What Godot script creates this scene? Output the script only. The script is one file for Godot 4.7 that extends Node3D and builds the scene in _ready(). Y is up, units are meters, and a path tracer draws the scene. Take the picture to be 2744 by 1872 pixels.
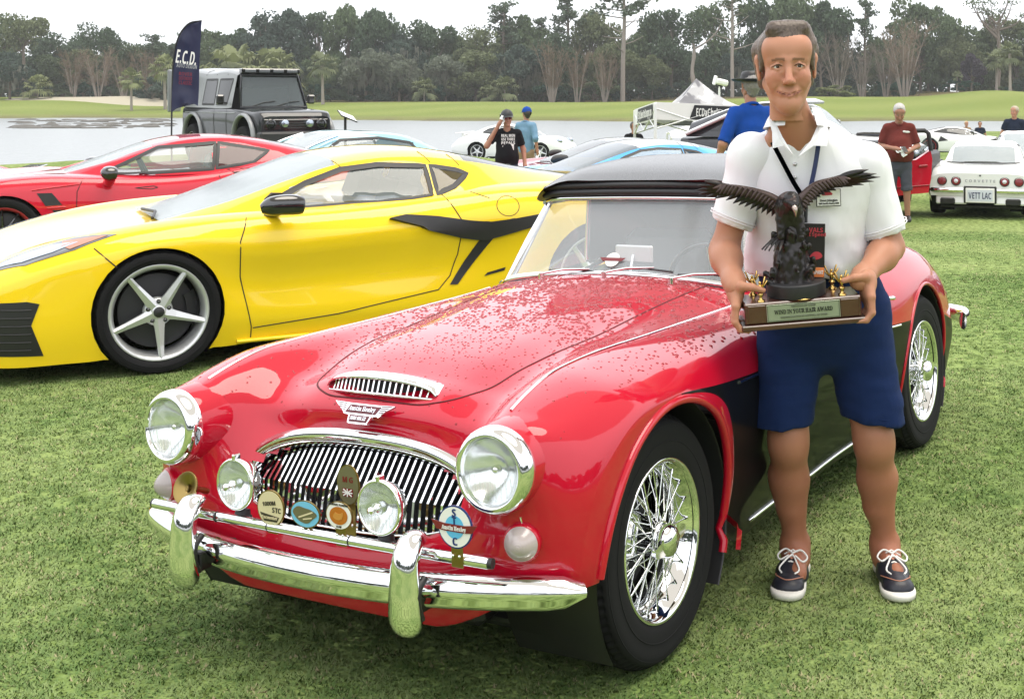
extends Node3D
var M:={}
var taken:={}
var rng:=RandomNumberGenerator.new()
const CAM_Y:=1.525
func _ready():
	rng.seed=7
	var cam:=Camera3D.new()
	cam.name="camera"
	cam.position=Vector3(0,CAM_Y,0)
	cam.projection=Camera3D.PROJECTION_FRUSTUM
	cam.size=0.05*1872.0/3355.0
	cam.frustum_offset=Vector2(0.05*(1372.0 - 1650.0)/3355.0,0.05*(258.0 - 936.0)/3355.0)
	cam.near=0.05
	cam.far=2000.0
	add_child(cam)
	cam.current=true
	var env:=Environment.new()
	var sky:=Sky.new()
	var sm:=ProceduralSkyMaterial.new()
	sm.sky_top_color=Color(0.97,0.98,1.0)
	sm.sky_horizon_color=Color(0.765,0.775,0.79)
	sm.sky_curve=0.22
	sm.ground_bottom_color=Color(0.30,0.34,0.24)
	sm.ground_horizon_color=Color(0.55,0.58,0.52)
	sm.sky_energy_multiplier=1.1
	sky.sky_material=sm
	env.background_mode=Environment.BG_SKY
	env.sky=sky
	env.tonemap_mode=Environment.TONE_MAPPER_LINEAR
	env.tonemap_exposure=1.95
	env.sdfgi_enabled=true
	env.ssao_enabled=true
	env.ssil_enabled=true
	env.fog_enabled=true
	env.fog_density=0.0004
	env.fog_light_color=Color(0.92,0.93,0.93)
	var we:=WorldEnvironment.new()
	we.name="world_environment"
	we.environment=env
	add_child(we)
	var sun:=DirectionalLight3D.new()
	sun.name="sun"
	sun.light_energy=0.5
	sun.light_color=Color(1.0,0.97,0.92)
	sun.light_angular_distance=40.0
	sun.shadow_enabled=true
	add_child(sun)
	sun.look_at_from_position(Vector3(2.5,10.0,0.5),Vector3.ZERO)
	materials()
	lawn()
	lake()
	woods()
	roadster()
	cars()
	people()
	trophy()
	feather_flag()
	canopy_tent()
	dome_tent()
	small_things()
func lin(r: float,g: float,b: float,a:=1.0) -> Color:
	var c:=Color(r,g,b).linear_to_srgb()
	c.a=a
	return c
func pm(key: String,r: float,g: float,b: float,rough:=0.6,metal:=0.0,coat:=0.0,coat_rough:=0.03) -> StandardMaterial3D:
	var m:=StandardMaterial3D.new()
	m.resource_name=key
	m.albedo_color=lin(r,g,b)
	m.roughness=rough
	m.metallic=metal
	m.metallic_specular=0.5
	if coat>0.0:
		m.clearcoat_enabled=true
		m.clearcoat=coat
		m.clearcoat_roughness=coat_rough
	M[key]=m
	return m
func glass(key: String,r: float,g: float,b: float,a: float) -> StandardMaterial3D:
	var m:=pm(key,r,g,b,0.03)
	m.albedo_color.a=a
	m.transparency=BaseMaterial3D.TRANSPARENCY_ALPHA
	return m
func numbered(called: String) -> String:
	if not taken.has(called):
		taken[called]=0
		return called
	taken[called]+=1
	return "%s_%03d" % [called,taken[called]]
func tag(o: Node3D,label: String,category: String,group:=""):
	o.set_meta("label",label)
	o.set_meta("category",category)
	if group != "":
		o.set_meta("group",group)
	return o
func thing(called: String,label: String,category: String,at:=Vector3.ZERO,yaw:=0.0,group:="") -> Node3D:
	var o:=Node3D.new()
	o.name=numbered(called)
	add_child(o)
	o.position=at
	o.rotation.y=yaw
	tag(o,label,category,group)
	return o
func part(called: String,mb,m: Material,parent: Node3D=null,label:="") -> MeshInstance3D:
	var o:=MeshInstance3D.new()
	o.mesh=mb if mb is Mesh else mb.build()
	o.material_override=m
	if parent==null:
		o.name=numbered(called)
		add_child(o)
	else:
		var k:="%d/%s" % [parent.get_instance_id(),called]
		taken[k]=taken.get(k,-1)+1
		o.name=called if taken[k]==0 else "%s_%03d" % [called,taken[k]]
		parent.add_child(o)
	if label != "":
		o.set_meta("label",label)
	return o
func struct(called: String,mb,m: Material) -> MeshInstance3D:
	var o:=part(called,mb,m)
	o.set_meta("kind","structure")
	return o
func dup(root: Node3D,label:="") -> Node3D:
	var r: Node3D=root.duplicate()
	var base:=String(root.name)
	if base.length()>4 and base.substr(base.length() - 4,1)=="_":
		base=base.substr(0,base.length() - 4)
	r.name=numbered(base)
	add_child(r)
	if label != "":
		r.set_meta("label",label)
	return r
func scatter(called: String,mesh: Mesh,m: Material,xs: Array,cols,parent: Node3D=null) -> MultiMeshInstance3D:
	var mm:=MultiMesh.new()
	mm.transform_format=MultiMesh.TRANSFORM_3D
	mm.use_colors=cols != null
	mm.mesh=mesh
	mm.instance_count=xs.size()
	for i in xs.size():
		mm.set_instance_transform(i,xs[i])
	if cols != null:
		for i in xs.size():
			mm.set_instance_color(i,cols[i])
	var o:=MultiMeshInstance3D.new()
	o.multimesh=mm
	o.material_override=m
	o.set_meta("kind","stuff")
	if parent==null:
		o.name=numbered(called)
		add_child(o)
	else:
		o.name=called
		parent.add_child(o,true)
	return o
static func V(x: float,y: float,z: float) -> Vector3:
	return Vector3(x,y,z)
static func smooth(a: float,b: float,x: float) -> float:
	var t:=clampf((x - a)/(b - a),0.0,1.0)
	return t*t*(3.0 - 2.0*t)
class MB:
	var v:=PackedVector3Array()
	var n:=PackedVector3Array()
	var u:=PackedVector2Array()
	var c:=PackedColorArray()
	var ix:=PackedInt32Array()
	var tint:=Color.WHITE
	var tinted:=false
	func put(p: Vector3,nn: Vector3,uv:=Vector2.ZERO) -> int:
		v.push_back(p)
		n.push_back(nn)
		u.push_back(uv)
		c.push_back(tint)
		return v.size() - 1
	func tri(a: int,b: int,cc: int):
		var g:=(v[b] - v[a]).cross(v[cc] - v[a])
		if g.dot(n[a]+n[b]+n[cc])>0.0:
			ix.push_back(a); ix.push_back(cc); ix.push_back(b)
		else:
			ix.push_back(a); ix.push_back(b); ix.push_back(cc)
	func flat(a: Vector3,b: Vector3,cc: Vector3,d=null,away=null):
		var g:=(b - a).cross(cc - a).normalized()
		if away != null and g.dot(a - away)<0.0:
			g=-g
		var i:=put(a,g,Vector2(0,0)); var j:=put(b,g,Vector2(1,0)); var k:=put(cc,g,Vector2(1,1))
		tri(i,j,k)
		if d != null:
			var l:=put(d,g,Vector2(0,1))
			tri(i,k,l)
	func grid(R: Array,closed:=false,cuts:=[],keep=null,uvs:=Vector2(1,1),flip:=0):
		var nr: int=R.size()
		var nc: int=R[0].size()
		var base:=v.size()
		var P:=PackedVector3Array()
		for r in R:
			P.append_array(r)
		var inside:=PackedByteArray()
		inside.resize(P.size())
		for cut in cuts:
			for i in P.size():
				var p:=P[i]
				if absf(p.z)>cut[3] and Vector2(p.x - cut[0],p.y - cut[1]).length()<cut[2]:
					inside[i]=1
		var N:=PackedVector3Array()
		N.resize(P.size())
		var F:=PackedInt32Array()
		var mid:=Vector3.ZERO
		for p in P:
			mid+=p
		mid /= P.size()
		var outward:=0.0
		for i in nr - 1:
			for j in nc - 1:
				var a:=i*nc+j
				var b:=a+1
				var d:=a+nc
				var e:=d+1
				var g:=(P[e] - P[a]).cross(P[d] - P[b])
				N[a]+=g; N[b]+=g; N[d]+=g; N[e]+=g
				outward+=g.dot(P[a] - mid)
				if keep != null and not keep.call((P[a]+P[e])*0.5):
					continue
				if not (inside[a] and inside[b] and inside[e]):
					F.push_back(a); F.push_back(b); F.push_back(e)
				if not (inside[a] and inside[e] and inside[d]):
					F.push_back(a); F.push_back(e); F.push_back(d)
		if closed:
			for i in nr:
				var s:=N[i*nc]+N[i*nc+nc - 1]
				N[i*nc]=s
				N[i*nc+nc - 1]=s
		var sgn:=1.0 if outward>=0.0 else -1.0
		if flip != 0:
			sgn=float(flip)
		for cut in cuts:
			for i in P.size():
				var p:=P[i]
				if inside[i] and absf(p.z)>cut[3]:
					var q:=Vector2(p.x - cut[0],p.y - cut[1])
					if q.length()<cut[2] and q.length()>0.001:
						q=q.normalized()*cut[2]
						P[i]=Vector3(cut[0]+q.x,cut[1]+q.y,p.z)
		for i in P.size():
			v.push_back(P[i])
			n.push_back((N[i]*sgn).normalized())
			u.push_back(Vector2(float(i % nc)/(nc - 1)*uvs.x,float(i/nc)/(nr - 1)*uvs.y))
			c.push_back(tint)
		var k:=0
		while k<F.size():
			tri(base+F[k],base+F[k+1],base+F[k+2])
			k+=3
	func tube(path: PackedVector3Array,rad,sides:=8,caps:=true,squash:=1.0,upv=null):
		var R:=[]
		var m:=path.size()
		var prev:=Vector3.ZERO
		var loop:=m>3 and path[0].distance_to(path[m - 1])<1e-5
		for i in m:
			var t: Vector3
			if loop and (i==0 or i==m - 1):
				t=path[1] - path[m - 2]
			else:
				t=path[mini(i+1,m - 1)] - path[maxi(i - 1,0)]
			t=t.normalized()
			var a: Vector3
			if upv != null:
				a=(upv - t*t.dot(upv)).normalized()
			elif prev==Vector3.ZERO:
				a=t.cross(Vector3.UP if absf(t.y)<0.9 else Vector3.RIGHT).normalized()
			else:
				a=(prev - t*t.dot(prev)).normalized()
			prev=a
			var b:=t.cross(a)
			var r: float=rad if (rad is float or rad is int) else rad[i]
			var row:=PackedVector3Array()
			for s in sides+1:
				var w:=TAU*(s % sides)/sides
				row.push_back(path[i]+a*cos(w)*r+b*sin(w)*r*squash)
			R.push_back(row)
		grid(R,true)
		if caps and not loop:
			fan(R[0],path[0] - path[1])
			fan(R[m - 1],path[m - 1] - path[m - 2])
	func fan(ring: PackedVector3Array,nn: Vector3):
		nn=nn.normalized()
		var mid:=Vector3.ZERO
		for p in ring:
			mid+=p
		mid /= ring.size()
		var o:=put(mid,nn)
		var first:=v.size()
		for p in ring:
			put(p,nn)
		for i in ring.size() - 1:
			tri(o,first+i,first+i+1)
		if ring[0].distance_to(ring[ring.size() - 1])>1e-4:
			tri(o,first+ring.size() - 1,first)
	func lathe(prof: PackedVector2Array,seg: int,xf:=Transform3D(),arc:=TAU,from:=0.0):
		var R:=[]
		for p in prof:
			var row:=PackedVector3Array()
			for s in seg+1:
				var w:=from+arc*s/seg
				if arc>=TAU - 0.001:
					w=from+TAU*(s % seg)/seg
				row.push_back(xf*Vector3(p.x*cos(w),p.x*sin(w),p.y))
			R.push_back(row)
		grid(R,arc>=TAU - 0.001)
	func ball(at: Vector3,r: Vector3,seg:=12,xf:=Transform3D()):
		var R:=[]
		var rows:=maxi(4,seg/2)
		for i in rows+1:
			var t:=PI*i/rows
			var row:=PackedVector3Array()
			for s in seg+1:
				var w:=TAU*(s % seg)/seg
				row.push_back(xf*(at+Vector3(r.x*sin(t)*cos(w),r.y*cos(t),r.z*sin(t)*sin(w))))
			R.push_back(row)
		grid(R,true)
	func box(size: Vector3,xf:=Transform3D(),bev:=0.0):
		var h:=size*0.5
		var b:=minf(bev,minf(h.x,minf(h.y,h.z))*0.9)
		var o:=xf.origin
		var ax:=[Vector3.RIGHT,Vector3.UP,Vector3.BACK]
		for i in 3:
			var a: Vector3=ax[i]
			var p: Vector3=ax[(i+1) % 3]
			var q: Vector3=ax[(i+2) % 3]
			var hp: float=h[(i+1) % 3] - b
			var hq: float=h[(i+2) % 3] - b
			for s in [-1.0,1.0]:
				var m: Vector3=a*h[i]*s
				flat(xf*(m - p*hp - q*hq),xf*(m+p*hp - q*hq),xf*(m+p*hp+q*hq),xf*(m - p*hp+q*hq),o)
				if b>0.0:
					for t in [-1.0,1.0]:
						var e0: Vector3=a*h[i]*s+p*hp*t
						var e1: Vector3=a*(h[i] - b)*s+p*h[(i+1) % 3]*t
						flat(xf*(e0 - q*hq),xf*(e1 - q*hq),xf*(e1+q*hq),xf*(e0+q*hq),o)
		if b>0.0:
			for sx in [-1.0,1.0]:
				for sy in [-1.0,1.0]:
					for sz in [-1.0,1.0]:
						flat(xf*Vector3(sx*h.x,sy*(h.y - b),sz*(h.z - b)),xf*Vector3(sx*(h.x - b),sy*h.y,sz*(h.z - b)),xf*Vector3(sx*(h.x - b),sy*(h.y - b),sz*h.z),null,o)
	func prism(poly: PackedVector2Array,depth: float,xf:=Transform3D()):
		var t:=Geometry2D.triangulate_polygon(poly)
		for s in [0.0,depth]:
			var nn:=xf.basis*(Vector3(0,0,-1) if s==0.0 else Vector3(0,0,1))
			nn=nn.normalized()*(1.0 if depth>0.0 else -1.0)
			var f:=v.size()
			for p in poly:
				put(xf*Vector3(p.x,p.y,s),nn,p)
			var k:=0
			while k<t.size():
				tri(f+t[k],f+t[k+1],f+t[k+2])
				k+=3
		var mid:=Vector2.ZERO
		for p in poly:
			mid+=p
		var ccw:=not Geometry2D.is_polygon_clockwise(poly)
		for i in poly.size():
			var a:=poly[i]
			var b:=poly[(i+1) % poly.size()]
			var e:=(b - a)
			var nn2:=Vector2(e.y,-e.x).normalized()*(1.0 if ccw else -1.0)
			var w:=(xf.basis*Vector3(nn2.x,nn2.y,0)).normalized()
			var i0:=put(xf*Vector3(a.x,a.y,0),w); var i1:=put(xf*Vector3(b.x,b.y,0),w)
			var i2:=put(xf*Vector3(b.x,b.y,depth),w); var i3:=put(xf*Vector3(a.x,a.y,depth),w)
			tri(i0,i1,i2)
			tri(i0,i2,i3)
	func append(o: MB,xf:=Transform3D()):
		var b:=v.size()
		for p in o.v:
			v.push_back(xf*p)
		for q in o.n:
			n.push_back((xf.basis*q).normalized())
		u.append_array(o.u)
		c.append_array(o.c)
		for i in o.ix:
			ix.push_back(b+i)
	func faces() -> PackedVector3Array:
		var f:=PackedVector3Array()
		f.resize(ix.size())
		for i in ix.size():
			f[i]=v[ix[i]]
		return f
	func build() -> ArrayMesh:
		var A:=[]
		A.resize(Mesh.ARRAY_MAX)
		A[Mesh.ARRAY_VERTEX]=v
		A[Mesh.ARRAY_NORMAL]=n
		A[Mesh.ARRAY_TEX_UV]=u
		if tinted:
			A[Mesh.ARRAY_COLOR]=c
		A[Mesh.ARRAY_INDEX]=ix
		var m:=ArrayMesh.new()
		m.add_surface_from_arrays(Mesh.PRIMITIVE_TRIANGLES,A)
		return m
static func spl(p: PackedVector3Array,seg: int,crease:=[]) -> PackedVector3Array:
	var m:=p.size()
	var out:=PackedVector3Array()
	var d:=PackedFloat32Array()
	for i in m - 1:
		d.push_back(maxf(p[i].distance_to(p[i+1]),1e-5))
	for i in m - 1:
		var s:=(p[i+1] - p[i])/d[i]
		var t0:=s
		var t1:=s
		if i>0 and not (i in crease):
			var sp:=(p[i] - p[i - 1])/d[i - 1]
			t0=(sp*d[i]+s*d[i - 1])/(d[i]+d[i - 1])
		if i<m - 2 and not ((i+1) in crease):
			var sn:=(p[i+2] - p[i+1])/d[i+1]
			t1=(s*d[i+1]+sn*d[i])/(d[i]+d[i+1])
		for k in seg:
			var t:=float(k)/seg
			var t2:=t*t
			var t3:=t2*t
			out.push_back(p[i]*(2*t3 - 3*t2+1)+t0*d[i]*(t3 - 2*t2+t)+p[i+1]*(-2*t3+3*t2)+t1*d[i]*(t3 - t2))
	out.push_back(p[m - 1])
	return out
static func P3(a: Array) -> PackedVector3Array:
	var o:=PackedVector3Array()
	var i:=0
	while i<a.size():
		o.push_back(Vector3(a[i],a[i+1],a[i+2]))
		i+=3
	return o
static func P2(a: Array) -> PackedVector2Array:
	var o:=PackedVector2Array()
	var i:=0
	while i<a.size():
		o.push_back(Vector2(a[i],a[i+1]))
		i+=2
	return o
static func spl2(a: Array,seg: int,closed:=false) -> PackedVector2Array:
	var p:=PackedVector3Array()
	var i:=0
	while i<a.size():
		p.push_back(Vector3(a[i],a[i+1],0))
		i+=2
	var o:=PackedVector2Array()
	if closed:
		var m:=p.size()
		var q:=PackedVector3Array()
		for k in m+4:
			q.push_back(p[(k+m - 2) % m])
		var s:=spl(q,seg)
		for k in range(2*seg,(m+2)*seg):
			o.push_back(Vector2(s[k].x,s[k].y))
	else:
		for w in spl(p,seg):
			o.push_back(Vector2(w.x,w.y))
	return o
func shell(st: Array,seg_u: int,seg_v: int,crease_v:=[],crease_u:=[]) -> Array:
	var cols:=[]
	for s in st:
		var q:=PackedVector3Array()
		var a:=deg_to_rad(s[2])
		var l: Array=s[3]
		for k in l.size()/2:
			q.push_back(Vector3(s[0]+l[2*k]*cos(a),s[1]+l[2*k]*sin(a),l[2*k+1]))
		cols.push_back(spl(q,seg_v,crease_v))
	var nv: int=cols[0].size()
	var lines:=[]
	for j in nv:
		var q:=PackedVector3Array()
		for s in cols:
			q.push_back(s[j])
		lines.push_back(spl(q,seg_u,crease_u))
	var R:=[]
	for i in lines[0].size():
		var row:=PackedVector3Array()
		for j in range(nv - 1,0,-1):
			var p: Vector3=lines[j][i]
			row.push_back(Vector3(p.x,p.y,-p.z))
		for j in nv:
			row.push_back(lines[j][i])
		R.push_back(row)
	return R
func target(R: Array) -> TriangleMesh:
	var f:=PackedVector3Array()
	for i in R.size() - 1:
		var a: PackedVector3Array=R[i]
		var b: PackedVector3Array=R[i+1]
		for j in a.size() - 1:
			f.append_array([a[j],a[j+1],b[j+1],a[j],b[j+1],b[j]])
	var t:=TriangleMesh.new()
	t.create_from_faces(f)
	return t
func land(t: TriangleMesh,fr: Transform3D,p: Vector2,reach:=1.0):
	var d:=-fr.basis.z.normalized()
	var o:=fr*Vector3(p.x,p.y,0) - d*reach
	var h:=t.intersect_ray(o,d)
	if h.is_empty():
		return null
	var nn: Vector3=h.normal
	if nn.dot(d)>0.0:
		nn=-nn
	return [h.position,nn]
func patch(t: TriangleMesh,poly: PackedVector2Array,fr: Transform3D,step: float,lift: float,skirt:=0.006) -> MB:
	var m:=MB.new()
	var lo:=poly[0]
	var hi:=poly[0]
	for p in poly:
		lo=lo.min(p)
		hi=hi.max(p)
	var seen:={}
	var dz:=fr.basis.z.normalized()
	var last:=[0.0]
	var at:=func(p: Vector2) -> int:
		var key:=Vector2i(roundi(p.x*4000.0),roundi(p.y*4000.0))
		if seen.has(key):
			return seen[key]
		var w=land(t,fr,p)
		var q: Vector3
		var nn:=dz
		if w==null:
			q=fr*Vector3(p.x,p.y,last[0])
		else:
			q=w[0]
			nn=w[1]
			last[0]=(fr.affine_inverse()*q).z
		var i:=m.put(q+nn*lift,nn,p)
		seen[key]=i
		return i
	var nx:=maxi(1,ceili((hi.x - lo.x)/step))
	var ny:=maxi(1,ceili((hi.y - lo.y)/step))
	var sx:=(hi.x - lo.x)/nx
	var sy:=(hi.y - lo.y)/ny
	for i in nx:
		for j in ny:
			var a:=lo+Vector2(i*sx,j*sy)
			var cell:=PackedVector2Array([a,a+Vector2(sx,0),a+Vector2(sx,sy),a+Vector2(0,sy)])
			for piece in Geometry2D.intersect_polygons(cell,poly):
				var tr:=Geometry2D.triangulate_polygon(piece)
				var k:=0
				while k<tr.size():
					m.tri(at.call(piece[tr[k]]),at.call(piece[tr[k+1]]),at.call(piece[tr[k+2]]))
					k+=3
	var N:=PackedVector3Array()
	N.resize(m.v.size())
	var k:=0
	while k<m.ix.size():
		var g:=-(m.v[m.ix[k+1]] - m.v[m.ix[k]]).cross(m.v[m.ix[k+2]] - m.v[m.ix[k]])
		for e in 3:
			N[m.ix[k+e]]+=g
		k+=3
	for i in N.size():
		if N[i].length()>1e-12:
			m.n[i]=N[i].normalized()
	if skirt>0.0:
		for i in poly.size():
			var p:=poly[i]
			var q:=poly[(i+1) % poly.size()]
			var cnt:=maxi(1,ceili(p.distance_to(q)/step))
			for e in cnt:
				var i0: int=at.call(p.lerp(q,float(e)/cnt))
				var i1: int=at.call(p.lerp(q,float(e+1)/cnt))
				m.flat(m.v[i0],m.v[i1],m.v[i1] - m.n[i1]*skirt,m.v[i0] - m.n[i0]*skirt)
	return m
func trail(t: TriangleMesh,line: PackedVector2Array,fr: Transform3D,step: float,r: float,lift:=0.0,squash:=1.0) -> MB:
	var m:=MB.new()
	var q:=PackedVector3Array()
	for i in line.size() - 1:
		var cnt:=maxi(1,ceili(line[i].distance_to(line[i+1])/step))
		for e in cnt+(1 if i==line.size() - 2 else 0):
			var w=land(t,fr,line[i].lerp(line[i+1],float(e)/cnt))
			if w != null:
				q.push_back(w[0]+w[1]*lift)
	if q.size()>1:
		m.tube(q,r,6,true,squash)
	return m
func frame(o: Vector3,x: Vector3,y: Vector3) -> Transform3D:
	x=x.normalized()
	var z:=x.cross(y).normalized()
	return Transform3D(Basis(x,z.cross(x),z),o)
func along(o: Vector3,z: Vector3,up:=Vector3.UP) -> Transform3D:
	z=z.normalized()
	if absf(z.dot(up))>0.98:
		up=Vector3.RIGHT
	var x:=up.cross(z).normalized()
	return Transform3D(Basis(x,z.cross(x),z),o)
func text(s: String,high: float,depth: float,bold:=true,face:="Droid Sans") -> TextMesh:
	var f:=SystemFont.new()
	f.font_names=PackedStringArray([face])
	f.font_weight=700 if bold else 400
	var t:=TextMesh.new()
	t.font=f
	t.text=s
	t.font_size=32
	t.pixel_size=high/23.0
	t.depth=depth
	t.curve_step=2.0
	return t
func words(called: String,s: String,high: float,xf: Transform3D,m: Material,parent: Node3D,wide:=0.0,face:="Droid Sans",bold:=true):
	var t:=text(s,high,0.002,bold,face)
	var o:=part(called,t,m,parent)
	if wide>0.0:
		var w:=t.get_aabb().size.x
		if w>0.0:
			xf=xf.scaled_local(Vector3(wide/w,1,1))
	o.transform=xf
	return o
func noise(seed_: int,freq: float,oct:=3) -> FastNoiseLite:
	var f:=FastNoiseLite.new()
	f.seed=seed_
	f.noise_type=FastNoiseLite.TYPE_SIMPLEX_SMOOTH
	f.frequency=freq
	f.fractal_octaves=oct
	return f
func noise_tex(seed_: int,freq: float,size:=512,oct:=4,normal:=false,strength:=4.0,ramp=null) -> NoiseTexture2D:
	var t:=NoiseTexture2D.new()
	t.width=size
	t.height=size
	t.seamless=true
	t.noise=noise(seed_,freq,oct)
	if normal:
		t.as_normal_map=true
		t.bump_strength=strength
	if ramp != null:
		var g:=Gradient.new()
		g.offsets=PackedFloat32Array(ramp[0])
		g.colors=PackedColorArray(ramp[1])
		t.color_ramp=g
	return t
func world_tri(m: StandardMaterial3D,scale: float) -> StandardMaterial3D:
	m.uv1_triplanar=true
	m.uv1_scale=Vector3.ONE*scale
	return m
class Field:
	var o: Vector3
	var h: float
	var nx: int
	var ny: int
	var nz: int
	var d:=PackedFloat32Array()
	func _init(lo: Vector3,hi: Vector3,cell: float):
		o=lo
		h=cell
		nx=ceili((hi.x - lo.x)/h)+2
		ny=ceili((hi.y - lo.y)/h)+2
		nz=ceili((hi.z - lo.z)/h)+2
		d.resize(nx*ny*nz)
		d.fill(0.25)
	func bone(a: Vector3,b: Vector3,ra: float,rb: float,k:=0.02,thin:=Vector3.ZERO,q:=1.0,carve:=false):
		var ab:=b - a
		var e:=thin*(q - 1.0)
		var flat:=q != 1.0
		if flat:
			ab+=e*ab.dot(thin)
		var l2:=maxf(ab.length_squared(),1e-9)
		var m:=maxf(ra,rb)+k+2.0*h
		var lo:=(a.min(b) - Vector3.ONE*m - o)/h
		var hi:=(a.max(b)+Vector3.ONE*m - o)/h
		var i0:=maxi(0,floori(lo.x)); var i1:=mini(nx - 1,ceili(hi.x))
		var j0:=maxi(0,floori(lo.y)); var j1:=mini(ny - 1,ceili(hi.y))
		var k0:=maxi(0,floori(lo.z)); var k1:=mini(nz - 1,ceili(hi.z))
		var rr:=rb - ra
		for kk in range(k0,k1+1):
			for jj in range(j0,j1+1):
				var at:=(kk*ny+jj)*nx
				for ii in range(i0,i1+1):
					var p:=Vector3(ii,jj,kk)*h+o - a
					if flat:
						p+=e*p.dot(thin)
					var t:=clampf(p.dot(ab)/l2,0.0,1.0)
					var s:=(p - ab*t).length() - ra - rr*t
					var w:=d[at+ii]
					if carve:
						s=-s
						var g:=maxf(k - absf(s - w),0.0)
						d[at+ii]=maxf(s,w)+g*g*0.25/k
					else:
						var g2:=maxf(k - absf(s - w),0.0)
						d[at+ii]=minf(s,w) - g2*g2*0.25/k
	func cut(nn: Vector3,through: Vector3,near:=-1.0):
		nn=nn.normalized()
		for kk in nz:
			for jj in ny:
				var at:=(kk*ny+jj)*nx
				for ii in nx:
					var p:=Vector3(ii,jj,kk)*h+o - through
					if near>0.0 and p.length()>near:
						continue
					var s:=p.dot(nn)
					if s>d[at+ii]:
						d[at+ii]=s
	func mesh(out: MB,wrinkle=null):
		var cell:=PackedInt32Array()
		cell.resize(nx*ny*nz)
		cell.fill(-1)
		var sy:=nx
		var sz:=nx*ny
		var offs:=[0,1,sy,sy+1,sz,sz+1,sz+sy,sz+sy+1]
		var ed:=[[0,1],[2,3],[4,5],[6,7],[0,2],[1,3],[4,6],[5,7],[0,4],[1,5],[2,6],[3,7]]
		var cor:=[Vector3(0,0,0),Vector3(1,0,0),Vector3(0,1,0),Vector3(1,1,0),Vector3(0,0,1),Vector3(1,0,1),Vector3(0,1,1),Vector3(1,1,1)]
		for kk in nz - 1:
			for jj in ny - 1:
				var row:=(kk*ny+jj)*nx
				for ii in nx - 1:
					var at:=row+ii
					var f0:=d[at]
					if f0>3.0*h or f0<-3.0*h:
						continue
					var neg:=0
					for q in 8:
						if d[at+offs[q]]<0.0:
							neg+=1
					if neg==0 or neg==8:
						continue
					var s:=Vector3.ZERO
					var cnt:=0
					for e in ed:
						var a: float=d[at+offs[e[0]]]
						var b: float=d[at+offs[e[1]]]
						if (a<0.0) != (b<0.0):
							var t:=a/(a - b)
							s+=cor[e[0]].lerp(cor[e[1]],t)
							cnt+=1
					s /= cnt
					var x0:=d[at]; var x1:=d[at+1]; var x2:=d[at+sy]; var x3:=d[at+sy+1]
					var x4:=d[at+sz]; var x5:=d[at+sz+1]; var x6:=d[at+sz+sy]; var x7:=d[at+sz+sy+1]
					var g:=Vector3(x1+x3+x5+x7 - x0 - x2 - x4 - x6,x2+x3+x6+x7 - x0 - x1 - x4 - x5,x4+x5+x6+x7 - x0 - x1 - x2 - x3).normalized()
					var p:=(Vector3(ii,jj,kk)+s)*h+o
					cell[at]=out.put(p,g,Vector2(p.x+p.z,p.y))
		for kk in range(1,nz - 1):
			for jj in range(1,ny - 1):
				var row:=(kk*ny+jj)*nx
				for ii in range(1,nx - 1):
					var at:=row+ii
					if cell[at]<0:
						continue
					var f:=d[at]<0.0
					if f != (d[at+1]<0.0):
						quad(out,cell[at],cell[at - sy],cell[at - sy - sz],cell[at - sz])
					if f != (d[at+sy]<0.0):
						quad(out,cell[at],cell[at - 1],cell[at - 1 - sz],cell[at - sz])
					if f != (d[at+sz]<0.0):
						quad(out,cell[at],cell[at - 1],cell[at - 1 - sy],cell[at - sy])
	func quad(out: MB,a: int,b: int,c: int,e: int):
		if a<0 or b<0 or c<0 or e<0:
			return
		out.tri(a,b,c)
		out.tri(a,c,e)
func ripple(m: MB,f):
	for i in m.v.size():
		m.v[i]+=m.n[i]*f.call(m.v[i])
	var N:=PackedVector3Array()
	N.resize(m.v.size())
	var k:=0
	while k<m.ix.size():
		var g:=-(m.v[m.ix[k+1]] - m.v[m.ix[k]]).cross(m.v[m.ix[k+2]] - m.v[m.ix[k]])
		for e in 3:
			N[m.ix[k+e]]+=g
		k+=3
	for i in N.size():
		if N[i].length()>1e-12:
			m.n[i]=N[i].normalized()
func materials():
	pm("black",0.012,0.012,0.013,0.45)
	pm("gloss_black",0.01,0.01,0.011,0.12,0.0,1.0)
	pm("rubber",0.010,0.010,0.011,0.78).metallic_specular=0.3
	pm("trim",0.016,0.016,0.018,0.5)
	pm("dark_inside",0.02,0.02,0.022,0.8)
	pm("chrome",0.82,0.83,0.84,0.05,1.0)
	pm("alloy",0.62,0.63,0.64,0.36,0.65)
	pm("dull_metal",0.25,0.25,0.26,0.4,1.0)
	pm("white_paint",0.80,0.80,0.78,0.35,0.0,0.8)
	pm("seam",0.02,0.012,0.012,0.7)
	glass("clear_glass",0.75,0.85,0.85,0.12)
	glass("car_glass",0.10,0.13,0.13,0.45)
	glass("dark_glass",0.015,0.017,0.02,0.75)
	pm("skin_plain",0.40,0.20,0.13,0.5)
	pm("cloth_navy",0.012,0.017,0.04,0.85)
	pm("bark",0.16,0.13,0.105,0.95)
	pm("pale_bark",0.27,0.235,0.205,0.95)
const WATER:=-1.2
var bumps: FastNoiseLite
func shore_near(x: float) -> float:
	return 27.0+8.0*smooth(-14.0,-7.0,x)+10.0*smooth(-6.0,0.0,x)+38.0*smooth(6.0,20.0,x)
func shore_far(x: float,d: float) -> float:
	return 158.0 - 20.0*smooth(-60.0,-10.0,x) - 2.0*sin(x*0.13) - 1.5*sin(x*0.31+1.0)
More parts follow.
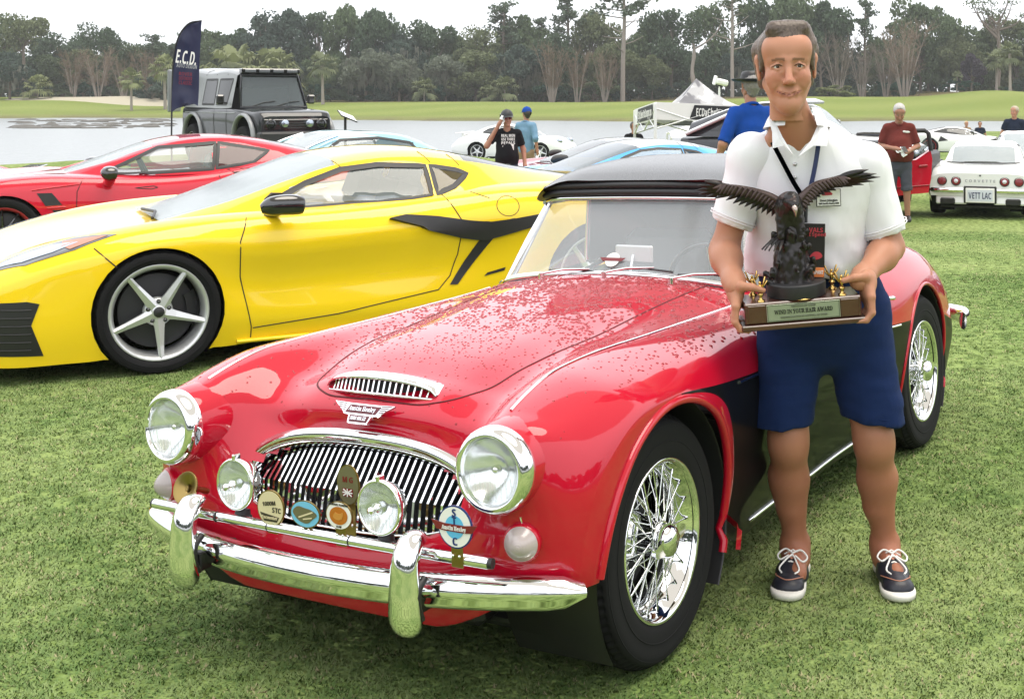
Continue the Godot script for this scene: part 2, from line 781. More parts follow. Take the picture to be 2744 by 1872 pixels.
func ground_y(x: float,z: float) -> float:
	var d:=-z
	var y:=0.0
	y-=0.50*smooth(9.0,21.0,d)*smooth(-6.0,-2.0,x)
	y-=0.27*smooth(22.0,46.0,d)*smooth(-6.0,-1.0,x)
	y+=0.10*smooth(14.0,24.0,d)*smooth(-4.5,-7.0,x)*(1.0 - smooth(-11.0,-15.0,x))
	y-=0.045*exp(-(pow(x+0.95,2.0)+pow(d - 4.05,2.0))/0.35)
	var sn:=shore_near(x)
	y=lerpf(y,-2.2,smooth(sn,sn+11.0,d))
	var sf:=shore_far(x,d)
	if d>sf - 14.0:
		var far:=WATER+0.35+(1.75+0.35*sin(x*0.05))*smooth(sf+1.0,sf+36.0,d)+0.2*sin(x*0.11+d*0.06)*smooth(sf+4.0,sf+25.0,d)
		far+=1.4*exp(-pow((x - 53.0)/8.0,2.0))*smooth(sf+8.0,sf+28.0,d)
		far+=0.15*exp(-pow((x - 20.0)/14.0,2.0))*smooth(sf+8.0,sf+28.0,d)
		y=lerpf(-2.2,far,smooth(sf - 5.0,sf+0.6,d))
	return y
func lawn():
	bumps=noise(3,0.8,3)
	var patchy:=noise(11,0.35,4)
	var fine:=noise(5,2.2,3)
	var m:=MB.new()
	m.tinted=true
	var R:=[]
	var ds:=[]
	var d:=-4.0
	while d<420.0:
		ds.push_back(d)
		d+=0.12+maxf(0.0,d)*0.022
	for dd in ds:
		var row:=PackedVector3Array()
		var w: float=9.0+maxf(dd,0.0)*0.85
		for j in 161:
			var x: float=(j/80.0 - 1.0)*w
			row.push_back(Vector3(x,ground_y(x,-dd),-dd))
		R.push_back(row)
	m.grid(R,false,[],null,Vector2.ONE,1)
	for i in m.v.size():
		var p:=m.v[i]
		m.n[i]=m.n[i] if m.n[i].y>0.0 else -m.n[i]
		m.u[i]=Vector2(p.x,p.z)*0.5
		var t:=clampf(0.5+0.9*patchy.get_noise_2d(p.x,p.z)+0.35*fine.get_noise_2d(p.x,p.z),0.0,1.0)
		var col:=Color(0.165,0.245,0.078).lerp(Color(0.295,0.36,0.145),t)
		var far:=smooth(90.0,120.0,-p.z)
		var stripe:=0.5+0.5*sin(p.x*0.12+p.z*0.45)
		col=col.lerp(Color(0.20,0.25,0.07).lerp(Color(0.25,0.29,0.095),stripe),far)
		if p.y<WATER+0.5 and -p.z>60.0:
			col=col.lerp(Color(0.17,0.14,0.10),smooth(WATER+0.5,WATER+0.15,p.y)*0.8)
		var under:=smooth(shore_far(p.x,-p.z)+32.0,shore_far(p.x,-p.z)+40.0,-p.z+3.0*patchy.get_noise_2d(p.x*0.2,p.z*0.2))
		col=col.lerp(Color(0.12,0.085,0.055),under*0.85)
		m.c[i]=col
	var g:=StandardMaterial3D.new()
	g.resource_name="turf"
	g.vertex_color_use_as_albedo=true
	g.albedo_texture=noise_tex(21,0.035,512,5,false,1.0,[[0.0,0.38,0.62,1.0],[Color(0.42,0.45,0.36),Color(0.80,0.82,0.74),Color(1,1,0.97),Color(1,1,0.92)]])
	g.roughness=0.95
	g.metallic_specular=0.2
	g.heightmap_enabled=true
	g.heightmap_texture=noise_tex(8,0.09,512,4)
	g.heightmap_scale=2.0
	g.uv1_scale=Vector3(1,1,1)
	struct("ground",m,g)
	turf_tufts(patchy,fine)
func turf_tufts(patchy: FastNoiseLite,fine: FastNoiseLite):
	var t:=MB.new()
	var r:=RandomNumberGenerator.new()
	r.seed=4
	for k in 9:
		var a:=r.randf()*TAU
		var o:=Vector3(r.randf_range(-0.022,0.022),-0.004,r.randf_range(-0.022,0.022))
		var side:=Vector3(cos(a),0,sin(a))*0.003
		var lean:=Vector3(-sin(a),0,cos(a))*r.randf_range(-0.018,0.018)+side*r.randf_range(-3,3)
		var hgt:=r.randf_range(0.006,0.013)
		var nn:=(Vector3.UP*0.8+lean*10.0).normalized()
		var i:=t.put(o - side,nn); var j:=t.put(o+side,nn); var k2:=t.put(o+lean+Vector3.UP*hgt,nn)
		t.tri(i,j,k2)
	var blade:=StandardMaterial3D.new()
	blade.resource_name="grass_blade"
	blade.vertex_color_use_as_albedo=true
	blade.roughness=0.8
	blade.metallic_specular=0.25
	blade.backlight_enabled=true
	blade.backlight=Color(0.25,0.3,0.1)
	var xs:=[]
	var cs:=PackedColorArray()
	var mesh:=t.build()
	var bands:=[[3.0,4.6,5200.0],[4.6,7.0,3200.0],[7.0,11.0,1100.0],[11.0,18.0,260.0]]
	for b in bands:
		var d0: float=b[0]
		var d1: float=b[1]
		var n:=int((d1 - d0)*(d0+d1)*0.46*float(b[2]))
		for k in n:
			var dd:=sqrt(lerpf(d0*d0,d1*d1,r.randf()))
			var x:=r.randf_range(-0.54,0.38)*dd
			var z:=-dd
			var s: float=r.randf_range(0.7,1.35)*(1.0+dd*0.03)
			var q:=clampf(0.5+0.9*patchy.get_noise_2d(x,z)+0.5*fine.get_noise_2d(x*2.0,z*2.0)+r.randf_range(-0.25,0.25),0.0,1.0)
			var bare:=fine.get_noise_2d(x*3.1+40.0,z*3.1)
			if bare>0.5 and r.randf()<0.85:
				continue
			xs.push_back(Transform3D(Basis(Vector3.UP,r.randf()*TAU).scaled(Vector3(s,s*r.randf_range(0.7,1.2),s)),Vector3(x,ground_y(x,z),z)))
			var c:=Color(0.115,0.195,0.058).lerp(Color(0.30,0.375,0.155),q)
			if r.randf()<0.05:
				c=Color(0.38,0.35,0.20)
			cs.push_back(c)
	scatter("grass",mesh,blade,xs,cs)
func lake():
	var m:=MB.new()
	var R:=[]
	for i in 41:
		var row:=PackedVector3Array()
		for j in 41:
			var d:=24.0+150.0*i/40.0
			row.push_back(Vector3((j/20.0 - 1.0)*(20.0+d*0.9),WATER,-d))
		R.push_back(row)
	m.grid(R,false,[],null,Vector2.ONE,1)
	for i in m.v.size():
		m.n[i]=Vector3.UP
		m.u[i]=Vector2(m.v[i].x*0.09,m.v[i].z*0.09)
	var w:=pm("lake_water",0.20,0.22,0.23,0.30)
	w.metallic_specular=0.6
	w.heightmap_enabled=true
	w.heightmap_texture=noise_tex(31,0.03,512,5)
	w.heightmap_scale=9.0
	struct("lake",m,w)
	var mud:=pm("mud",0.10,0.095,0.085,0.8)
	var r:=RandomNumberGenerator.new()
	r.seed=12
	var b:=MB.new()
	for k in 90:
		var px:=r.randf_range(20.0,390.0)
		var py:=283.0+r.randf_range(-3.0,8.0) if k<55 else r.randf_range(270.0,278.0)
		var at:=on_level(px,py,WATER)
		b.ball(at,Vector3(r.randf_range(0.3,1.6),r.randf_range(0.04,0.22),r.randf_range(0.3,1.2)),7)
	var o:=part("waterweed",b,mud)
	o.set_meta("kind","stuff")
	tag(o,"dark mud and weed clumps breaking the lake surface at far left","waterweed")
	var s:=MB.new()
	var R2:=[]
	for i in 13:
		var row:=PackedVector3Array()
		for j in 25:
			var x:=-94.0+44.0*j/24.0
			var z:=-187.0 - 7.0+14.0*i/12.0
			var e:=(1.0 - pow(i/6.0 - 1.0,2.0))*sin(PI*j/24.0)
			row.push_back(Vector3(x,ground_y(x,z) - 0.08+e*(0.30+0.5*exp(-pow((x+72.0)/5.0,2.0))),z))
		R2.push_back(row)
	s.grid(R2,false,[],null,Vector2.ONE,1)
	struct("sand_mound",s,pm("sand",0.36,0.33,0.25,0.9))
func look(px: float,py: float) -> Vector3:
	return Vector3((px*1.18123 - 1650.0)/3355.0,-(py*1.1811 - 258.0)/3355.0,-1.0)
func spot(px: float,py: float,depth: float) -> Vector3:
	return Vector3(0,CAM_Y,0)+look(px,py)*depth
func on_level(px: float,py: float,y: float) -> Vector3:
	var d:=look(px,py)
	return Vector3(0,CAM_Y,0)+d*((y - CAM_Y)/d.y)
var leafy := []
var stems:=[]
func leaf_clump(m: MB,p: Vector3,s: float,r: RandomNumberGenerator,up:=0.3):
	for k in 2:
		var a:=Vector3(r.randf_range(-1,1),r.randf_range(-1,1),r.randf_range(-1,1)).normalized()
		var b:=a.cross(Vector3(r.randf_range(-1,1),r.randf_range(-1,1),r.randf_range(-1,1))).normalized()
		var nn:=(a.cross(b)+Vector3.UP*up).normalized()
		var q0:=p - a*s
		var q1:=p+b*s*r.randf_range(0.35,0.8)
		var q2:=p+a*s*r.randf_range(0.7,1.2)
		var q3:=p - b*s*r.randf_range(0.35,0.8)
		var i:=m.put(q0,nn); var j:=m.put(q1,nn); var l:=m.put(q2,nn); var o:=m.put(q3,nn)
		m.tri(i,j,l)
		m.tri(i,l,o)
func in_ball(r: RandomNumberGenerator) -> Vector3:
	var p:=Vector3(r.randf_range(-1,1),r.randf_range(-1,1),r.randf_range(-1,1))
	while p.length()>1.0:
		p=Vector3(r.randf_range(-1,1),r.randf_range(-1,1),r.randf_range(-1,1))
	return p
func oak(seed_: int,base: float,lobes: int,leaves: int,size:=0.022,spread:=0.42,gaps:=0.0) -> Array:
	var r:=RandomNumberGenerator.new()
	r.seed=seed_
	var m:=MB.new()
	var w:=MB.new()
	var L:=[]
	for k in lobes:
		var a:=TAU*k/lobes+r.randf_range(-0.4,0.4)
		var rad:=spread*sqrt(r.randf())*0.8
		var y:=r.randf_range(base+0.12,0.9)
		rad*=sqrt(maxf(0.15,1.0 - pow((y - 0.55)/0.5,2.0)))
		L.push_back([Vector3(cos(a)*rad,y,sin(a)*rad),r.randf_range(0.13,0.23)])
	L.push_back([Vector3(r.randf_range(-0.06,0.06),0.87,0),0.13])
	for k in leaves:
		var l: Array=L[r.randi() % L.size()]
		var q:=in_ball(r)
		if q.length()<0.45 and r.randf()<0.7:
			q=q.normalized()*r.randf_range(0.5,1.0)
		if gaps>0.0 and sin(q.x*9.0+l[0].y*30.0)*sin(q.y*8.0+l[0].x*40.0)>1.0 - gaps:
			continue
		leaf_clump(m,l[0]+q*Vector3(l[1],l[1]*0.72,l[1]),size*r.randf_range(0.6,1.4),r)
	w.tube(spl(P3([0,-0.02,0,0.01,base*0.5,0.01,0,base+0.1,0,0.01,0.75,0]),4),[0.035,0.033,0.03,0.028,0.026,0.025,0.024,0.022,0.02,0.016,0.012,0.008,0.004],7)
	for l in L:
		var s: Vector3=l[0]
		var o:=Vector3(0,lerpf(base,s.y,0.35),0)
		w.tube(spl(PackedVector3Array([o,o.lerp(s,0.5)+Vector3(0,-0.02,0),s]),3),[0.014,0.012,0.010,0.008,0.006,0.005,0.003],5)
	return [m.build(),w.build()]
func pine(seed_: int,base: float,leaves: int,lean:=0.0,bare_limbs:=3) -> Array:
	var r:=RandomNumberGenerator.new()
	r.seed=seed_
	var m:=MB.new()
	var w:=MB.new()
	w.tube(spl(P3([0,-0.02,0,lean*0.3,0.35,0,lean*0.7,0.7,0.01,lean,0.97,0]),4),[0.017,0.017,0.016,0.016,0.015,0.015,0.014,0.013,0.012,0.010,0.008,0.006,0.003],7)
	var n:=22
	for k in n+bare_limbs:
		var y:=lerpf(base,0.98,pow(float(k)/n,0.9)) if k<n else r.randf_range(base*0.55,base)
		var a:=r.randf()*TAU
		var len:=lerpf(0.20,0.06,clampf((y - base)/(1.0 - base),0.0,1.0))*r.randf_range(0.6,1.25)
		var o:=Vector3(lean*y,y,0)
		var e:=o+Vector3(cos(a)*len,len*r.randf_range(0.1,0.55),sin(a)*len)
		w.tube(PackedVector3Array([o,o.lerp(e,0.5) - Vector3(0,0.008,0),e]),[0.006,0.004,0.002],4)
		if k<n:
			for q in leaves/n:
				var c:=o.lerp(e,r.randf_range(0.45,1.1))
				leaf_clump(m,c+in_ball(r)*Vector3(0.055,0.03,0.055),0.014*r.randf_range(0.6,1.5),r)
	return [m.build(),w.build()]
func bare_bush(seed_: int,stems_n: int) -> Array:
	var r:=RandomNumberGenerator.new()
	r.seed=seed_
	var m:=MB.new()
	var w:=MB.new()
	for k in stems_n:
		var a:=TAU*k/stems_n+r.randf_range(-0.3,0.3)
		var tip:=Vector3(cos(a)*r.randf_range(0.1,0.4),r.randf_range(0.75,1.0),sin(a)*r.randf_range(0.1,0.4))
		var foot:=Vector3(cos(a)*0.045,-0.02,sin(a)*0.045)
		var path:=spl(PackedVector3Array([foot,foot.lerp(tip,0.35)+Vector3(0,0.06,0),tip]),5)
		w.tube(path,[0.014,0.0135,0.013,0.012,0.011,0.010,0.009,0.007,0.005,0.003,0.002],5)
		for q in 34:
			var o:=path[r.randi_range(4,10)]
			var dir:=(Vector3(o.x,0,o.z)*0.9+Vector3(r.randf_range(-0.5,0.5),r.randf_range(0.1,0.9),r.randf_range(-0.5,0.5))).normalized()
			var len:=r.randf_range(0.07,0.26)
			var e:=o+dir*len
			twig(m,o,e,0.0035)
			for z in 5:
				var o2:=o.lerp(e,r.randf_range(0.2,0.95))
				var d2:=(dir+Vector3(r.randf_range(-0.8,0.8),r.randf_range(-0.1,0.7),r.randf_range(-0.8,0.8))).normalized()
				twig(m,o2,o2+d2*r.randf_range(0.04,0.13),0.0026)
	return [m.build(),w.build()]
func twig(m: MB,o: Vector3,e: Vector3,wd: float):
	var d:=(e - o).normalized()
	var a:=d.cross(Vector3(0.3,0.2,0.93)).normalized()
	for s in [a,d.cross(a)]:
		var nn: Vector3=(d.cross(s)+Vector3.UP*0.4).normalized()
		var i:=m.put(o - s*wd,nn); var j:=m.put(o+s*wd,nn); var k:=m.put(e,nn)
		m.tri(i,j,k)
func palm(seed_: int,trunk_to: float,spread: float) -> Array:
	var r:=RandomNumberGenerator.new()
	r.seed=seed_
	var m:=MB.new()
	var w:=MB.new()
	var lean:=r.randf_range(-0.06,0.06)
	w.tube(spl(P3([lean*0.8,-0.02,0,lean*0.3,trunk_to*0.5,0,0,trunk_to,0]),5),[0.035,0.031,0.029,0.027,0.026,0.026,0.027,0.028,0.030,0.034,0.03],7)
	var top:=Vector3(0,trunk_to,0)
	for k in 46:
		var a:=r.randf()*TAU
		var el:=r.randf_range(-0.9,1.35)
		var dir:=Vector3(cos(a)*cos(el),sin(el),sin(a)*cos(el))
		var hub:=top+dir*spread*r.randf_range(0.42,0.62)
		twig(m,top,hub+dir*0.01,0.006)
		var side:=dir.cross(Vector3.UP).normalized()
		var up:=side.cross(dir).normalized()
		for q in 9:
			var f:=(q - 4)/4.0*1.25
			var bl:=(dir*cos(f)+side*sin(f)).normalized()
			var len:=spread*0.55*(1.0 - 0.25*absf(f))
			var mid:=hub+bl*len*0.6
			var tip:=hub+bl*len - Vector3(0,len*r.randf_range(0.25,0.6),0)
			var wd:=up.cross(bl).normalized()*len*0.09
			var nn:=(up+Vector3.UP*0.3).normalized()
			var i:=m.put(hub,nn); var j:=m.put(mid - wd,nn); var l:=m.put(mid+wd,nn); var t:=m.put(tip,nn)
			m.tri(i,j,l)
			m.tri(j,t,l)
	return [m.build(),w.build()]
func hanging_moss(seed_: int) -> Mesh:
	var r:=RandomNumberGenerator.new()
	r.seed=seed_
	var m:=MB.new()
	for k in 130:
		var a:=r.randf()*TAU
		var rad:=sqrt(r.randf())*0.40
		var p:=Vector3(cos(a)*rad,r.randf_range(0.3,0.72),sin(a)*rad)
		for q in 4:
			var o:=p+in_ball(r)*0.03
			twig(m,o,o+Vector3(r.randf_range(-0.01,0.01),-r.randf_range(0.08,0.22),0),0.008)
	return m.build()
func leaf_mat(key: String,r: float,g: float,b: float) -> StandardMaterial3D:
	var m:=pm(key,r,g,b,0.7)
	m.metallic_specular=0.3
	m.backlight_enabled=true
	m.backlight=lin(r*0.6,g*0.6,b*0.5)
	return m
var tree_kinds:={}
func tree(kind: String,px: float,top: float,depth: float,label: String,called: String,leaf: String,wide:=1.0,group:="",foot_px:=-1.0,bark:="bark",category:="tree"):
	depth+=20.0
	var x:=look(px,300).x*depth
	var fy:=ground_y(x,-depth)
	var hgt:=CAM_Y+look(px,top).y*depth - fy
	var set_: Array=tree_kinds[kind]
	var v: Array=set_[int(absf(px*7.3+top)) % set_.size()]
	var o:=thing(called,label,category,Vector3(x,fy,-depth),fmod(px*1.37,TAU),group)
	var c:=part("crown",v[0],M[leaf],o)
	var t:=part("trunk",v[1],M[bark],o)
	c.scale=Vector3(hgt*wide,hgt,hgt*wide)
	t.scale=c.scale
	return [o,hgt]
func woods():
	tree_kinds={
		"oak": [oak(1,0.12,15,5600,0.024,0.52),oak(2,0.08,17,6000,0.024,0.55),oak(3,0.16,14,5400,0.024,0.5),oak(9,0.05,18,6200,0.024,0.58)],
		"umbrella": [oak(4,0.52,9,2600,0.02,0.5,0.4),oak(5,0.5,8,2400,0.02,0.48,0.4)],
		"open": [oak(6,0.30,13,3300,0.021,0.46,0.45),oak(8,0.28,14,3300,0.021,0.42,0.45)],
		"pine": [pine(1,0.50,1100,0.02),pine(2,0.58,900,-0.02),pine(3,0.45,1000,0.03)],
		"tall_pine": [pine(5,0.70,800,0.01,7)],
		"bare": [bare_bush(1,9),bare_bush(2,8),bare_bush(3,10)],
		"palm": [palm(1,0.70,0.32),palm(2,0.74,0.30)],
		"low_palm": [palm(4,0.42,0.62),palm(5,0.38,0.64)],
		"shrub": [oak(21,-0.05,14,2600,0.045,0.95),oak(22,-0.05,13,2500,0.045,1.0),oak(23,-0.04,15,2700,0.05,0.9)],
	}
	leaf_mat("leaf_dark",0.060,0.090,0.054)
	leaf_mat("leaf_mid",0.087,0.120,0.063)
	leaf_mat("leaf_olive",0.117,0.138,0.072)
	leaf_mat("leaf_grey",0.128,0.147,0.112)
	leaf_mat("leaf_blue",0.053,0.078,0.063)
	leaf_mat("leaf_palm",0.158,0.180,0.083)
	leaf_mat("leaf_purple",0.060,0.051,0.068)
	leaf_mat("leaf_needle",0.078,0.108,0.072)
	leaf_mat("leaf_bush",0.030,0.068,0.048)
	leaf_mat("twig_brown",0.19,0.145,0.11)
	leaf_mat("twig_grey",0.17,0.145,0.125)
	leaf_mat("moss",0.16,0.165,0.14)
	var moss:=hanging_moss(3)
	var T:=[
		["open",-8,28,178,"leaf_mid",0.95,"airy pine-like tree leaning out at the left edge of the photo","tree"],
		["umbrella",52,38,176,"leaf_olive",0.85,"open-crowned tree with forked bare limbs near the left edge","tree"],
		["oak",22,118,165,"leaf_blue",0.95,"dark rounded tree standing low at the far left of the tree line","tree"],
		["oak",110,128,182,"leaf_mid",1.1,"low distant green tree between the open-crowned tree and the umbrella-shaped tree","tree"],
		["umbrella",238,55,180,"leaf_dark",0.8,"dark umbrella-shaped oak standing above the brown bare shrubs","tree"],
		["oak",180,112,186,"leaf_olive",1.0,"olive tree behind the left bare shrubs","tree"],
		["oak",315,100,184,"leaf_mid",0.9,"mid green tree between the umbrella oak and the feather flag","tree"],
		["pine",345,78,182,"leaf_needle",1.2,"pine with gappy top just left of the feather flag","pine_tree"],
		["oak",395,92,186,"leaf_dark",1.0,"dark tree hidden behind the feather flag","tree"],
		["pine",425,72,180,"leaf_needle",1.1,"thin pine rising directly behind the feather flag","pine_tree"],
		["oak",485,70,182,"leaf_mid",0.8,"green tree rising behind the spare wheel of the dark four-wheel drive","tree"],
		["oak",545,58,184,"leaf_dark",0.75,"dark tree rising behind the roof of the dark four-wheel drive","tree"],
		["open",592,26,178,"leaf_blue",0.8,"tall dark tree left of the highest oak above the four-wheel drive","tree"],
		["oak",655,12,180,"leaf_blue",0.62,"very dark tall oak above the windscreen of the four-wheel drive","tree"],
		["open",722,20,182,"leaf_dark",0.75,"tall oak with sky showing between its limbs, above the round-headed palm","tree"],
		["oak",790,2,180,"leaf_mid",0.55,"highest green oak of the tree line left of centre","tree"],
		["oak",850,12,178,"leaf_dark",0.62,"broad dark oak beside the highest oak","tree"],
		["oak",905,62,176,"leaf_blue",0.8,"dark oak draped behind the grey mossy tree","tree"],
		["oak",975,50,180,"leaf_dark",0.7,"dark oak with bare leaning limb, left of the pale gap in the trees","tree"],
		["oak",1035,72,182,"leaf_mid",0.85,"mid green oak above the man on the phone","tree"],
		["open",1095,60,178,"leaf_olive",0.8,"olive oak left of the tall thin pine over the lake","tree"],
		["pine",1140,4,180,"leaf_needle",1.15,"bushy-topped pine above the man in the blue cap","pine_tree"],
		["oak",1195,25,182,"leaf_mid",0.6,"green oak right of the bushy-topped pine","tree"],
		["pine",1232,40,184,"leaf_needle",0.9,"slim pine left of the bare multi-stemmed trees","pine_tree"],
		["pine",1292,-14,182,"leaf_needle",1.0,"tall pine with spread top above the bare multi-stemmed trees","pine_tree"],
		["oak",1345,15,184,"leaf_olive",0.6,"olive tree left of the straight grey-trunked pine","tree"],
		["oak",1260,70,176,"leaf_dark",0.75,"dark tree filling the back of the bare multi-stemmed trees","tree"],
		["oak",1475,30,182,"leaf_mid",0.65,"green tree right of the straight grey-trunked pine","tree"],
		["open",1525,14,180,"leaf_dark",0.75,"tree with broken sky in its crown above the tent peak","tree"],
		["oak",1480,120,172,"leaf_olive",0.9,"lower olive tree left of the tent peak","tree"],
		["open",1622,6,178,"leaf_mid",0.65,"gappy tree between the stumpy trunk and the leaning slender pine","tree"],
		["oak",1600,105,172,"leaf_dark",0.85,"dark lower tree behind the floodlight on its pole","tree"],
		["oak",1715,0,178,"leaf_dark",0.6,"dark tall oak directly left of the smiling man's head","tree"],
		["oak",1790,-30,176,"leaf_mid",0.6,"tall oak directly behind the smiling man's head","tree"],
		["oak",1862,-8,174,"leaf_dark",0.6,"dark oak just right of the smiling man's head","tree"],
		["oak",1905,45,178,"leaf_blue",0.6,"dark tree between the smiling man and the gap of white sky","tree"],
		["pine",1962,-4,176,"leaf_dark",0.8,"slender tree standing alone in the gap of white sky","pine_tree"],
		["open",2032,42,182,"leaf_mid",0.75,"pale green tree right of the gap of white sky","tree"],
		["oak",2090,2,184,"leaf_mid",0.65,"tall green tree above the big bare shrub on the right","tree"],
		["oak",2152,28,182,"leaf_mid",0.7,"green tree above the purple-leaved tree","tree"],
		["oak",2180,70,178,"leaf_olive",0.8,"olive tree behind the right-hand palms","tree"],
		["oak",2232,60,182,"leaf_mid",0.7,"green tree below the bare-limbed tree near the right edge","tree"],
		["oak",2310,40,180,"leaf_olive",0.8,"light green tree at the right edge of the photo","tree"],
		["oak",2205,122,168,"leaf_purple",0.75,"dark purple-leaved tree on the right beyond the fairway mound","tree"],
		["oak",2385,30,176,"leaf_mid",0.8,"tree just cut off by the right edge of the photo","tree"],
		["oak",830,105,170,"leaf_grey",1.0,"grey-green oak hung with moss right of the round-headed palm","tree"],
		["oak",905,118,169,"leaf_grey",1.0,"grey mossy tree left of the palmettos at the tree line's foot","tree"],
		["oak",1010,120,170,"leaf_grey",0.95,"mossy tree with long grey drapes above the palmettos","tree"],
		["oak",1080,115,171,"leaf_olive",1.1,"olive oak above the white coupe","tree"],
		["oak",1170,95,172,"leaf_blue",0.95,"dark spreading oak with pale trunk behind the man in the blue cap","tree"],
		["oak",730,130,172,"leaf_mid",0.9,"leafy tree behind the round-headed palm","tree"],
		["oak",640,120,171,"leaf_blue",0.9,"shadowy tree behind the roof bar of the four-wheel drive","tree"],
		["oak",1660,120,170,"leaf_blue",0.9,"shadowy tree behind the cowboy hat","tree"],
		["oak",1395,90,173,"leaf_olive",0.9,"brownish olive tree behind the straight grey-trunked pine","tree"],
	]
	var fr:=RandomNumberGenerator.new()
	fr.seed=21
	var fx:=-40.0
	while fx<2400.0:
		if fx<1925.0 or fx>1985.0:
			tree("oak",fx,fr.randf_range(78,130),fr.randf_range(192,202),"distant green tree filling the back of the woods","tree",["leaf_dark","leaf_mid","leaf_olive"][fr.randi() % 3],1.0,"trees at the back of the woods")
		fx+=fr.randf_range(42,66)
	for k in 22:
		var a:=lerpf(-1.45,1.45,k/21.0)
		var d:=fr.randf_range(52.0,66.0)
		var o:=thing("tree","oak of the course behind the photographer, mirrored in the chrome","tree",Vector3(sin(a)*d,-0.3,cos(a)*d),a,"trees behind the photographer")
		var v: Array=tree_kinds.oak[k % 4]
		for e in 2:
			var q:=part("crown" if e==0 else "trunk",v[e],M.leaf_dark if e==0 else M.bark,o)
			q.scale=Vector3.ONE*fr.randf_range(10.0,14.0)
	for t in T:
		var a=tree(t[0],t[1],t[2],t[3],t[6],t[7],t[4],t[5],"trees beyond the lake",-1.0,"bark")
		if t[4]=="leaf_grey" or (t[4]=="leaf_blue" and t[2]>60):
			var o: Node3D=a[0]
			var mo:=part("hanging_moss",moss,M.moss,o)
			mo.scale=Vector3.ONE*float(a[1])
	var grey_pine=tree("tall_pine",1413,-40,166,"straight grey-trunked pine with bare side limbs, right of the bare multi-stemmed trees","pine_tree","leaf_needle",1.25,"trees beyond the lake",-1.0,"pale_bark")
	tree("tall_pine",1662,-40,164,"leaning slender pine trunk right of the floodlight","pine_tree","leaf_mid",1.0,"trees beyond the lake",-1.0,"pale_bark")
	snag()
	bare_limbed()
	for p in [[297,150,152,"palm","short palm with shaggy crown standing on the fairway left of the feather flag"],[372,122,154,"palm","slim palm with round crown beside the feather flag's pole"],[731,112,158,"palm","round-headed palm right of the dark four-wheel drive"],
			[2292,92,152,"palm","tall palm with hanging fronds near the right edge"],[2262,108,160,"palm","palm partly hidden behind the tall palm on the right"],[2172,160,158,"palm","bluish palm left of the round dark bush"],
			[85,165,164,"low_palm","shaggy palm among the dark trees at far left"],[533,92,166,"low_palm","bushy palm behind the roof of the four-wheel drive"],[612,100,166,"low_palm","second bushy palm right of the first, behind the four-wheel drive"],
			[1145,168,166,"low_palm","broad palmetto behind the man on the phone"],[962,172,163,"low_palm","palmetto with pale dead fronds at the foot of the mossy trees"],[1105,190,164,"low_palm","low palmetto left of the white coupe's roof"]]:
		tree(p[3],p[0],p[1],p[2],p[4],"palm_tree","leaf_palm" if p[0]<700 else "leaf_olive",1.0,"palms beyond the lake",-1.0,"pale_bark","palm")
	for p in [[165,128,170,1.0,"twig_brown","leftmost bare brown multi-stemmed tree by the sand mound"],[222,122,170,1.0,"twig_brown","bare brown multi-stemmed tree below the umbrella-shaped oak"],[280,135,169,0.9,"twig_brown","bare brown multi-stemmed tree behind the short palm"],[335,128,170,0.9,"twig_brown","bare brown multi-stemmed tree between the two fairway palms"],
			[1252,112,162,0.85,"twig_brown","left one of the three bare trees over the fairway's mulch bed"],[1310,122,163,0.85,"twig_brown","middle one of the three bare trees over the fairway's mulch bed"],[1372,130,162,0.8,"twig_brown","right one of the three bare trees, beside the straight grey-trunked pine"],
			[1902,92,160,0.85,"twig_grey","grey bare multi-stemmed tree just right of the smiling man"],[1955,118,162,0.8,"twig_grey","grey bare tree between the two larger bare ones on the right"],[2052,68,160,0.95,"twig_brown","big rounded bare tree right of the off-road truck"],[2010,110,163,0.8,"twig_grey","bare tree behind the off-road truck's cab"]]:
		tree("bare",p[0],p[1],p[2],p[5],"bare_tree",p[4],p[3],"bare multi-stemmed trees",-1.0,"pale_bark")
	var r:=RandomNumberGenerator.new()
	r.seed=77
	var kinds:=["leaf_blue","leaf_dark","leaf_mid","leaf_bush"]
	var px:=-60.0
	var k:=0
	while px<2420.0:
		var gap:=px>1880.0 and px<2130.0
		if not gap or r.randf()<0.3:
			tree("shrub",px,r.randf_range(172,205),r.randf_range(166,176),"dense dark shrub in the undergrowth at the foot of the woods","shrub",kinds[k % 4],r.randf_range(0.9,1.4),"undergrowth shrubs",-1.0,"bark","shrub")
		k+=1
		px+=r.randf_range(26,44)
	var far_m:=MB.new()
	for q in 15000:
		var fxx:=r.randf_range(-150.0,105.0)
		if fxx>58.0 and fxx<64.0:
			continue
		var fz:=r.randf_range(-236.0,-214.0)
		leaf_clump(far_m,Vector3(fxx,ground_y(fxx,fz)+7.5*pow(r.randf(),1.3),fz),r.randf_range(0.35,0.8),r)
	var wm:=part("woodland",far_m,M.leaf_dark)
	wm.set_meta("kind","stuff")
	tag(wm,"dim depth of the woods seen between the trunks","woodland")
	tree("shrub",2185,182,158,"round dark green bush beside the mound on the right","shrub","leaf_bush",1.6,"",-1.0,"bark","shrub")
	tree("shrub",1895,192,156,"yellowish low hedge behind the smiling man's shoulder","shrub","leaf_palm",2.6,"",-1.0,"bark","shrub")
	for p in [[2085,"left"],[2112,"right"]]:
		tree("low_palm",p[0],212,156,"%s one of the two tufts of dry ornamental grass under the bare trees" % p[1],"grass_tuft","twig_brown",1.2,"",-1.0,"bark","plant")
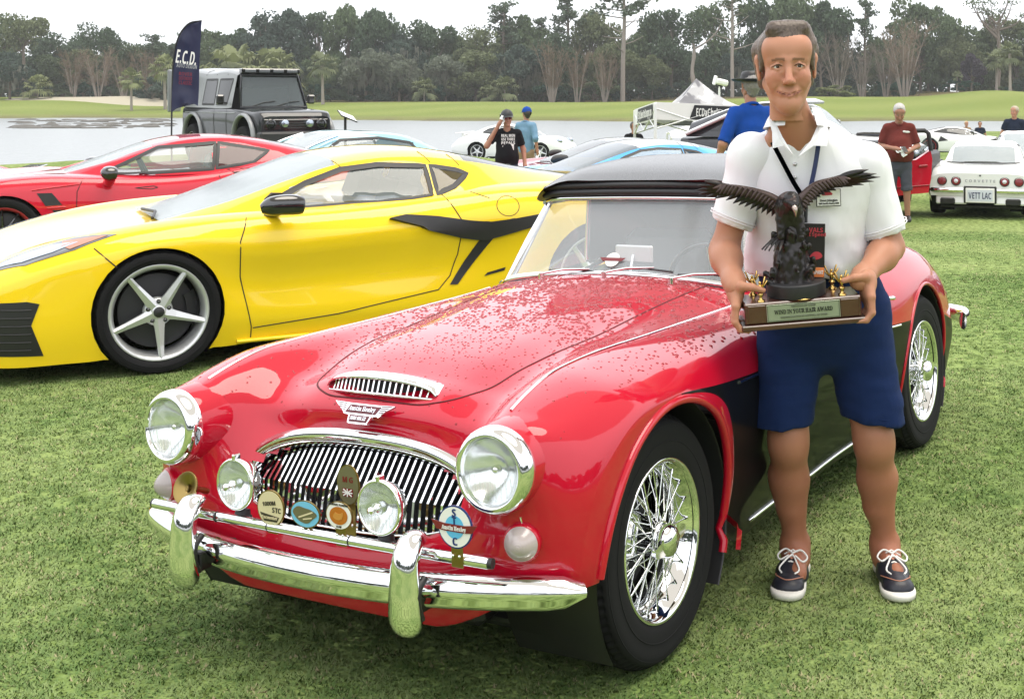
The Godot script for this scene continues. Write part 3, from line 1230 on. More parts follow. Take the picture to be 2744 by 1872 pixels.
func snag():
	var d:=186.0
	var x:=look(1573,300).x*d
	var fy:=ground_y(x,-d)
	var top:=CAM_Y+look(1573,55).y*d - fy
	var o:=thing("dead_tree","stumpy dead trunk with one long bare arm, rising behind the tent peak","tree",Vector3(x,fy,-d),0.0,"trees beyond the lake")
	var m:=MB.new()
	var path:=PackedVector3Array()
	var rad:=[]
	for i in 15:
		path.push_back(Vector3(0.15*sin(i*0.9),top*i/14.0,0))
		rad.push_back(0.34 - 0.012*i+(0.07 if i % 4==0 else 0.0))
	m.tube(path,rad,9)
	part("trunk",m,M.pale_bark,o)
	var b:=MB.new()
	b.tube(spl(P3([0,top*0.66,0,2.2,top*0.78,0,4.0,top*0.98,0,4.2,top*1.04,0]),4),[0.16,0.16,0.15,0.15,0.14,0.14,0.13,0.12,0.11,0.1,0.09,0.07,0.05],6)
	part("branch",b,M.pale_bark,o)
	var c:=MB.new()
	var r:=RandomNumberGenerator.new()
	r.seed=5
	for k in 420:
		leaf_clump(c,Vector3(0,top*r.randf_range(0.72,1.12),0)+in_ball(r)*Vector3(1.6,0.8,1.6),0.25,r)
	part("crown",c,M.leaf_dark,o)
func bare_limbed():
	var d:=192.0
	var x:=look(2262,300).x*d
	var fy:=ground_y(x,-d)
	var o:=thing("bare_tree","tall tree with dark bare limbs spreading at the top right corner","tree",Vector3(x,fy,-d),0.0,"trees beyond the lake")
	var h:=CAM_Y+look(2262,-10).y*d - fy
	var m:=MB.new()
	m.tube(spl(P3([0,0,0,0.4,h*0.4,0,0.1,h*0.7,0]),4),[0.4,0.38,0.36,0.34,0.32,0.3,0.28,0.26,0.24],7)
	part("trunk",m,M.bark,o)
	var b:=MB.new()
	var c:=MB.new()
	var r:=RandomNumberGenerator.new()
	r.seed=9
	for k in 11:
		var a:=r.randf_range(-1.1,1.1)
		var e:=Vector3(sin(a)*5.0,h*0.7+cos(a)*r.randf_range(2.0,5.5),r.randf_range(-2,2))
		var s:=Vector3(0.1,h*r.randf_range(0.55,0.72),0)
		var path:=spl(PackedVector3Array([s,s.lerp(e,0.5)+Vector3(sin(a)*0.6,-0.3,0),e]),4)
		b.tube(path,[0.2,0.18,0.16,0.14,0.12,0.1,0.08,0.06,0.04],5)
		for q in 12:
			var p:=path[r.randi_range(3,8)]
			twig(b,p,p+Vector3(r.randf_range(-1.6,1.6),r.randf_range(-0.2,1.2),r.randf_range(-1,1)),0.05)
		for q in 26:
			leaf_clump(c,path[8]+in_ball(r)*Vector3(1.5,0.5,1.0),0.2,r)
	part("limbs",b,M.bark,o)
	part("crown",c,M.leaf_mid,o)
const ROADSTER_AT:=Vector3(-0.46,0.0,-3.705)
const ROADSTER_YAW:=240.2
func car_paint(key: String,r: float,g: float,b: float,seed_: int) -> StandardMaterial3D:
	var m:=pm(key,r,g,b,0.35,0.0,1.0,0.035)
	m.metallic_specular=0.18
	return m
func ring_profile(a: Array) -> PackedVector2Array:
	return P2(a)
func tyre_mesh(r: float,inner: float,half: float,grooves:=4,teeth:=64,fine:=true) -> MB:
	var m:=MB.new()
	var prof:=spl2([inner,-half*0.82,inner+0.012,-half*0.95,lerpf(inner,r,0.5),-half*1.04,lerpf(inner,r,0.84),-half*0.98,r - 0.010,-half*0.80,r - 0.001,-half*0.62,r,0.0,r - 0.001,half*0.62,r - 0.010,half*0.80,lerpf(inner,r,0.84),half*0.98,lerpf(inner,r,0.5),half*1.04,inner+0.012,half*0.95,inner,half*0.82],5)
	var dense:=PackedVector2Array()
	for i in prof.size() - 1:
		var cnt:=6 if fine and prof[i].x>r - 0.012 and prof[i+1].x>r - 0.012 else 1
		for k in cnt:
			dense.push_back(prof[i].lerp(prof[i+1],float(k)/cnt))
	dense.push_back(prof[prof.size() - 1])
	var segs:=teeth*4 if fine else 48
	var R:=[]
	for p in dense:
		var row:=PackedVector3Array()
		for s in segs+1:
			var w:=TAU*(s % segs)/segs
			var rr:=p.x
			if fine and rr>r - 0.012:
				var zig:=absf(fmod(float(s % segs)/4.0,1.0) - 0.5)*0.018
				var a:=(p.y+zig+half)/(2.0*half)*(grooves+1)
				var e:=absf(a - roundf(a))*2.0*half/(grooves+1)
				if e<0.0028:
					rr-=0.008
				elif absf(p.y)>half*0.55 and s % 4==0:
					rr-=0.006
			row.push_back(Vector3(rr*cos(w),rr*sin(w),p.y))
		R.push_back(row)
	m.grid(R,true)
	for q in [0.45,0.80]:
		var path:=PackedVector3Array()
		for s in 49:
			var w:=TAU*(s % 48)/48
			path.push_back(Vector3(cos(w),sin(w),0)*lerpf(inner,r,q)+Vector3(0,0,half*1.035 if q<0.6 else half*1.0))
		m.tube(path,0.0025,5)
	return m
func wire_wheel(parent: Node3D,at: Vector3,turn: float,near: bool) -> Node3D:
	var w:=MeshInstance3D.new()
	w.name="wheel" if not parent.has_node("wheel") else "wheel_%03d" % (parent.get_children().filter(func(c): return String(c.name).begins_with("wheel")).size())
	parent.add_child(w)
	w.position=at
	w.rotation.y=turn
	if not M.has("_tyre_wire"):
		M["_tyre_wire"]=null
		roadster_tyre=tyre_mesh(0.330,0.203,0.080,4,76).build()
		var rim:=MB.new()
		rim.lathe(ring_profile([0.196,-0.070,0.212,-0.074,0.208,-0.060,0.190,-0.052,0.172,-0.030,0.166,0.0,0.172,0.026,0.186,0.044,0.196,0.052,0.203,0.064,0.213,0.070,0.217,0.076,0.214,0.081,0.206,0.078,0.200,0.068]),64)
		wire_rim=rim.build()
		var hub:=MB.new()
		hub.lathe(ring_profile([0.0,0.075,0.047,0.075,0.050,0.070,0.047,0.062,0.046,0.02,0.056,0.0,0.072,-0.02,0.075,-0.03,0.06,-0.035,0.0,-0.035]),32)
		wire_hub=hub.build()
		var sp:=MB.new()
		sp.lathe(ring_profile([0.044,0.072,0.046,0.082,0.044,0.096,0.036,0.108,0.020,0.114,0.0,0.115]),28)
		for s in [1.0,-1.0]:
			sp.prism(spl2([s*0.030,-0.022,s*0.060,-0.018,s*0.084,-0.010,s*0.090,0.004,s*0.080,0.014,s*0.055,0.018,s*0.030,0.022],3),0.012,Transform3D(Basis(),Vector3(0,0,0.088)))
		knock_off=sp.build()
		var sk:=MB.new()
		sk.tube(P3([0,0,0,0,0,0.93,0,0,1.0]),0.0021,5,false)
		sk.tube(P3([0,0,0.90,0,0,1.0]),0.0038,5,false)
		wire_spoke=sk.build()
	var tyre:=part("tyre",roadster_tyre,M.rubber,w)
	part("rim",wire_rim,M.chrome,w)
	part("hub",wire_hub,M.chrome,w)
	var ko:=part("knock_off_spinner",knock_off,M.chrome,w)
	ko.rotation.z=0.15
	var dr:=MB.new()
	dr.lathe(ring_profile([0.0,-0.045,0.15,-0.045,0.15,-0.075,0.0,-0.075]),32)
	part("brake_drum",dr,M.dark_inside,w)
	if near:
		var rows:=[[20,0.047,0.060,0.196,0.050,0.35],[20,0.048,0.055,0.170,0.012,-0.55],[20,0.070,-0.02,0.170,-0.010,0.6]]
		for q in rows:
			for k in int(q[0]):
				var a: float=TAU*k/q[0]+(0.07 if q[5]<0.0 else 0.0)
				var b: float=a+float(q[5])*(1.0 if k % 2==0 else -1.0)
				var o:=Vector3(cos(b)*q[1],sin(b)*q[1],q[2])
				var e:=Vector3(cos(a)*q[3],sin(a)*q[3],q[4])
				var s:=part("spoke",wire_spoke,M.chrome,w)
				var fr:=along(o,e - o)
				s.transform=Transform3D(fr.basis*Basis.from_scale(Vector3(1,1,(e - o).length())),o)
	return w
var roadster_tyre: Mesh
var wire_rim: Mesh
var wire_hub: Mesh
var knock_off: Mesh
var wire_spoke: Mesh
func roadster_stations() -> Array:
	var o:=0.33
	return [
		[0.0,o,-30,[0.44,0.0,0.44,0.2,0.44,0.36,0.44,0.48,0.43,0.57,0.41,0.62,0.40,0.645,0.385,0.66,0.375,0.665]],
		[0.0,o,-14,[0.53,0.0,0.53,0.2,0.525,0.36,0.51,0.48,0.49,0.58,0.46,0.645,0.43,0.67,0.40,0.685,0.375,0.69]],
		[0.0,o,0,[0.545,0.0,0.54,0.2,0.535,0.36,0.53,0.48,0.51,0.59,0.475,0.66,0.44,0.69,0.40,0.705,0.375,0.71]],
		[0.0,o,10,[0.515,0.0,0.515,0.2,0.52,0.36,0.54,0.48,0.53,0.60,0.49,0.675,0.45,0.705,0.41,0.72,0.375,0.722]],
		[0.0,o,20,[0.480,0.0,0.480,0.2,0.50,0.37,0.565,0.49,0.570,0.60,0.52,0.685,0.46,0.718,0.41,0.728,0.375,0.73]],
		[0.0,o,30,[0.462,0.0,0.463,0.2,0.490,0.37,0.630,0.505,0.635,0.605,0.55,0.690,0.47,0.728,0.41,0.735,0.375,0.735]],
		[0.0,o,38,[0.478,0.0,0.476,0.2,0.492,0.37,0.655,0.512,0.648,0.608,0.545,0.695,0.465,0.733,0.41,0.738,0.375,0.738]],
		[0.0,o,44,[0.530,0.0,0.518,0.2,0.507,0.37,0.622,0.512,0.608,0.610,0.525,0.70,0.455,0.737,0.41,0.74,0.375,0.739]],
		[0.0,o,52,[0.528,0.0,0.520,0.2,0.494,0.37,0.583,0.510,0.565,0.612,0.497,0.705,0.443,0.74,0.41,0.742,0.375,0.74]],
		[0.0,o,63,[0.502,0.0,0.494,0.2,0.466,0.37,0.541,0.505,0.523,0.613,0.468,0.708,0.426,0.742,0.40,0.744,0.375,0.742]],
		[0.0,o,76,[0.494,0.0,0.486,0.2,0.456,0.37,0.505,0.50,0.485,0.615,0.44,0.71,0.405,0.744,0.39,0.746,0.375,0.743]],
		[0.0,o,90,[0.500,0.0,0.492,0.2,0.462,0.37,0.493,0.495,0.47,0.617,0.425,0.713,0.392,0.746,0.382,0.747,0.37,0.743]],
		[-0.25,0.0,90,[0.852,0.0,0.845,0.2,0.812,0.38,0.824,0.495,0.80,0.62,0.755,0.715,0.700,0.748,0.56,0.742,0.42,0.728]],
		[-0.50,0.0,90,[0.870,0.0,0.864,0.22,0.835,0.39,0.828,0.50,0.80,0.63,0.75,0.70,0.675,0.722,0.40,0.705,0.17,0.66]],
		[-0.85,0.0,90,[0.895,0.0,0.888,0.22,0.860,0.40,0.832,0.53,0.80,0.63,0.745,0.695,0.660,0.712,0.40,0.695,0.17,0.65]],
		[-1.10,0.0,90,[0.900,0.0,0.893,0.22,0.868,0.40,0.832,0.57,0.795,0.64,0.735,0.695,0.648,0.712,0.40,0.695,0.17,0.65]],
		[-1.45,0.0,90,[0.860,0.0,0.858,0.22,0.845,0.42,0.805,0.60,0.775,0.66,0.715,0.702,0.630,0.718,0.39,0.70,0.17,0.65]],
		[-1.80,0.0,90,[0.855,0.0,0.855,0.22,0.84,0.42,0.805,0.60,0.775,0.665,0.705,0.715,0.612,0.730,0.38,0.715,0.17,0.67]],
		[-2.10,0.0,90,[0.868,0.0,0.865,0.22,0.84,0.40,0.842,0.55,0.82,0.65,0.735,0.725,0.596,0.750,0.40,0.742,0.22,0.70]],
		[-2.42,0.0,90,[0.845,0.0,0.84,0.22,0.82,0.38,0.868,0.52,0.845,0.63,0.75,0.71,0.572,0.738,0.46,0.735,0.30,0.71]],
		[-2.72,0.0,90,[0.795,0.0,0.79,0.22,0.765,0.37,0.840,0.50,0.815,0.60,0.71,0.685,0.530,0.716,0.42,0.71,0.26,0.69]],
		[-2.98,0.0,90,[0.715,0.0,0.71,0.22,0.69,0.36,0.755,0.485,0.735,0.57,0.64,0.645,0.487,0.678,0.38,0.672,0.25,0.65]],
		[-2.95,0.45,135,[0.285,0.0,0.28,0.2,0.27,0.34,0.31,0.46,0.30,0.54,0.24,0.60,0.10,0.645,0.0,0.645,-0.1,0.63]],
		[-2.95,0.42,180,[0.27,0.0,0.265,0.2,0.255,0.32,0.24,0.42,0.21,0.50,0.17,0.55,0.12,0.58,0.07,0.60,0.02,0.61]],
		[-2.95,0.42,215,[0.26,0.0,0.255,0.2,0.245,0.32,0.23,0.42,0.21,0.49,0.18,0.54,0.15,0.57,0.12,0.59,0.08,0.60]],
	]
func roadster():
	var red:=car_paint("red_paint",0.45,0.003,0.020,1)
	var blk:=car_paint("black_paint",0.006,0.006,0.007,2)
	blk.clearcoat=0.4
	blk.metallic_specular=0.1
	var car:=thing("roadster","vintage red and black roadster with wire wheels, chrome bumper and raised black soft top","car",ROADSTER_AT,deg_to_rad(ROADSTER_YAW))
	car.basis=Basis(Vector3.UP,deg_to_rad(ROADSTER_YAW))*Basis(Vector3.RIGHT,deg_to_rad(2.2))
	car.position.y=-0.024
	var R:=shell(roadster_stations(),9,5)
	for i in R.size():
		var row: PackedVector3Array=R[i]
		for j in row.size():
			var p:=row[j]
			if p.x>0.15:
				row[j].y=maxf(p.y,lerpf(0.225,0.345,smooth(0.30,0.66,absf(p.z))))
		R[i]=row
	var tm:=target(R)
	var ncol: int=R[0].size()
	var cuts:=[[0.0,0.33,0.376,0.5],[-2.40,0.33,0.375,0.52]]
	var mid:=(ncol - 1)/2
	var sw:=6*5
	var low:=MB.new()
	var up:=MB.new()
	var grille_hole:=func(p: Vector3) -> bool:
		var e:=pow(absf(p.z)/0.372,2.4)+pow((p.y - 0.505)/0.100,2.0)
		return p.x>0.2 and p.y<0.7 and e<1.0
	var cockpit:=func(p: Vector3) -> bool:
		return p.x<-1.06 and p.x>-2.0 and absf(p.z)<0.57 and p.y>0.76
	var lamp_hole:=func(p: Vector3) -> bool:
		return p.x>0.40 and Vector2(absf(p.z) - 0.548,p.y - 0.645).length()<0.088
	var keep_up:=func(p: Vector3) -> bool:
		return not lamp_hole.call(p) and not grille_hole.call(p) and not cockpit.call(p)
	var top:=[]
	for r in R:
		top.push_back(r.slice(mid - sw,mid+sw+1))
	up.grid(top,false,cuts,keep_up,Vector2.ONE,-1 if false else 0)
	for side in [0,1]:
		var side_rows:=[]
		for r in R:
			side_rows.push_back(r.slice(0,mid - sw+1) if side==0 else r.slice(mid+sw,ncol))
		var s:=1.0 if side==1 else -1.0
		var ahead:=func(p: Vector3) -> bool: return p.x>-0.03
		var behind:=func(p: Vector3) -> bool: return p.x<=-0.03
		up.grid(side_rows,false,cuts,ahead)
		low.grid(side_rows,false,cuts,behind)
	part("body_shell",up,red,car)
	part("lower_side",low,blk,car,"black lower side below the swage line")
	for s in [-1.0,1.0]:
		for wx in [0.0,-2.40]:
			var path:=PackedVector3Array()
			for k in 41:
				var a:=deg_to_rad(lerpf(4.0 if wx==0.0 else -12.0,202.0,k/40.0))
				var p:=Vector2(wx+cos(a)*0.376,0.33+sin(a)*0.376)
				var zz:=-1.0
				for e in 6:
					var w=land(tm,frame(Vector3(0,0,s*1.2),Vector3(s,0,0),Vector3.UP),Vector2(p.x*s,p.y)+Vector2((p.x - wx)*s,p.y - 0.33)*0.02*e,0.2)
					if w != null and absf(w[0].z)>0.45:
						zz=absf(w[0].z)
						break
				if zz<0.0:
					zz=0.70
				path.push_back(Vector3(p.x,p.y,s*(zz - 0.001)))
			var m:=MB.new()
			m.tube(path,0.013 if wx==0.0 else 0.008,8,true)
			part("wheel_arch_lip",m,red,car)
			var well:=MB.new()
			var rows:=[]
			for z in [0.735,0.70,0.42,0.40]:
				var row:=PackedVector3Array()
				for k in 25:
					var a2:=PI*lerpf(-0.2,1.2,k/24.0)
					var rad:=0.372 if z<0.71 else 0.376
					if z<0.41:
						rad=0.02
					row.push_back(Vector3(wx+cos(a2)*rad,0.33+sin(a2)*rad,s*z*(0.96 if z>0.71 else 1.0)))
				rows.push_back(row)
			well.grid(rows)
			part("wheel_well",well,M.black,car)
	for s in [-1.0,1.0]:
		var m:=MB.new()
		var row_a:=PackedVector3Array()
		var row_b:=PackedVector3Array()
		var row_c:=PackedVector3Array()
		var sfr:=frame(Vector3(0,0,s*1.2),Vector3(s,0,0),Vector3.UP)
		for k in 33:
			var a:=deg_to_rad(lerpf(80.0,200.0,k/32.0))
			var wid:=0.012+0.040*smooth(95.0,140.0,rad_to_deg(a)) - 0.018*smooth(170.0,200.0,rad_to_deg(a))
			for e in 3:
				var rr: float=0.374+wid*e/2.0
				var p:=Vector2(cos(a)*rr,0.33+sin(a)*rr)
				var w=land(tm,sfr,Vector2(p.x*s,p.y))
				var q:=Vector3(p.x,p.y,s*0.74)
				if w != null:
					q=w[0]+Vector3(0,0,s*(0.006 if e<2 else 0.001))
				[row_a,row_b,row_c][e].push_back(q)
		m.grid([row_a,row_b,row_c])
		part("red_flange",m,red,car)
	var pan:=MB.new()
	pan.box(Vector3(3.1,0.05,1.10),Transform3D(Basis(),Vector3(-1.25,0.17,0)),0.02)
	pan.box(Vector3(0.5,0.35,0.7),Transform3D(Basis(),Vector3(0.12,0.34,0)),0.02)
	part("floor_pan",pan,M.black,car)
	for w in [[0.0,-0.615,PI,true],[-2.40,-0.635,PI,true],[0.0,0.615,0.0,false],[-2.40,0.635,0.0,false]]:
		wire_wheel(car,Vector3(w[0],0.330,w[1]),w[2],w[3])
	roadster_front(car,tm,red)
	roadster_top(car,tm,red)
	raindrops(car,tm)
func roadster_front(car: Node3D,tm: TriangleMesh,red: Material):
	var fr := frame(Vector3(0.3,0,0),Vector3(0,0,-1),Vector3.UP)
	fr=Transform3D(Basis(Vector3(0,0,-1),Vector3(0,1,0),Vector3(1,0,0)),Vector3(0.3,0,0))
	var down := Transform3D(Basis(Vector3(0,0,-1),Vector3(-1,0,0),Vector3(0,1,0)),Vector3.ZERO)
	var gy:=Vector3(-0.50,1.0,0).normalized()
	var gf:=Transform3D(Basis(Vector3(0,0,-1),gy,Vector3(0,0,-1).cross(gy)),Vector3(0.452,0.508,0))
	var arch := func(t: float,a: float,b: float) -> Vector2:
		var c:=cos(t)
		var s:=sin(t)
		var y:=b*(pow(absf(s),0.85)*signf(s))
		return Vector2(a*signf(c)*pow(absf(c),0.80),y*(1.0 if s>0.0 else 0.86))
	var surround:=MB.new()
	var rows:=[]
	for q in [[0.420,0.150,-0.030],[0.424,0.156,0.004],[0.416,0.150,0.022],[0.398,0.133,0.027],[0.380,0.112,0.016],[0.376,0.108,-0.01]]:
		var row:=PackedVector3Array()
		for k in 73:
			var t:=TAU*(k % 72)/72
			var p: Vector2=arch.call(t,q[0],q[1])
			if sin(t)<0.0:
				p=arch.call(t,lerpf(q[0],0.386,0.7),lerpf(q[1],0.118,0.75))
			row.push_back(gf*Vector3(p.x,p.y,float(q[2]) - 0.025*pow(p.x/0.42,2.0)))
		rows.push_back(row)
	surround.grid(rows,true)
	part("grille_surround",surround,M.chrome,car)
	var back:=MB.new()
	var brow:=[]
	for q in [0.02,0.5,1.0]:
		var row:=PackedVector3Array()
		for k in 49:
			var p: Vector2=arch.call(TAU*(k % 48)/48,0.39*q,0.125*q)
			row.push_back(gf*Vector3(p.x,p.y,-0.07 - 0.025*pow(p.x/0.42,2.0)))
		brow.push_back(row)
	back.grid(brow,true)
	part("grille_back",back,M.dark_inside,car)
	var n:=35
	for k in n:
		var x:=lerpf(-0.365,0.365,float(k)/(n - 1))
		var c:=pow(maxf(0.0,1.0 - pow(absf(x)/0.378,1.0/0.80*1.0)),0.5)
		var f:=sqrt(maxf(0.02,1.0 - pow(absf(x)/0.378,2.5)))
		var hi:=0.112*f
		var lo:=-0.098*f
		var bow:=-0.025*pow(x/0.42,2.0)
		var m:=MB.new()
		var pts:=PackedVector3Array([gf*Vector3(x,lo,-0.012+bow),gf*Vector3(x,lerpf(lo,hi,0.42),0.010+bow),gf*Vector3(x,hi,-0.016+bow)])
		var rr:=[]
		for i in 3:
			var row:=PackedVector3Array()
			var dz:=0.022
			for e in [[-0.0042,-dz],[-0.0034,0.0],[0.0034,0.0],[0.0042,-dz]]:
				row.push_back(pts[i]+gf.basis*Vector3(e[0],0,e[1]))
			rr.push_back(row)
		for i in 2:
			for j in 3:
				m.flat(rr[i][j],rr[i][j+1],rr[i+1][j+1],rr[i+1][j],pts[1] - gf.basis.z*0.05)
		part("grille_slat",m,M.chrome,car)
	for s in [-1.0,1.0]:
		var hf:=along(Vector3(0.548,0.645,s*0.548),Vector3(1.0,0.05,s*0.04))
		var pod:=MB.new()
		pod.lathe(ring_profile([0.118,-0.16,0.115,-0.08,0.108,-0.02,0.101,0.006]),40,hf)
		var hl:=part("headlight_pod",pod,red,car)
		var bz:=MB.new()
		bz.lathe(ring_profile([0.098,-0.012,0.104,0.0,0.105,0.016,0.101,0.032,0.094,0.042,0.086,0.046,0.081,0.043,0.079,0.034,0.077,0.03]),48,hf)
		var h:=part("headlight",bz,M.chrome,car)
		lamp_glass(h,hf,0.079,0.030,0.017)
	for s in [-1.0,1.0]:
		var lf:=along(Vector3(0.615,0.538,s*0.245),Vector3(1.0,0.02,s*0.02))
		var m:=MB.new()
		m.lathe(ring_profile([0.0,-0.052,0.030,-0.048,0.052,-0.032,0.063,-0.010,0.067,0.0,0.069,0.009,0.067,0.015,0.062,0.017,0.060,0.012]),40,lf)
		var d:=part("driving_lamp",m,M.chrome,car)
		lamp_glass(d,lf,0.061,0.012,0.010)
		var b:=MB.new()
		b.lathe(ring_profile([0.0,0.050,0.008,0.047,0.011,0.041,0.008,0.035,0.014,0.029,0.017,0.016,0.016,0.0]),20,lf)
		part("bulb_shield",b,M.chrome,d)
		var st:=MB.new()
		st.tube(P3([0.600,0.468,s*0.245,0.606,0.445,s*0.245]),[0.018,0.024],10)
		st.box(Vector3(0.03,0.014,0.05),Transform3D(Basis(),Vector3(0.606,0.447,s*0.245)),0.003)
		part("lamp_bracket",st,M.trim,d)
		var cl:=MB.new()
		cl.box(Vector3(0.012,0.018,0.024),lf*Transform3D(Basis(),Vector3(0,0.070,0.007)),0.003)
		part("rim_clip",cl,M.chrome,d)
	var path:=PackedVector3Array()
	for k in 41:
		var t:=k/20.0 - 1.0
		var z:=0.735*t
		path.push_back(Vector3(0.652 - 0.155*pow(absf(t),2.3) - 0.02*smooth(0.93,1.0,absf(t)),0.352+0.012*t*t,z))
	var bm:=MB.new()
	var br:=[]
	for k in 41:
		var t:=k/20.0 - 1.0
		var tg:=(path[mini(k+1,40)] - path[maxi(k - 1,0)]).normalized()
		var out:=tg.cross(Vector3.DOWN).normalized()
		if out.x<0.0:
			out=-out
		var sh:=sqrt(maxf(0.06,1.0 - pow(smooth(0.90,1.02,absf(t)),2.0)))
		var row:=PackedVector3Array()
		for e in [[-0.022,0.036],[-0.008,0.041],[0.010,0.035],[0.021,0.022],[0.026,0.008],[0.025,-0.006],[0.019,-0.011],[0.020,-0.022],[0.012,-0.034],[-0.004,-0.041],[-0.022,-0.036]]:
			row.push_back(path[k]+out*float(e[0])+Vector3.UP*float(e[1])*sh)
		br.push_back(row)
	bm.grid(br)
	part("front_bumper",bm,M.chrome,car)
	for s in [-1.0,1.0]:
		var m:=MB.new()
		m.tube(spl(P3([0.630,0.490,s*0.372,0.664,0.482,s*0.372,0.684,0.450,s*0.372,0.691,0.395,s*0.372,0.693,0.345,s*0.372,0.686,0.300,s*0.372,0.660,0.280,s*0.372]),6),
			[0.022,0.026,0.029,0.031,0.032,0.033,0.034,0.034,0.035,0.036,0.037,0.037,0.038,0.038,0.039,0.039,0.040,0.040,0.041,0.041,0.042,0.042,0.043,0.043,0.044,0.044,0.045,0.045,0.045,0.044,0.043,0.041,0.038,0.034,0.029,0.022,0.015],16,true,0.70,Vector3.FORWARD)
		part("overrider",m,M.chrome,car)
		for e in [-1.0,1.0]:
			var st:=MB.new()
			st.tube(spl(P3([0.66,0.405,s*0.372+e*0.036,0.684,0.385,s*0.372+e*0.036,0.690,0.35,s*0.372+e*0.036,0.676,0.312,s*0.372+e*0.036]),4),0.009,6)
			part("overrider_rubber",st,M.black,car)
		var ir:=MB.new()
		ir.box(Vector3(0.22,0.05,0.03),Transform3D(Basis(),Vector3(0.55,0.33,s*0.36)),0.004)
		part("bumper_iron",ir,M.black,car)
	var bar:=MB.new()
	bar.tube(P3([0.618,0.447,-0.565,0.628,0.447,-0.3,0.632,0.447,0.0,0.628,0.447,0.3,0.618,0.447,0.565]),0.0135,14)
	var bb:=part("badge_bar",bar,M.chrome,car)
	for z in [-0.31,-0.12,0.02,0.155]:
		var jn:=MB.new()
		jn.tube(P3([0.6305,0.447,-z - 0.0015,0.6305,0.447,-z+0.0015]),0.0141,14)
		part("bar_joint",jn,M.trim,bb)
	for s in [-1.0,1.0]:
		var e:=MB.new()
		e.tube(P3([0.618,0.447,s*0.564,0.6165,0.447,s*0.574]),0.0125,12)
		part("end_cap",e,M.black,bb)
	badges(car)
	for s in [-1.0,1.0]:
		var w=land(tm,fr,Vector2(-s*0.595,0.475))
		var at: Vector3=w[0] if w != null else Vector3(0.52,0.475,s*0.595)
		var sf:=along(at+Vector3(-0.012,0,0),Vector3(1,0,s*0.35))
		var rim:=MB.new()
		rim.lathe(ring_profile([0.046,-0.03,0.047,0.022,0.043,0.030,0.038,0.030]),28,sf)
		var sl:=part("side_lamp",rim,red,car)
		var le:=MB.new()
		var pr:=PackedVector2Array()
		for k in 14:
			var q:=k/13.0
			pr.push_back(Vector2(0.0405*(1.0 - q)+(0.0012 if k % 2==0 else 0.0),0.028+0.034*(1.0 - pow(1.0 - q,2.0))+(0.0015 if k % 2==0 else 0.0)))
		le.lathe(pr,28,sf)
		var lm:=pm("frosted_lens",0.42,0.36,0.35,0.16)
		lm.metallic_specular=0.6
		part("lens",le,lm,sl)
		var sm:=trail(tm,P2([-s*0.60,0.535,-s*0.602,0.515]),fr,0.01,0.0025)
		if sm.v.size()>0:
			part("wing_seam",sm,M.chrome,car)
	var sc:=frame(Vector3(0.352,0.748,0.0),Vector3(0,0,-1),Vector3(-0.25,1,0))
	var brow2:=MB.new()
	var rws:=[]
	for k in 33:
		var t:=k/16.0 - 1.0
		var f:=sqrt(maxf(0.0,1.0 - pow(absf(t),2.6)))
		var z:=0.192*t
		var row:=PackedVector3Array()
		for e in [[-0.075,0.020],[-0.045,0.046],[-0.012,0.052],[0.012,0.049],[0.020,0.040],[0.012,0.034],[-0.02,0.030]]:
			row.push_back(Vector3(0.344+float(e[0]) - 0.035*t*t,0.744+float(e[1])*(0.25+0.75*f) - 0.012*t*t,-z))
		rws.push_back(row)
	brow2.grid(rws)
	var scoop:=part("bonnet_scoop",brow2,M.chrome,car)
	var lip:=MB.new()
	var lp:=PackedVector3Array()
	for k in 33:
		var t:=k/16.0 - 1.0
		lp.push_back(Vector3(0.362 - 0.035*t*t,0.742 - 0.010*t*t,-0.182*t))
	lip.tube(lp,0.0045,8)
	part("scoop_lip",lip,M.chrome,scoop)
	var mouth:=MB.new()
	var ma:=PackedVector3Array()
	var mb2:=PackedVector3Array()
	for k in 33:
		var t:=k/16.0 - 1.0
		var f:=sqrt(maxf(0.0,1.0 - pow(absf(t),2.6)))
		ma.push_back(Vector3(0.336 - 0.035*t*t,0.739 - 0.010*t*t,-0.182*t))
		mb2.push_back(Vector3(0.322 - 0.035*t*t,0.744+0.036*f - 0.010*t*t,-0.184*t))
	mouth.grid([ma,mb2])
	part("scoop_mouth",mouth,M.dark_inside,scoop)
	for k in 19:
		var t:=lerpf(-0.90,0.90,k/18.0)
		var f:=sqrt(maxf(0.0,1.0 - pow(absf(t),2.6)))
		var m:=MB.new()
		m.tube(P3([0.360 - 0.035*t*t,0.742 - 0.010*t*t,-0.182*t,0.346 - 0.035*t*t,0.744+0.036*f - 0.010*t*t,-0.184*t]),0.0034,6,false)
		part("scoop_bar",m,M.chrome,scoop)
	var bf:=frame(Vector3(0.398,0.700,0.0),Vector3(0,0,-1),Vector3(-0.62,0.78,0))
	var wing:=MB.new()
	wing.prism(P2([-0.105,0.022,-0.045,0.020,0.045,0.020,0.105,0.022,0.088,0.010,0.080,0.006,0.074,0.000,0.066,-0.004,0.058,-0.012,0.040,-0.014,0.034,-0.036,-0.034,-0.036,-0.040,-0.014,-0.058,-0.012,-0.066,-0.004,-0.074,0.000,-0.080,0.006,-0.088,0.010]),0.006,bf)
	var bd:=part("winged_badge",wing,M.chrome,car)
	var dark_red:=pm("badge_red",0.10,0.004,0.010,0.3)
	var pl:=MB.new()
	pl.prism(P2([-0.055,-0.008,0.050,-0.008,0.060,0.015,-0.046,0.015]),0.0012,bf*Transform3D(Basis(),Vector3(0,0,0.006)))
	pl.prism(P2([-0.030,-0.033,0.030,-0.033,0.034,-0.014,-0.034,-0.014]),0.0012,bf*Transform3D(Basis(),Vector3(0,0,0.006)))
	part("enamel",pl,dark_red,bd)
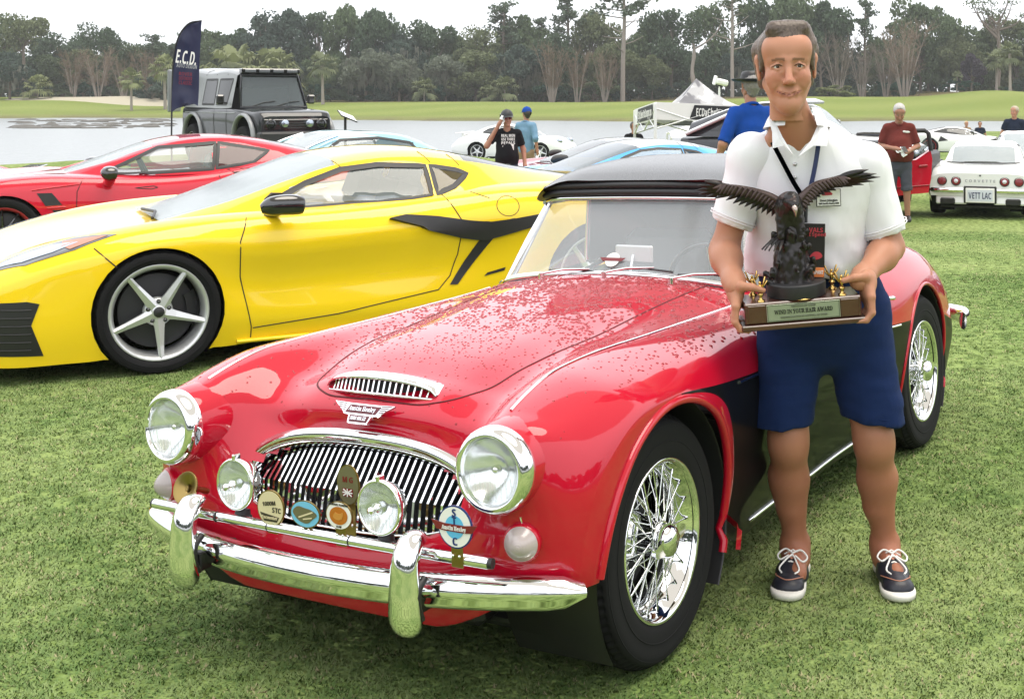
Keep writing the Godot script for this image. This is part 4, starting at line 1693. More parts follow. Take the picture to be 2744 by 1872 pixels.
	words("lettering","Austin Healey",0.012,bf*Transform3D(Basis(),Vector3(0.002,0.0035,0.0085)),M.chrome,bd,0.092,"Droid Serif")
	words("lettering","3000 Mk III",0.010,bf*Transform3D(Basis(),Vector3(0,-0.0235,0.0085)),M.chrome,bd,0.054)
	for s in [-1.0,1.0]:
		for k in 4:
			var f:=MB.new()
			f.box(Vector3(0.034 - k*0.006,0.0016,0.002),bf*Transform3D(Basis(Vector3.BACK,s*0.06),Vector3(s*(0.078 - k*0.004),0.018 - k*0.006,0.0065)))
			part("feather_line",f,dark_red,bd)
	var seam:=spl2([0.37,0.98,0.36,0.60,0.345,0.20,0.315,-0.10,0.285,-0.24,0.245,-0.31,0.18,-0.345,0.09,-0.355,0.0,-0.357,-0.09,-0.355,-0.18,-0.345,-0.245,-0.31,-0.285,-0.24,-0.315,-0.10,-0.345,0.20,-0.36,0.60,-0.37,0.98],5)
	var sd:=pm("dark_red_gap",0.09,0.002,0.006,0.7)
	part("bonnet_seam",trail(tm,seam,down,0.02,0.0032,0.0,0.7),sd,car)
	for s in [-1.0,1.0]:
		var bead:=spl2([-s*0.525,-0.455,-s*0.52,-0.38,-s*0.505,-0.1,-s*0.515,0.4,-s*0.54,0.95],5)
		part("wing_bead",trail(tm,bead,down,0.02,0.0042,0.001),M.chrome,car)
		var sf2:=frame(Vector3(0,0,s*1.2),Vector3(s,0,0),Vector3.UP)
		part("door_gap",trail(tm,P2([-1.00*s,0.80,-1.02*s,0.60,-1.03*s,0.22]),sf2,0.03,0.003),M.seam,car)
		part("door_gap",trail(tm,P2([-1.84*s,0.78,-1.86*s,0.60,-1.80*s,0.24]),sf2,0.03,0.003),M.seam,car)
		part("side_flash",trail(tm,P2([-0.44*s,0.668,-0.80*s,0.650,-1.4*s,0.625,-1.99*s,0.595]),sf2,0.05,0.005,0.001),M.chrome,car)
		part("sill_strip",trail(tm,P2([-0.62*s,0.195,-1.2*s,0.195,-1.98*s,0.215]),sf2,0.05,0.006,0.002),M.chrome,car)
		var hm:=MB.new()
		hm.tube(spl(P3([-1.74,0.735,s*0.712,-1.80,0.728,s*0.738,-1.88,0.718,s*0.742,-1.93,0.712,s*0.735]),4),[0.006,0.008,0.009,0.010,0.011,0.012,0.012,0.013,0.013,0.014,0.015,0.016,0.014],10,true,0.7)
		part("door_handle",hm,M.chrome,car)
		var rb:=MB.new()
		rb.tube(spl(P3([-3.00,0.455,s*0.735,-3.14,0.455,s*0.715,-3.24,0.455,s*0.60,-3.29,0.455,s*0.30,-3.30,0.455,0.0]),5),0.042,10,true,0.45,Vector3.UP)
		part("rear_bumper",rb,M.chrome,car)
		var rl:=MB.new()
		rl.ball(Vector3(-3.10,0.56,s*0.60),Vector3(0.05,0.034,0.034),14)
		part("rear_lamp",rl,dark_red,car)
	var hn:=MB.new()
	hn.lathe(ring_profile([0.008,-0.07,0.010,-0.03,0.018,-0.01,0.034,0.004,0.044,0.010,0.042,0.014,0.030,0.008,0.012,0.0]),24,along(Vector3(0.62,0.505,0.430),Vector3(0.9,0.35,0.0)))
	hn.tube(P3([0.615,0.45,0.43,0.61,0.49,0.43]),0.008,8)
	part("brass_horn",hn,pm("brass",0.28,0.20,0.07,0.3,1.0),car)
func lamp_glass(parent: Node3D,xf: Transform3D,r: float,front: float,bulge: float):
	var bowl:=MB.new()
	var pr:=PackedVector2Array()
	for k in 9:
		var q:=k/8.0
		pr.push_back(Vector2(r*q,front - 0.002 - r*0.75*(1.0 - q*q)))
	bowl.lathe(pr,40,xf)
	if not M.has("reflector"):
		pm("reflector",0.80,0.82,0.82,0.16,1.0)
		var lens:=glass("lamp_lens",0.80,0.86,0.86,0.10)
		lens.metallic_specular=0.6
		pm("bulb",0.75,0.75,0.72,0.1,1.0)
		pm("flute",0.75,0.80,0.80,0.08)
		glass("flute_glass",0.85,0.9,0.9,0.13)
	part("reflector",bowl,M.reflector,parent)
	var b:=MB.new()
	b.ball(Vector3(0,0,front - r*0.30),Vector3(r*0.15,r*0.15,r*0.18),12,xf)
	part("bulb",b,M.bulb,parent)
	var le:=MB.new()
	var lp:=PackedVector2Array()
	for k in 9:
		var q:=1.0 - k/8.0
		lp.push_back(Vector2(r*q,front+bulge*(1.0 - q*q)))
	le.lathe(lp,40,xf)
	part("lens",le,M.lamp_lens,parent)
	var fl:=MB.new()
	for k in 9:
		var x:=lerpf(-0.72,0.72,k/8.0)*r
		var hi:=-0.12*r
		var lo:=-sqrt(maxf(0.0,0.80*r*r - x*x))
		fl.tube(PackedVector3Array([xf*Vector3(x,hi,front+bulge*0.72 - 0.004),xf*Vector3(x*1.02,lo,front+0.001)]),0.0022,5)
	part("flutes",fl,M.flute_glass,parent)
func oval(a: float,b: float,n:=32) -> PackedVector2Array:
	var p:=PackedVector2Array()
	for k in n:
		p.push_back(Vector2(cos(TAU*k/n)*a,sin(TAU*k/n)*b))
	return p
func badge(car: Node3D,called: String,z: float,y: float,a: float,b: float,face: Material,edge: Material,x:=0.636) -> Array:
	var fr:=Transform3D(Basis(Vector3(0,0,-1),Vector3(0,1,0),Vector3(1,0,0)),Vector3(x,y,-z))
	var m:=MB.new()
	m.prism(oval(a,b),0.004,fr)
	var o:=part(called,m,edge,car)
	var f:=MB.new()
	f.prism(oval(a*0.93,b*0.93),0.001,fr*Transform3D(Basis(),Vector3(0,0,0.004)))
	part("enamel_face",f,face,o)
	var st:=MB.new()
	st.box(Vector3(0.034,maxf(0.02,y - b - 0.425),0.003),fr*Transform3D(Basis(),Vector3(0,(0.437 - y - b)*0.5,-0.002)),0.001)
	var s:=part("badge_bracket",st,M.brass if M.has("brass") else M.alloy,o)
	for e in [-1.0,1.0]:
		var sc:=MB.new()
		sc.ball(fr*Vector3(e*0.009,0.447 - y+0.012,0.002),Vector3(0.004,0.004,0.004),8)
		part("screw",sc,M.chrome,o)
	return [o,fr*Transform3D(Basis(),Vector3(0,0,0.0052))]
func badges(car: Node3D):
	pm("brass",0.28,0.20,0.07,0.3,1.0)
	var cream:=pm("enamel_cream",0.62,0.54,0.34,0.25)
	var blue:=pm("enamel_blue",0.16,0.46,0.66,0.25)
	var orange:=pm("enamel_orange",0.42,0.13,0.012,0.25)
	var white:=pm("enamel_white",0.75,0.74,0.70,0.25)
	var wine:=pm("enamel_wine",0.16,0.012,0.015,0.25)
	var navy:=pm("enamel_navy",0.012,0.03,0.14,0.25)
	var cyan:=pm("enamel_cyan",0.10,0.42,0.66,0.25)
	var ink:=pm("ink",0.03,0.025,0.015,0.4)
	var olive:=pm("enamel_olive",0.13,0.12,0.06,0.3)
	var a=badge(car,"cream_badge",-0.105,0.497,0.047,0.047,cream,M.brass)
	words("lettering","1000M",0.011,a[1]*Transform3D(Basis(Vector3.BACK,0.15),Vector3(-0.004,0.012,0)),ink,a[0])
	words("lettering","STC",0.013,a[1]*Transform3D(Basis(),Vector3(0.022,-0.003,0)),ink,a[0])
	var rb:=MB.new()
	rb.prism(P2([-0.036,-0.012,0.030,-0.020,0.022,-0.033,-0.022,-0.033]),0.001,a[1])
	part("ribbon",rb,ink,a[0])
	words("lettering","Encounter",0.008,a[1]*Transform3D(Basis(),Vector3(-0.002,-0.023,0.0015)),cream,a[0])
	a=badge(car,"blue_oval_badge",0.014,0.497,0.050,0.034,blue,M.brass)
	var isl:=MB.new()
	isl.prism(spl2([-0.040,0.004,-0.025,0.018,0.0,0.016,0.022,0.013,0.041,0.002,0.026,-0.010,0.010,-0.021,-0.012,-0.020,-0.030,-0.010],3,true),0.0012,a[1])
	part("relief",isl,olive,a[0])
	var sp:=MB.new()
	sp.box(Vector3(0.05,0.004,0.001),a[1]*Transform3D(Basis(Vector3.BACK,0.35),Vector3(0.004,0.0,0.002)))
	sp.box(Vector3(0.03,0.003,0.001),a[1]*Transform3D(Basis(Vector3.BACK,0.2),Vector3(0.01,-0.009,0.002)))
	part("stripe",sp,cream,a[0])
	a=badge(car,"orange_oval_badge",0.127,0.508,0.043,0.035,white,M.brass)
	var co:=MB.new()
	co.prism(oval(0.029,0.022),0.0014,a[1])
	part("enamel_centre",co,orange,a[0])
	for t in [["CENTRAL FLORIDA",0.029],["CLUB",-0.0295]]:
		words("lettering",t[0],0.005,a[1]*Transform3D(Basis(),Vector3(0,t[1]*0.92,0)),ink,a[0])
	var gr:=MB.new()
	gr.prism(spl2([-0.016,-0.004,-0.010,0.008,0.002,0.005,0.015,0.010,0.012,-0.006,0.0,-0.010],3,true),0.0012,a[1]*Transform3D(Basis(),Vector3(0,0,0.0014)))
	part("relief",gr,pm("enamel_rust",0.50,0.22,0.04,0.3),a[0])
	a=badge(car,"dark_oval_badge",0.095,0.560,0.037,0.052,olive,M.brass,0.565)
	words("lettering","M G",0.014,a[1]*Transform3D(Basis(),Vector3(0,0.014,0)),wine,a[0])
	var fl:=MB.new()
	fl.box(Vector3(0.034,0.020,0.001),a[1]*Transform3D(Basis(),Vector3(0,-0.018,0.0006)))
	part("flag",fl,wine,a[0])
	var fc:=MB.new()
	for e in [0.0,PI/2,0.53,-0.53]:
		fc.box(Vector3(0.032 if e != PI/2 else 0.020,0.003,0.0012),a[1]*Transform3D(Basis(Vector3.BACK,e),Vector3(0,-0.018,0.0018+absf(e)*0.0004)))
	part("flag_cross",fc,white,a[0])
	a=badge(car,"club_badge",0.485,0.527,0.050,0.050,white,navy)
	var cy:=MB.new()
	cy.prism(oval(0.027,0.027),0.001,a[1])
	part("enamel_centre",cy,cyan,a[0])
	var wg:=MB.new()
	wg.prism(P2([-0.066,0.012,-0.03,0.007,0.03,0.007,0.066,0.012,0.052,-0.008,0.03,-0.010,-0.03,-0.010,-0.052,-0.008]),0.002,a[1]*Transform3D(Basis(),Vector3(0,0,0.001)))
	part("wings",wg,wine,a[0])
	words("lettering","Austin Healey",0.009,a[1]*Transform3D(Basis(),Vector3(0,-0.002,0.0035)),white,a[0],0.07,"Droid Serif")
	words("lettering","S",0.018,a[1]*Transform3D(Basis(),Vector3(0,0.033,0.001)),navy,a[0])
	words("lettering","C",0.018,a[1]*Transform3D(Basis(),Vector3(0,-0.033,0.001)),navy,a[0])
	words("lettering","T",0.018,a[1]*Transform3D(Basis(),Vector3(0,0.015,0.0015)),navy,a[0])
func roadster_top(car: Node3D,tm: TriangleMesh,red: Material):
	var base:=spl(P3([-1.13,0.826,-0.60,-1.05,0.868,-0.50,-1.005,0.902,-0.25,-0.995,0.912,0.0,-1.005,0.902,0.25,-1.05,0.868,0.50,-1.13,0.826,0.60]),6)
	var head:=spl(P3([-1.285,1.140,-0.470,-1.245,1.150,-0.42,-1.215,1.158,-0.24,-1.200,1.161,0.0,-1.215,1.158,0.24,-1.245,1.150,0.42,-1.285,1.140,0.470]),6)
	var pane:=MB.new()
	var rows:=[]
	for k in 9:
		var row:=PackedVector3Array()
		for i in base.size():
			row.push_back(base[i].lerp(head[i],k/8.0))
		rows.push_back(row)
	pane.grid(rows)
	var wsm:=glass("screen_glass",0.72,0.78,0.80,0.25)
	part("windscreen",pane,wsm,car)
	var fm:=MB.new()
	var low:=PackedVector3Array()
	for p in base:
		low.push_back(p+Vector3(0.012,-0.012,0))
	fm.tube(low,0.020,10,true,0.75)
	part("windscreen_base",fm,M.chrome,car)
	var gk:=MB.new()
	var lw:=PackedVector3Array()
	for p in base:
		lw.push_back(p+Vector3(0.022,-0.030,0))
	gk.tube(lw,0.014,8)
	part("screen_gasket",gk,M.trim,car)
	for s in [0,base.size() - 1]:
		var pm_:=MB.new()
		pm_.tube(PackedVector3Array([base[s]+Vector3(0.01,-0.03,0),base[s].lerp(head[s],0.5),head[s]]),0.013,10)
		part("windscreen_pillar",pm_,M.chrome,car)
	var hm:=MB.new()
	var hh:=PackedVector3Array()
	for p in head:
		hh.push_back(p+Vector3(0.006,0.004,0))
	hm.tube(hh,0.013,8,true,0.8)
	part("windscreen_header",hm,M.chrome,car)
	var rb:=MB.new()
	for e in [[0.016,0.026,0.013],[0.010,0.052,0.014]]:
		var q:=PackedVector3Array()
		for i in head.size():
			q.push_back(head[i]+Vector3(float(e[0]),float(e[1]),head[i].z*0.02))
		rb.tube(q,float(e[2]),8)
	part("header_rail",rb,M.trim,car)
	var st:=[
		[-1.185,0,90,[1.232,0.0,1.231,0.2,1.225,0.36,1.212,0.40,1.195,0.44,1.17,0.462,1.158,0.466]],
		[-1.26,0,90,[1.262,0.0,1.260,0.2,1.249,0.36,1.228,0.425,1.200,0.475,1.168,0.498,1.145,0.503]],
		[-1.45,0,90,[1.300,0.0,1.296,0.2,1.280,0.36,1.252,0.470,1.21,0.54,1.170,0.568,1.135,0.575]],
		[-1.75,0,90,[1.308,0.0,1.304,0.2,1.286,0.37,1.252,0.49,1.205,0.56,1.165,0.595,1.125,0.60]],
		[-2.00,0,90,[1.235,0.0,1.232,0.2,1.222,0.37,1.20,0.47,1.165,0.535,1.125,0.57,1.09,0.58]],
		[-2.20,0,90,[1.12,0.0,1.118,0.2,1.105,0.35,1.085,0.44,1.05,0.50,1.01,0.535,0.985,0.545]],
		[-2.32,0,90,[0.90,0.0,0.90,0.2,0.89,0.34,0.885,0.41,0.87,0.46,0.86,0.49,0.85,0.50]],
	]
	var cloth:=pm("soft_top_cloth",0.045,0.046,0.050,0.42,0.0,0.6,0.18)
	cloth.normal_enabled=true
	cloth.normal_texture=noise_tex(41,0.12,256,3,true,6.0)
	cloth.normal_scale=1.0
	cloth.uv1_scale=Vector3(6,6,6)
	var sm:=MB.new()
	var SR:=shell(st,6,4)
	sm.grid(SR)
	var topp:=part("soft_top",sm,cloth,car)
	for s in [-1.0,1.0]:
		var q:=MB.new()
		var a:=PackedVector3Array([Vector3(-1.80,1.120,s*0.598),Vector3(-2.00,1.09,s*0.578),Vector3(-2.20,0.985,s*0.543),Vector3(-2.32,0.85,s*0.498)])
		var b:=PackedVector3Array([Vector3(-1.83,0.83,s*0.640),Vector3(-2.02,0.845,s*0.61),Vector3(-2.18,0.855,s*0.56),Vector3(-2.33,0.845,s*0.50)])
		q.grid([spl(a,3),spl(b,3)])
		part("top_quarter",q,cloth,topp)
		var fr:=MB.new()
		fr.tube(P3([-1.32,1.135,s*0.515,-1.62,1.13,s*0.592,-1.80,1.12,s*0.596,-1.84,0.84,s*0.642]),0.011,8)
		fr.tube(P3([-1.20,0.83,s*0.61,-1.40,1.133,s*0.54]),0.009,8)
		part("side_window_frame",fr,M.chrome,car)
		var gl:=MB.new()
		gl.flat(Vector3(-1.16,0.83,s*0.612),Vector3(-1.32,1.135,s*0.515),Vector3(-1.80,1.12,s*0.596),Vector3(-1.84,0.83,s*0.642))
		part("side_window",gl,M.clear_glass,car)
		var rl:=MB.new()
		rl.tube(spl(P3([-1.14,0.825,s*0.62,-1.45,0.805,s*0.615,-1.80,0.808,s*0.605,-2.05,0.855,s*0.60,-2.20,0.872,s*0.53,-2.31,0.872,s*0.40]),4),0.011,8)
		part("cockpit_rail",rl,M.chrome,car)
	var tub:=MB.new()
	tub.box(Vector3(1.0,0.03,1.12),Transform3D(Basis(),Vector3(-1.55,0.40,0)),0.01)
	tub.box(Vector3(0.03,0.45,1.12),Transform3D(Basis(),Vector3(-2.03,0.62,0)),0.01)
	part("cockpit_floor",tub,M.dark_inside,car)
	var dash:=MB.new()
	dash.tube(P3([-1.10,0.80,-0.56,-1.10,0.81,0.0,-1.10,0.80,0.56]),0.055,10)
	part("dashboard",dash,M.trim,car)
	var grey:=pm("grey_hide",0.16,0.165,0.175,0.5)
	for s in [-1.0,1.0]:
		var seat:=MB.new()
		seat.box(Vector3(0.46,0.14,0.44),Transform3D(Basis(),Vector3(-1.62,0.50,s*0.27)),0.05)
		var se:=part("seat",seat,grey,car)
		var bk:=MB.new()
		bk.box(Vector3(0.13,0.48,0.44),Transform3D(Basis(Vector3.BACK,0.25),Vector3(-1.90,0.74,s*0.27)),0.05)
		part("seat_back",bk,grey,se)
	var wh:=MB.new()
	var ring:=PackedVector3Array()
	var wf:=along(Vector3(-1.30,0.80,-0.27),Vector3(-0.9,0.35,0))
	for k in 41:
		var a:=TAU*(k % 40)/40
		ring.push_back(wf*Vector3(cos(a)*0.205,sin(a)*0.205,0))
	wh.tube(ring,0.011,8)
	var sw:=part("steering_wheel",wh,M.gloss_black,car)
	var sk:=MB.new()
	for k in 3:
		var a:=TAU*k/3+PI/2
		for e in [-0.018,0.0,0.018]:
			sk.tube(PackedVector3Array([wf*Vector3(-sin(a)*e,cos(a)*e,-0.01),wf*Vector3(cos(a)*0.2 - sin(a)*e,sin(a)*0.2+cos(a)*e,0)]),0.003,5)
	sk.ball(wf*Vector3(0,0,0.0),Vector3(0.03,0.03,0.03),12)
	part("wheel_spokes",sk,M.chrome,sw)
	var mr:=MB.new()
	var mf:=along(Vector3(-1.13,0.958,0.0),Vector3(1,0.05,0.1))
	mr.box(Vector3(0.17,0.066,0.014),mf,0.006)
	var mi:=part("rear_view_mirror",mr,M.alloy,car)
	var ms:=MB.new()
	ms.tube(P3([-1.085,0.862,0.0,-1.10,0.90,0.0,-1.122,0.955,0.0]),0.006,8)
	part("mirror_stalk",ms,M.chrome,mi)
	var sf:=frame(Vector3(-1.018,0.948,0.03),Vector3(0,0,-1),Vector3(-0.62,0.78,0))
	var sk2:=MB.new()
	sk2.prism(oval(0.030,0.030),0.001,sf)
	var sti:=part("screen_sticker",sk2,M.enamel_white,car)
	var sr:=MB.new()
	sr.prism(P2([-0.055,0.008,0.055,0.008,0.04,-0.006,-0.04,-0.006]),0.001,sf*Transform3D(Basis(),Vector3(0,0,0.0012)))
	part("sticker_wings",sr,M.enamel_wine,sti)
	for z in [-0.27,0.0,0.27]:
		var f=land(tm,Transform3D(Basis(Vector3.RIGHT,Vector3.FORWARD,Vector3.UP),Vector3.ZERO),Vector2(-0.90,-z),2.0)
		var at: Vector3=f[0] if f != null else Vector3(-0.90,0.90,z)
		var w:=MB.new()
		w.tube(PackedVector3Array([at,at+Vector3(0,0.022,0)]),0.010,8)
		var wp:=part("wiper",w,M.chrome,car)
		var ar:=MB.new()
		ar.tube(PackedVector3Array([at+Vector3(0,0.020,0),at+Vector3(-0.045,0.032,-0.07),at+Vector3(-0.07,0.034,-0.17)]),[0.006,0.005,0.003],6)
		part("wiper_arm",ar,M.chrome,wp)
		var bl:=MB.new()
		bl.tube(PackedVector3Array([at+Vector3(-0.058,0.026,0.0),at+Vector3(-0.066,0.030,-0.13),at+Vector3(-0.080,0.018,-0.24)]),0.0045,6)
		part("wiper_blade",bl,M.gloss_black,wp)
func raindrops(car: Node3D,tm: TriangleMesh):
	var drop:=MB.new()
	var R:=[]
	for i in 4:
		var row:=PackedVector3Array()
		var t:=i/3.0
		for s in 8:
			var a:=TAU*(s % 7)/7
			row.push_back(Vector3(cos(a)*(1.0 - t*t),0.45*sin(t*PI/2),sin(a)*(1.0 - t*t)))
		R.push_back(row)
	drop.grid(R,true)
	var r:=RandomNumberGenerator.new()
	r.seed=31
	var xs:=[]
	var patchy:=noise(55,3.5,2)
	for k in 13000:
		var x:=r.randf_range(-1.0,0.52)
		var z:=r.randf_range(-0.68,0.68)
		var dens:=smooth(0.40,-0.25,x)*(1.0 - 0.55*smooth(0.34,0.44,absf(z)))*(0.55+0.9*patchy.get_noise_2d(x,z))
		if r.randf()>dens+0.08:
			continue
		var w=land(tm,Transform3D(Basis(Vector3.RIGHT,Vector3.FORWARD,Vector3.UP),Vector3.ZERO),Vector2(x,-z),2.0)
		if w==null or w[1].y<0.5:
			continue
		var s: float=r.randf_range(0.0022,0.0062)*(0.6+0.6*smooth(0.2,-0.6,x))
		var nn: Vector3=w[1]
		var b:=Basis(nn.cross(Vector3(0.3,0.1,0.9)).normalized(),nn,Vector3.ZERO)
		b.z=b.x.cross(b.y)
		xs.push_back(Transform3D(b*Basis.from_scale(Vector3(s*r.randf_range(0.8,1.5),s,s)),w[0]))
	var m:=pm("rain_bead",0.26,0.002,0.010,0.06)
	scatter("raindrops",drop.build(),m,xs,null,car)
var wheel_kit:={}
func alloy_wheel(parent: Node3D,at: Vector3,turn: float,r: float,half: float,rim: float,spokes: int,face: Material,detail:=true,ring: Material=null):
	var w:=MeshInstance3D.new()
	var k:=0
	while parent.has_node("wheel" if k==0 else "wheel_%03d" % k):
		k+=1
	w.name="wheel" if k==0 else "wheel_%03d" % k
	parent.add_child(w)
	w.position=at
	w.rotation.y=turn
	var key:="%s/%s/%s/%s" % [r,half,rim,spokes]
	if not wheel_kit.has(key):
		var ri:=MB.new()
		ri.lathe(P2([rim - 0.022,-half*0.8,rim - 0.030,0.0,rim - 0.026,half*0.70,rim - 0.012,half*0.86,rim,half*0.92,rim+0.006,half*0.86,rim+0.004,half*0.70]),48)
		var sp:=MB.new()
		var z0:=half*0.62
		var z1:=half*0.80
		var rows:=[]
		var wide:=0.062 if spokes<=5 else 0.030
		for q in [[0.035,wide*1.1,z0+0.012],[rim*0.35,wide*0.80,z0+0.016],[rim*0.7,wide*0.56,z1],[rim - 0.012,wide*0.46,half*0.88]]:
			rows.push_back(P3([-q[1]*0.5,q[0],q[2] - 0.030,-q[1]*0.5,q[0],q[2] - 0.008,q[1]*0.12,q[0],q[2]+0.002,q[1]*0.5,q[0],q[2] - 0.010,q[1]*0.5,q[0],q[2] - 0.030]))
		for i in 3:
			for j in 4:
				sp.flat(rows[i][j],rows[i][j+1],rows[i+1][j+1],rows[i+1][j],Vector3(0,rim*0.5,z0 - 0.05))
		var hub:=MB.new()
		hub.lathe(P2([0.0,z0+0.016,0.034,z0+0.014,0.040,z0+0.004,0.075,z0 - 0.002,0.082,z0 - 0.03]),24)
		var cap:=MB.new()
		cap.lathe(P2([0.0,z0+0.022,0.026,z0+0.020,0.031,z0+0.012]),20)
		var nut:=MB.new()
		nut.lathe(P2([0.0,0.012,0.008,0.010,0.013,0.002,0.014,-0.01]),10)
		var disc:=MB.new()
		disc.lathe(P2([0.0,0.006,rim*0.78,0.006,rim*0.78,-0.012,0.0,-0.012]),36)
		var cal:=MB.new()
		cal.lathe(P2([rim*0.60,0.03,rim*0.84,0.03,rim*0.84,-0.02,rim*0.60,-0.02,rim*0.60,0.03]),10,Transform3D(),0.95,-0.45)
		wheel_kit[key]=[tyre_mesh(r,rim,half,3,40,detail and r>0.33 and spokes==5).build(),ri.build(),sp.build(),hub.build(),cap.build(),nut.build(),disc.build(),cal.build()]
	var K: Array=wheel_kit[key]
	part("tyre",K[0],M.rubber,w)
	part("rim",K[1],ring if ring != null else face,w)
	for s in spokes:
		var o:=part("spoke",K[2],face,w)
		o.rotation.z=TAU*s/spokes+PI+0.05
	part("hub",K[3],face,w)
	part("brake_disc",K[6],M.disc_iron,w)
	if detail:
		part("centre_cap",K[4],M.trim,w)
		for s in 5:
			var a:=TAU*s/5 - PI/2+0.63
			var o:=part("wheel_nut",K[5],M.gloss_black,w)
			o.position=Vector3(cos(a)*0.057,sin(a)*0.057,half*0.62+0.003)
		part("brake_caliper",K[7],M.trim if ring==null else ring,w)
func band(tm: TriangleMesh,poly: PackedVector2Array,fr: Transform3D,inn: float,out: float,lift: float) -> MB:
	var m:=MB.new()
	var q:=PackedVector2Array()
	for i in poly.size():
		var a:=poly[i]
		var b:=poly[(i+1) % poly.size()]
		var c:=maxi(1,ceili(a.distance_to(b)/0.05))
		for e in c:
			q.push_back(a.lerp(b,float(e)/c))
	var sg:=1.0 if Geometry2D.is_polygon_clockwise(q) else -1.0
	var rows:=[PackedVector3Array(),PackedVector3Array(),PackedVector3Array()]
	var n:=q.size()
	for i in n+1:
		var t:=(q[(i+1) % n] - q[(i+n - 1) % n]).normalized()
		var nn:=Vector2(-t.y,t.x)*sg
		var off:=[-inn,0.0,out]
		var home=land(tm,fr,q[i % n])
		if home==null:
			continue
		for k in 3:
			var w=land(tm,fr,q[i % n]+nn*float(off[k]))
			if w==null or absf(w[0].z - home[0].z)>0.12:
				w=home
			rows[k].push_back(w[0]+w[1]*(lift if k==1 else lift*0.4))
	if rows[0].size()>3:
		m.grid(rows,true)
	return m
func flip_poly(p: PackedVector2Array,s: float) -> PackedVector2Array:
	var o:=PackedVector2Array()
	for q in p:
		o.push_back(Vector2(q.x*s,q.y))
	return o
func body_from(L: Array) -> Array:
	var o:=[]
	for a in L:
		var w: float=a[3]
		var b: float=a[4]
		var s: float=a[2]
		o.push_back([a[0],0,90,[a[1],0.0,a[1] - 0.006,w*0.40,lerpf(a[1],s,0.6),w*0.66,s,w*0.82,s - 0.035,w*0.93,lerpf(s,b,0.30),w*0.99,lerpf(s,b,0.62),w,lerpf(s,b,0.86),w*0.985,b,w*0.94]])
	return o
func cabin_from(L: Array) -> Array:
	var o:=[]
	for a in L:
		o.push_back([a[0],0,90,[a[1],0.0,a[1] - 0.008,a[2]*0.55,a[1] - 0.03,a[2]*0.93,lerpf(a[1],a[3],0.22),a[2]+(a[4] - a[2])*0.12,lerpf(a[1],a[3],0.6),lerpf(a[2],a[4],0.62),a[3],a[4]]])
	return o
func sides(car: Node3D) -> Array:
	return [-1.0,1.0]
func side_frame(s: float,x:=0.0) -> Transform3D:
	return frame(Vector3(0,0,s*1.6),Vector3(s,0,0),Vector3.UP)
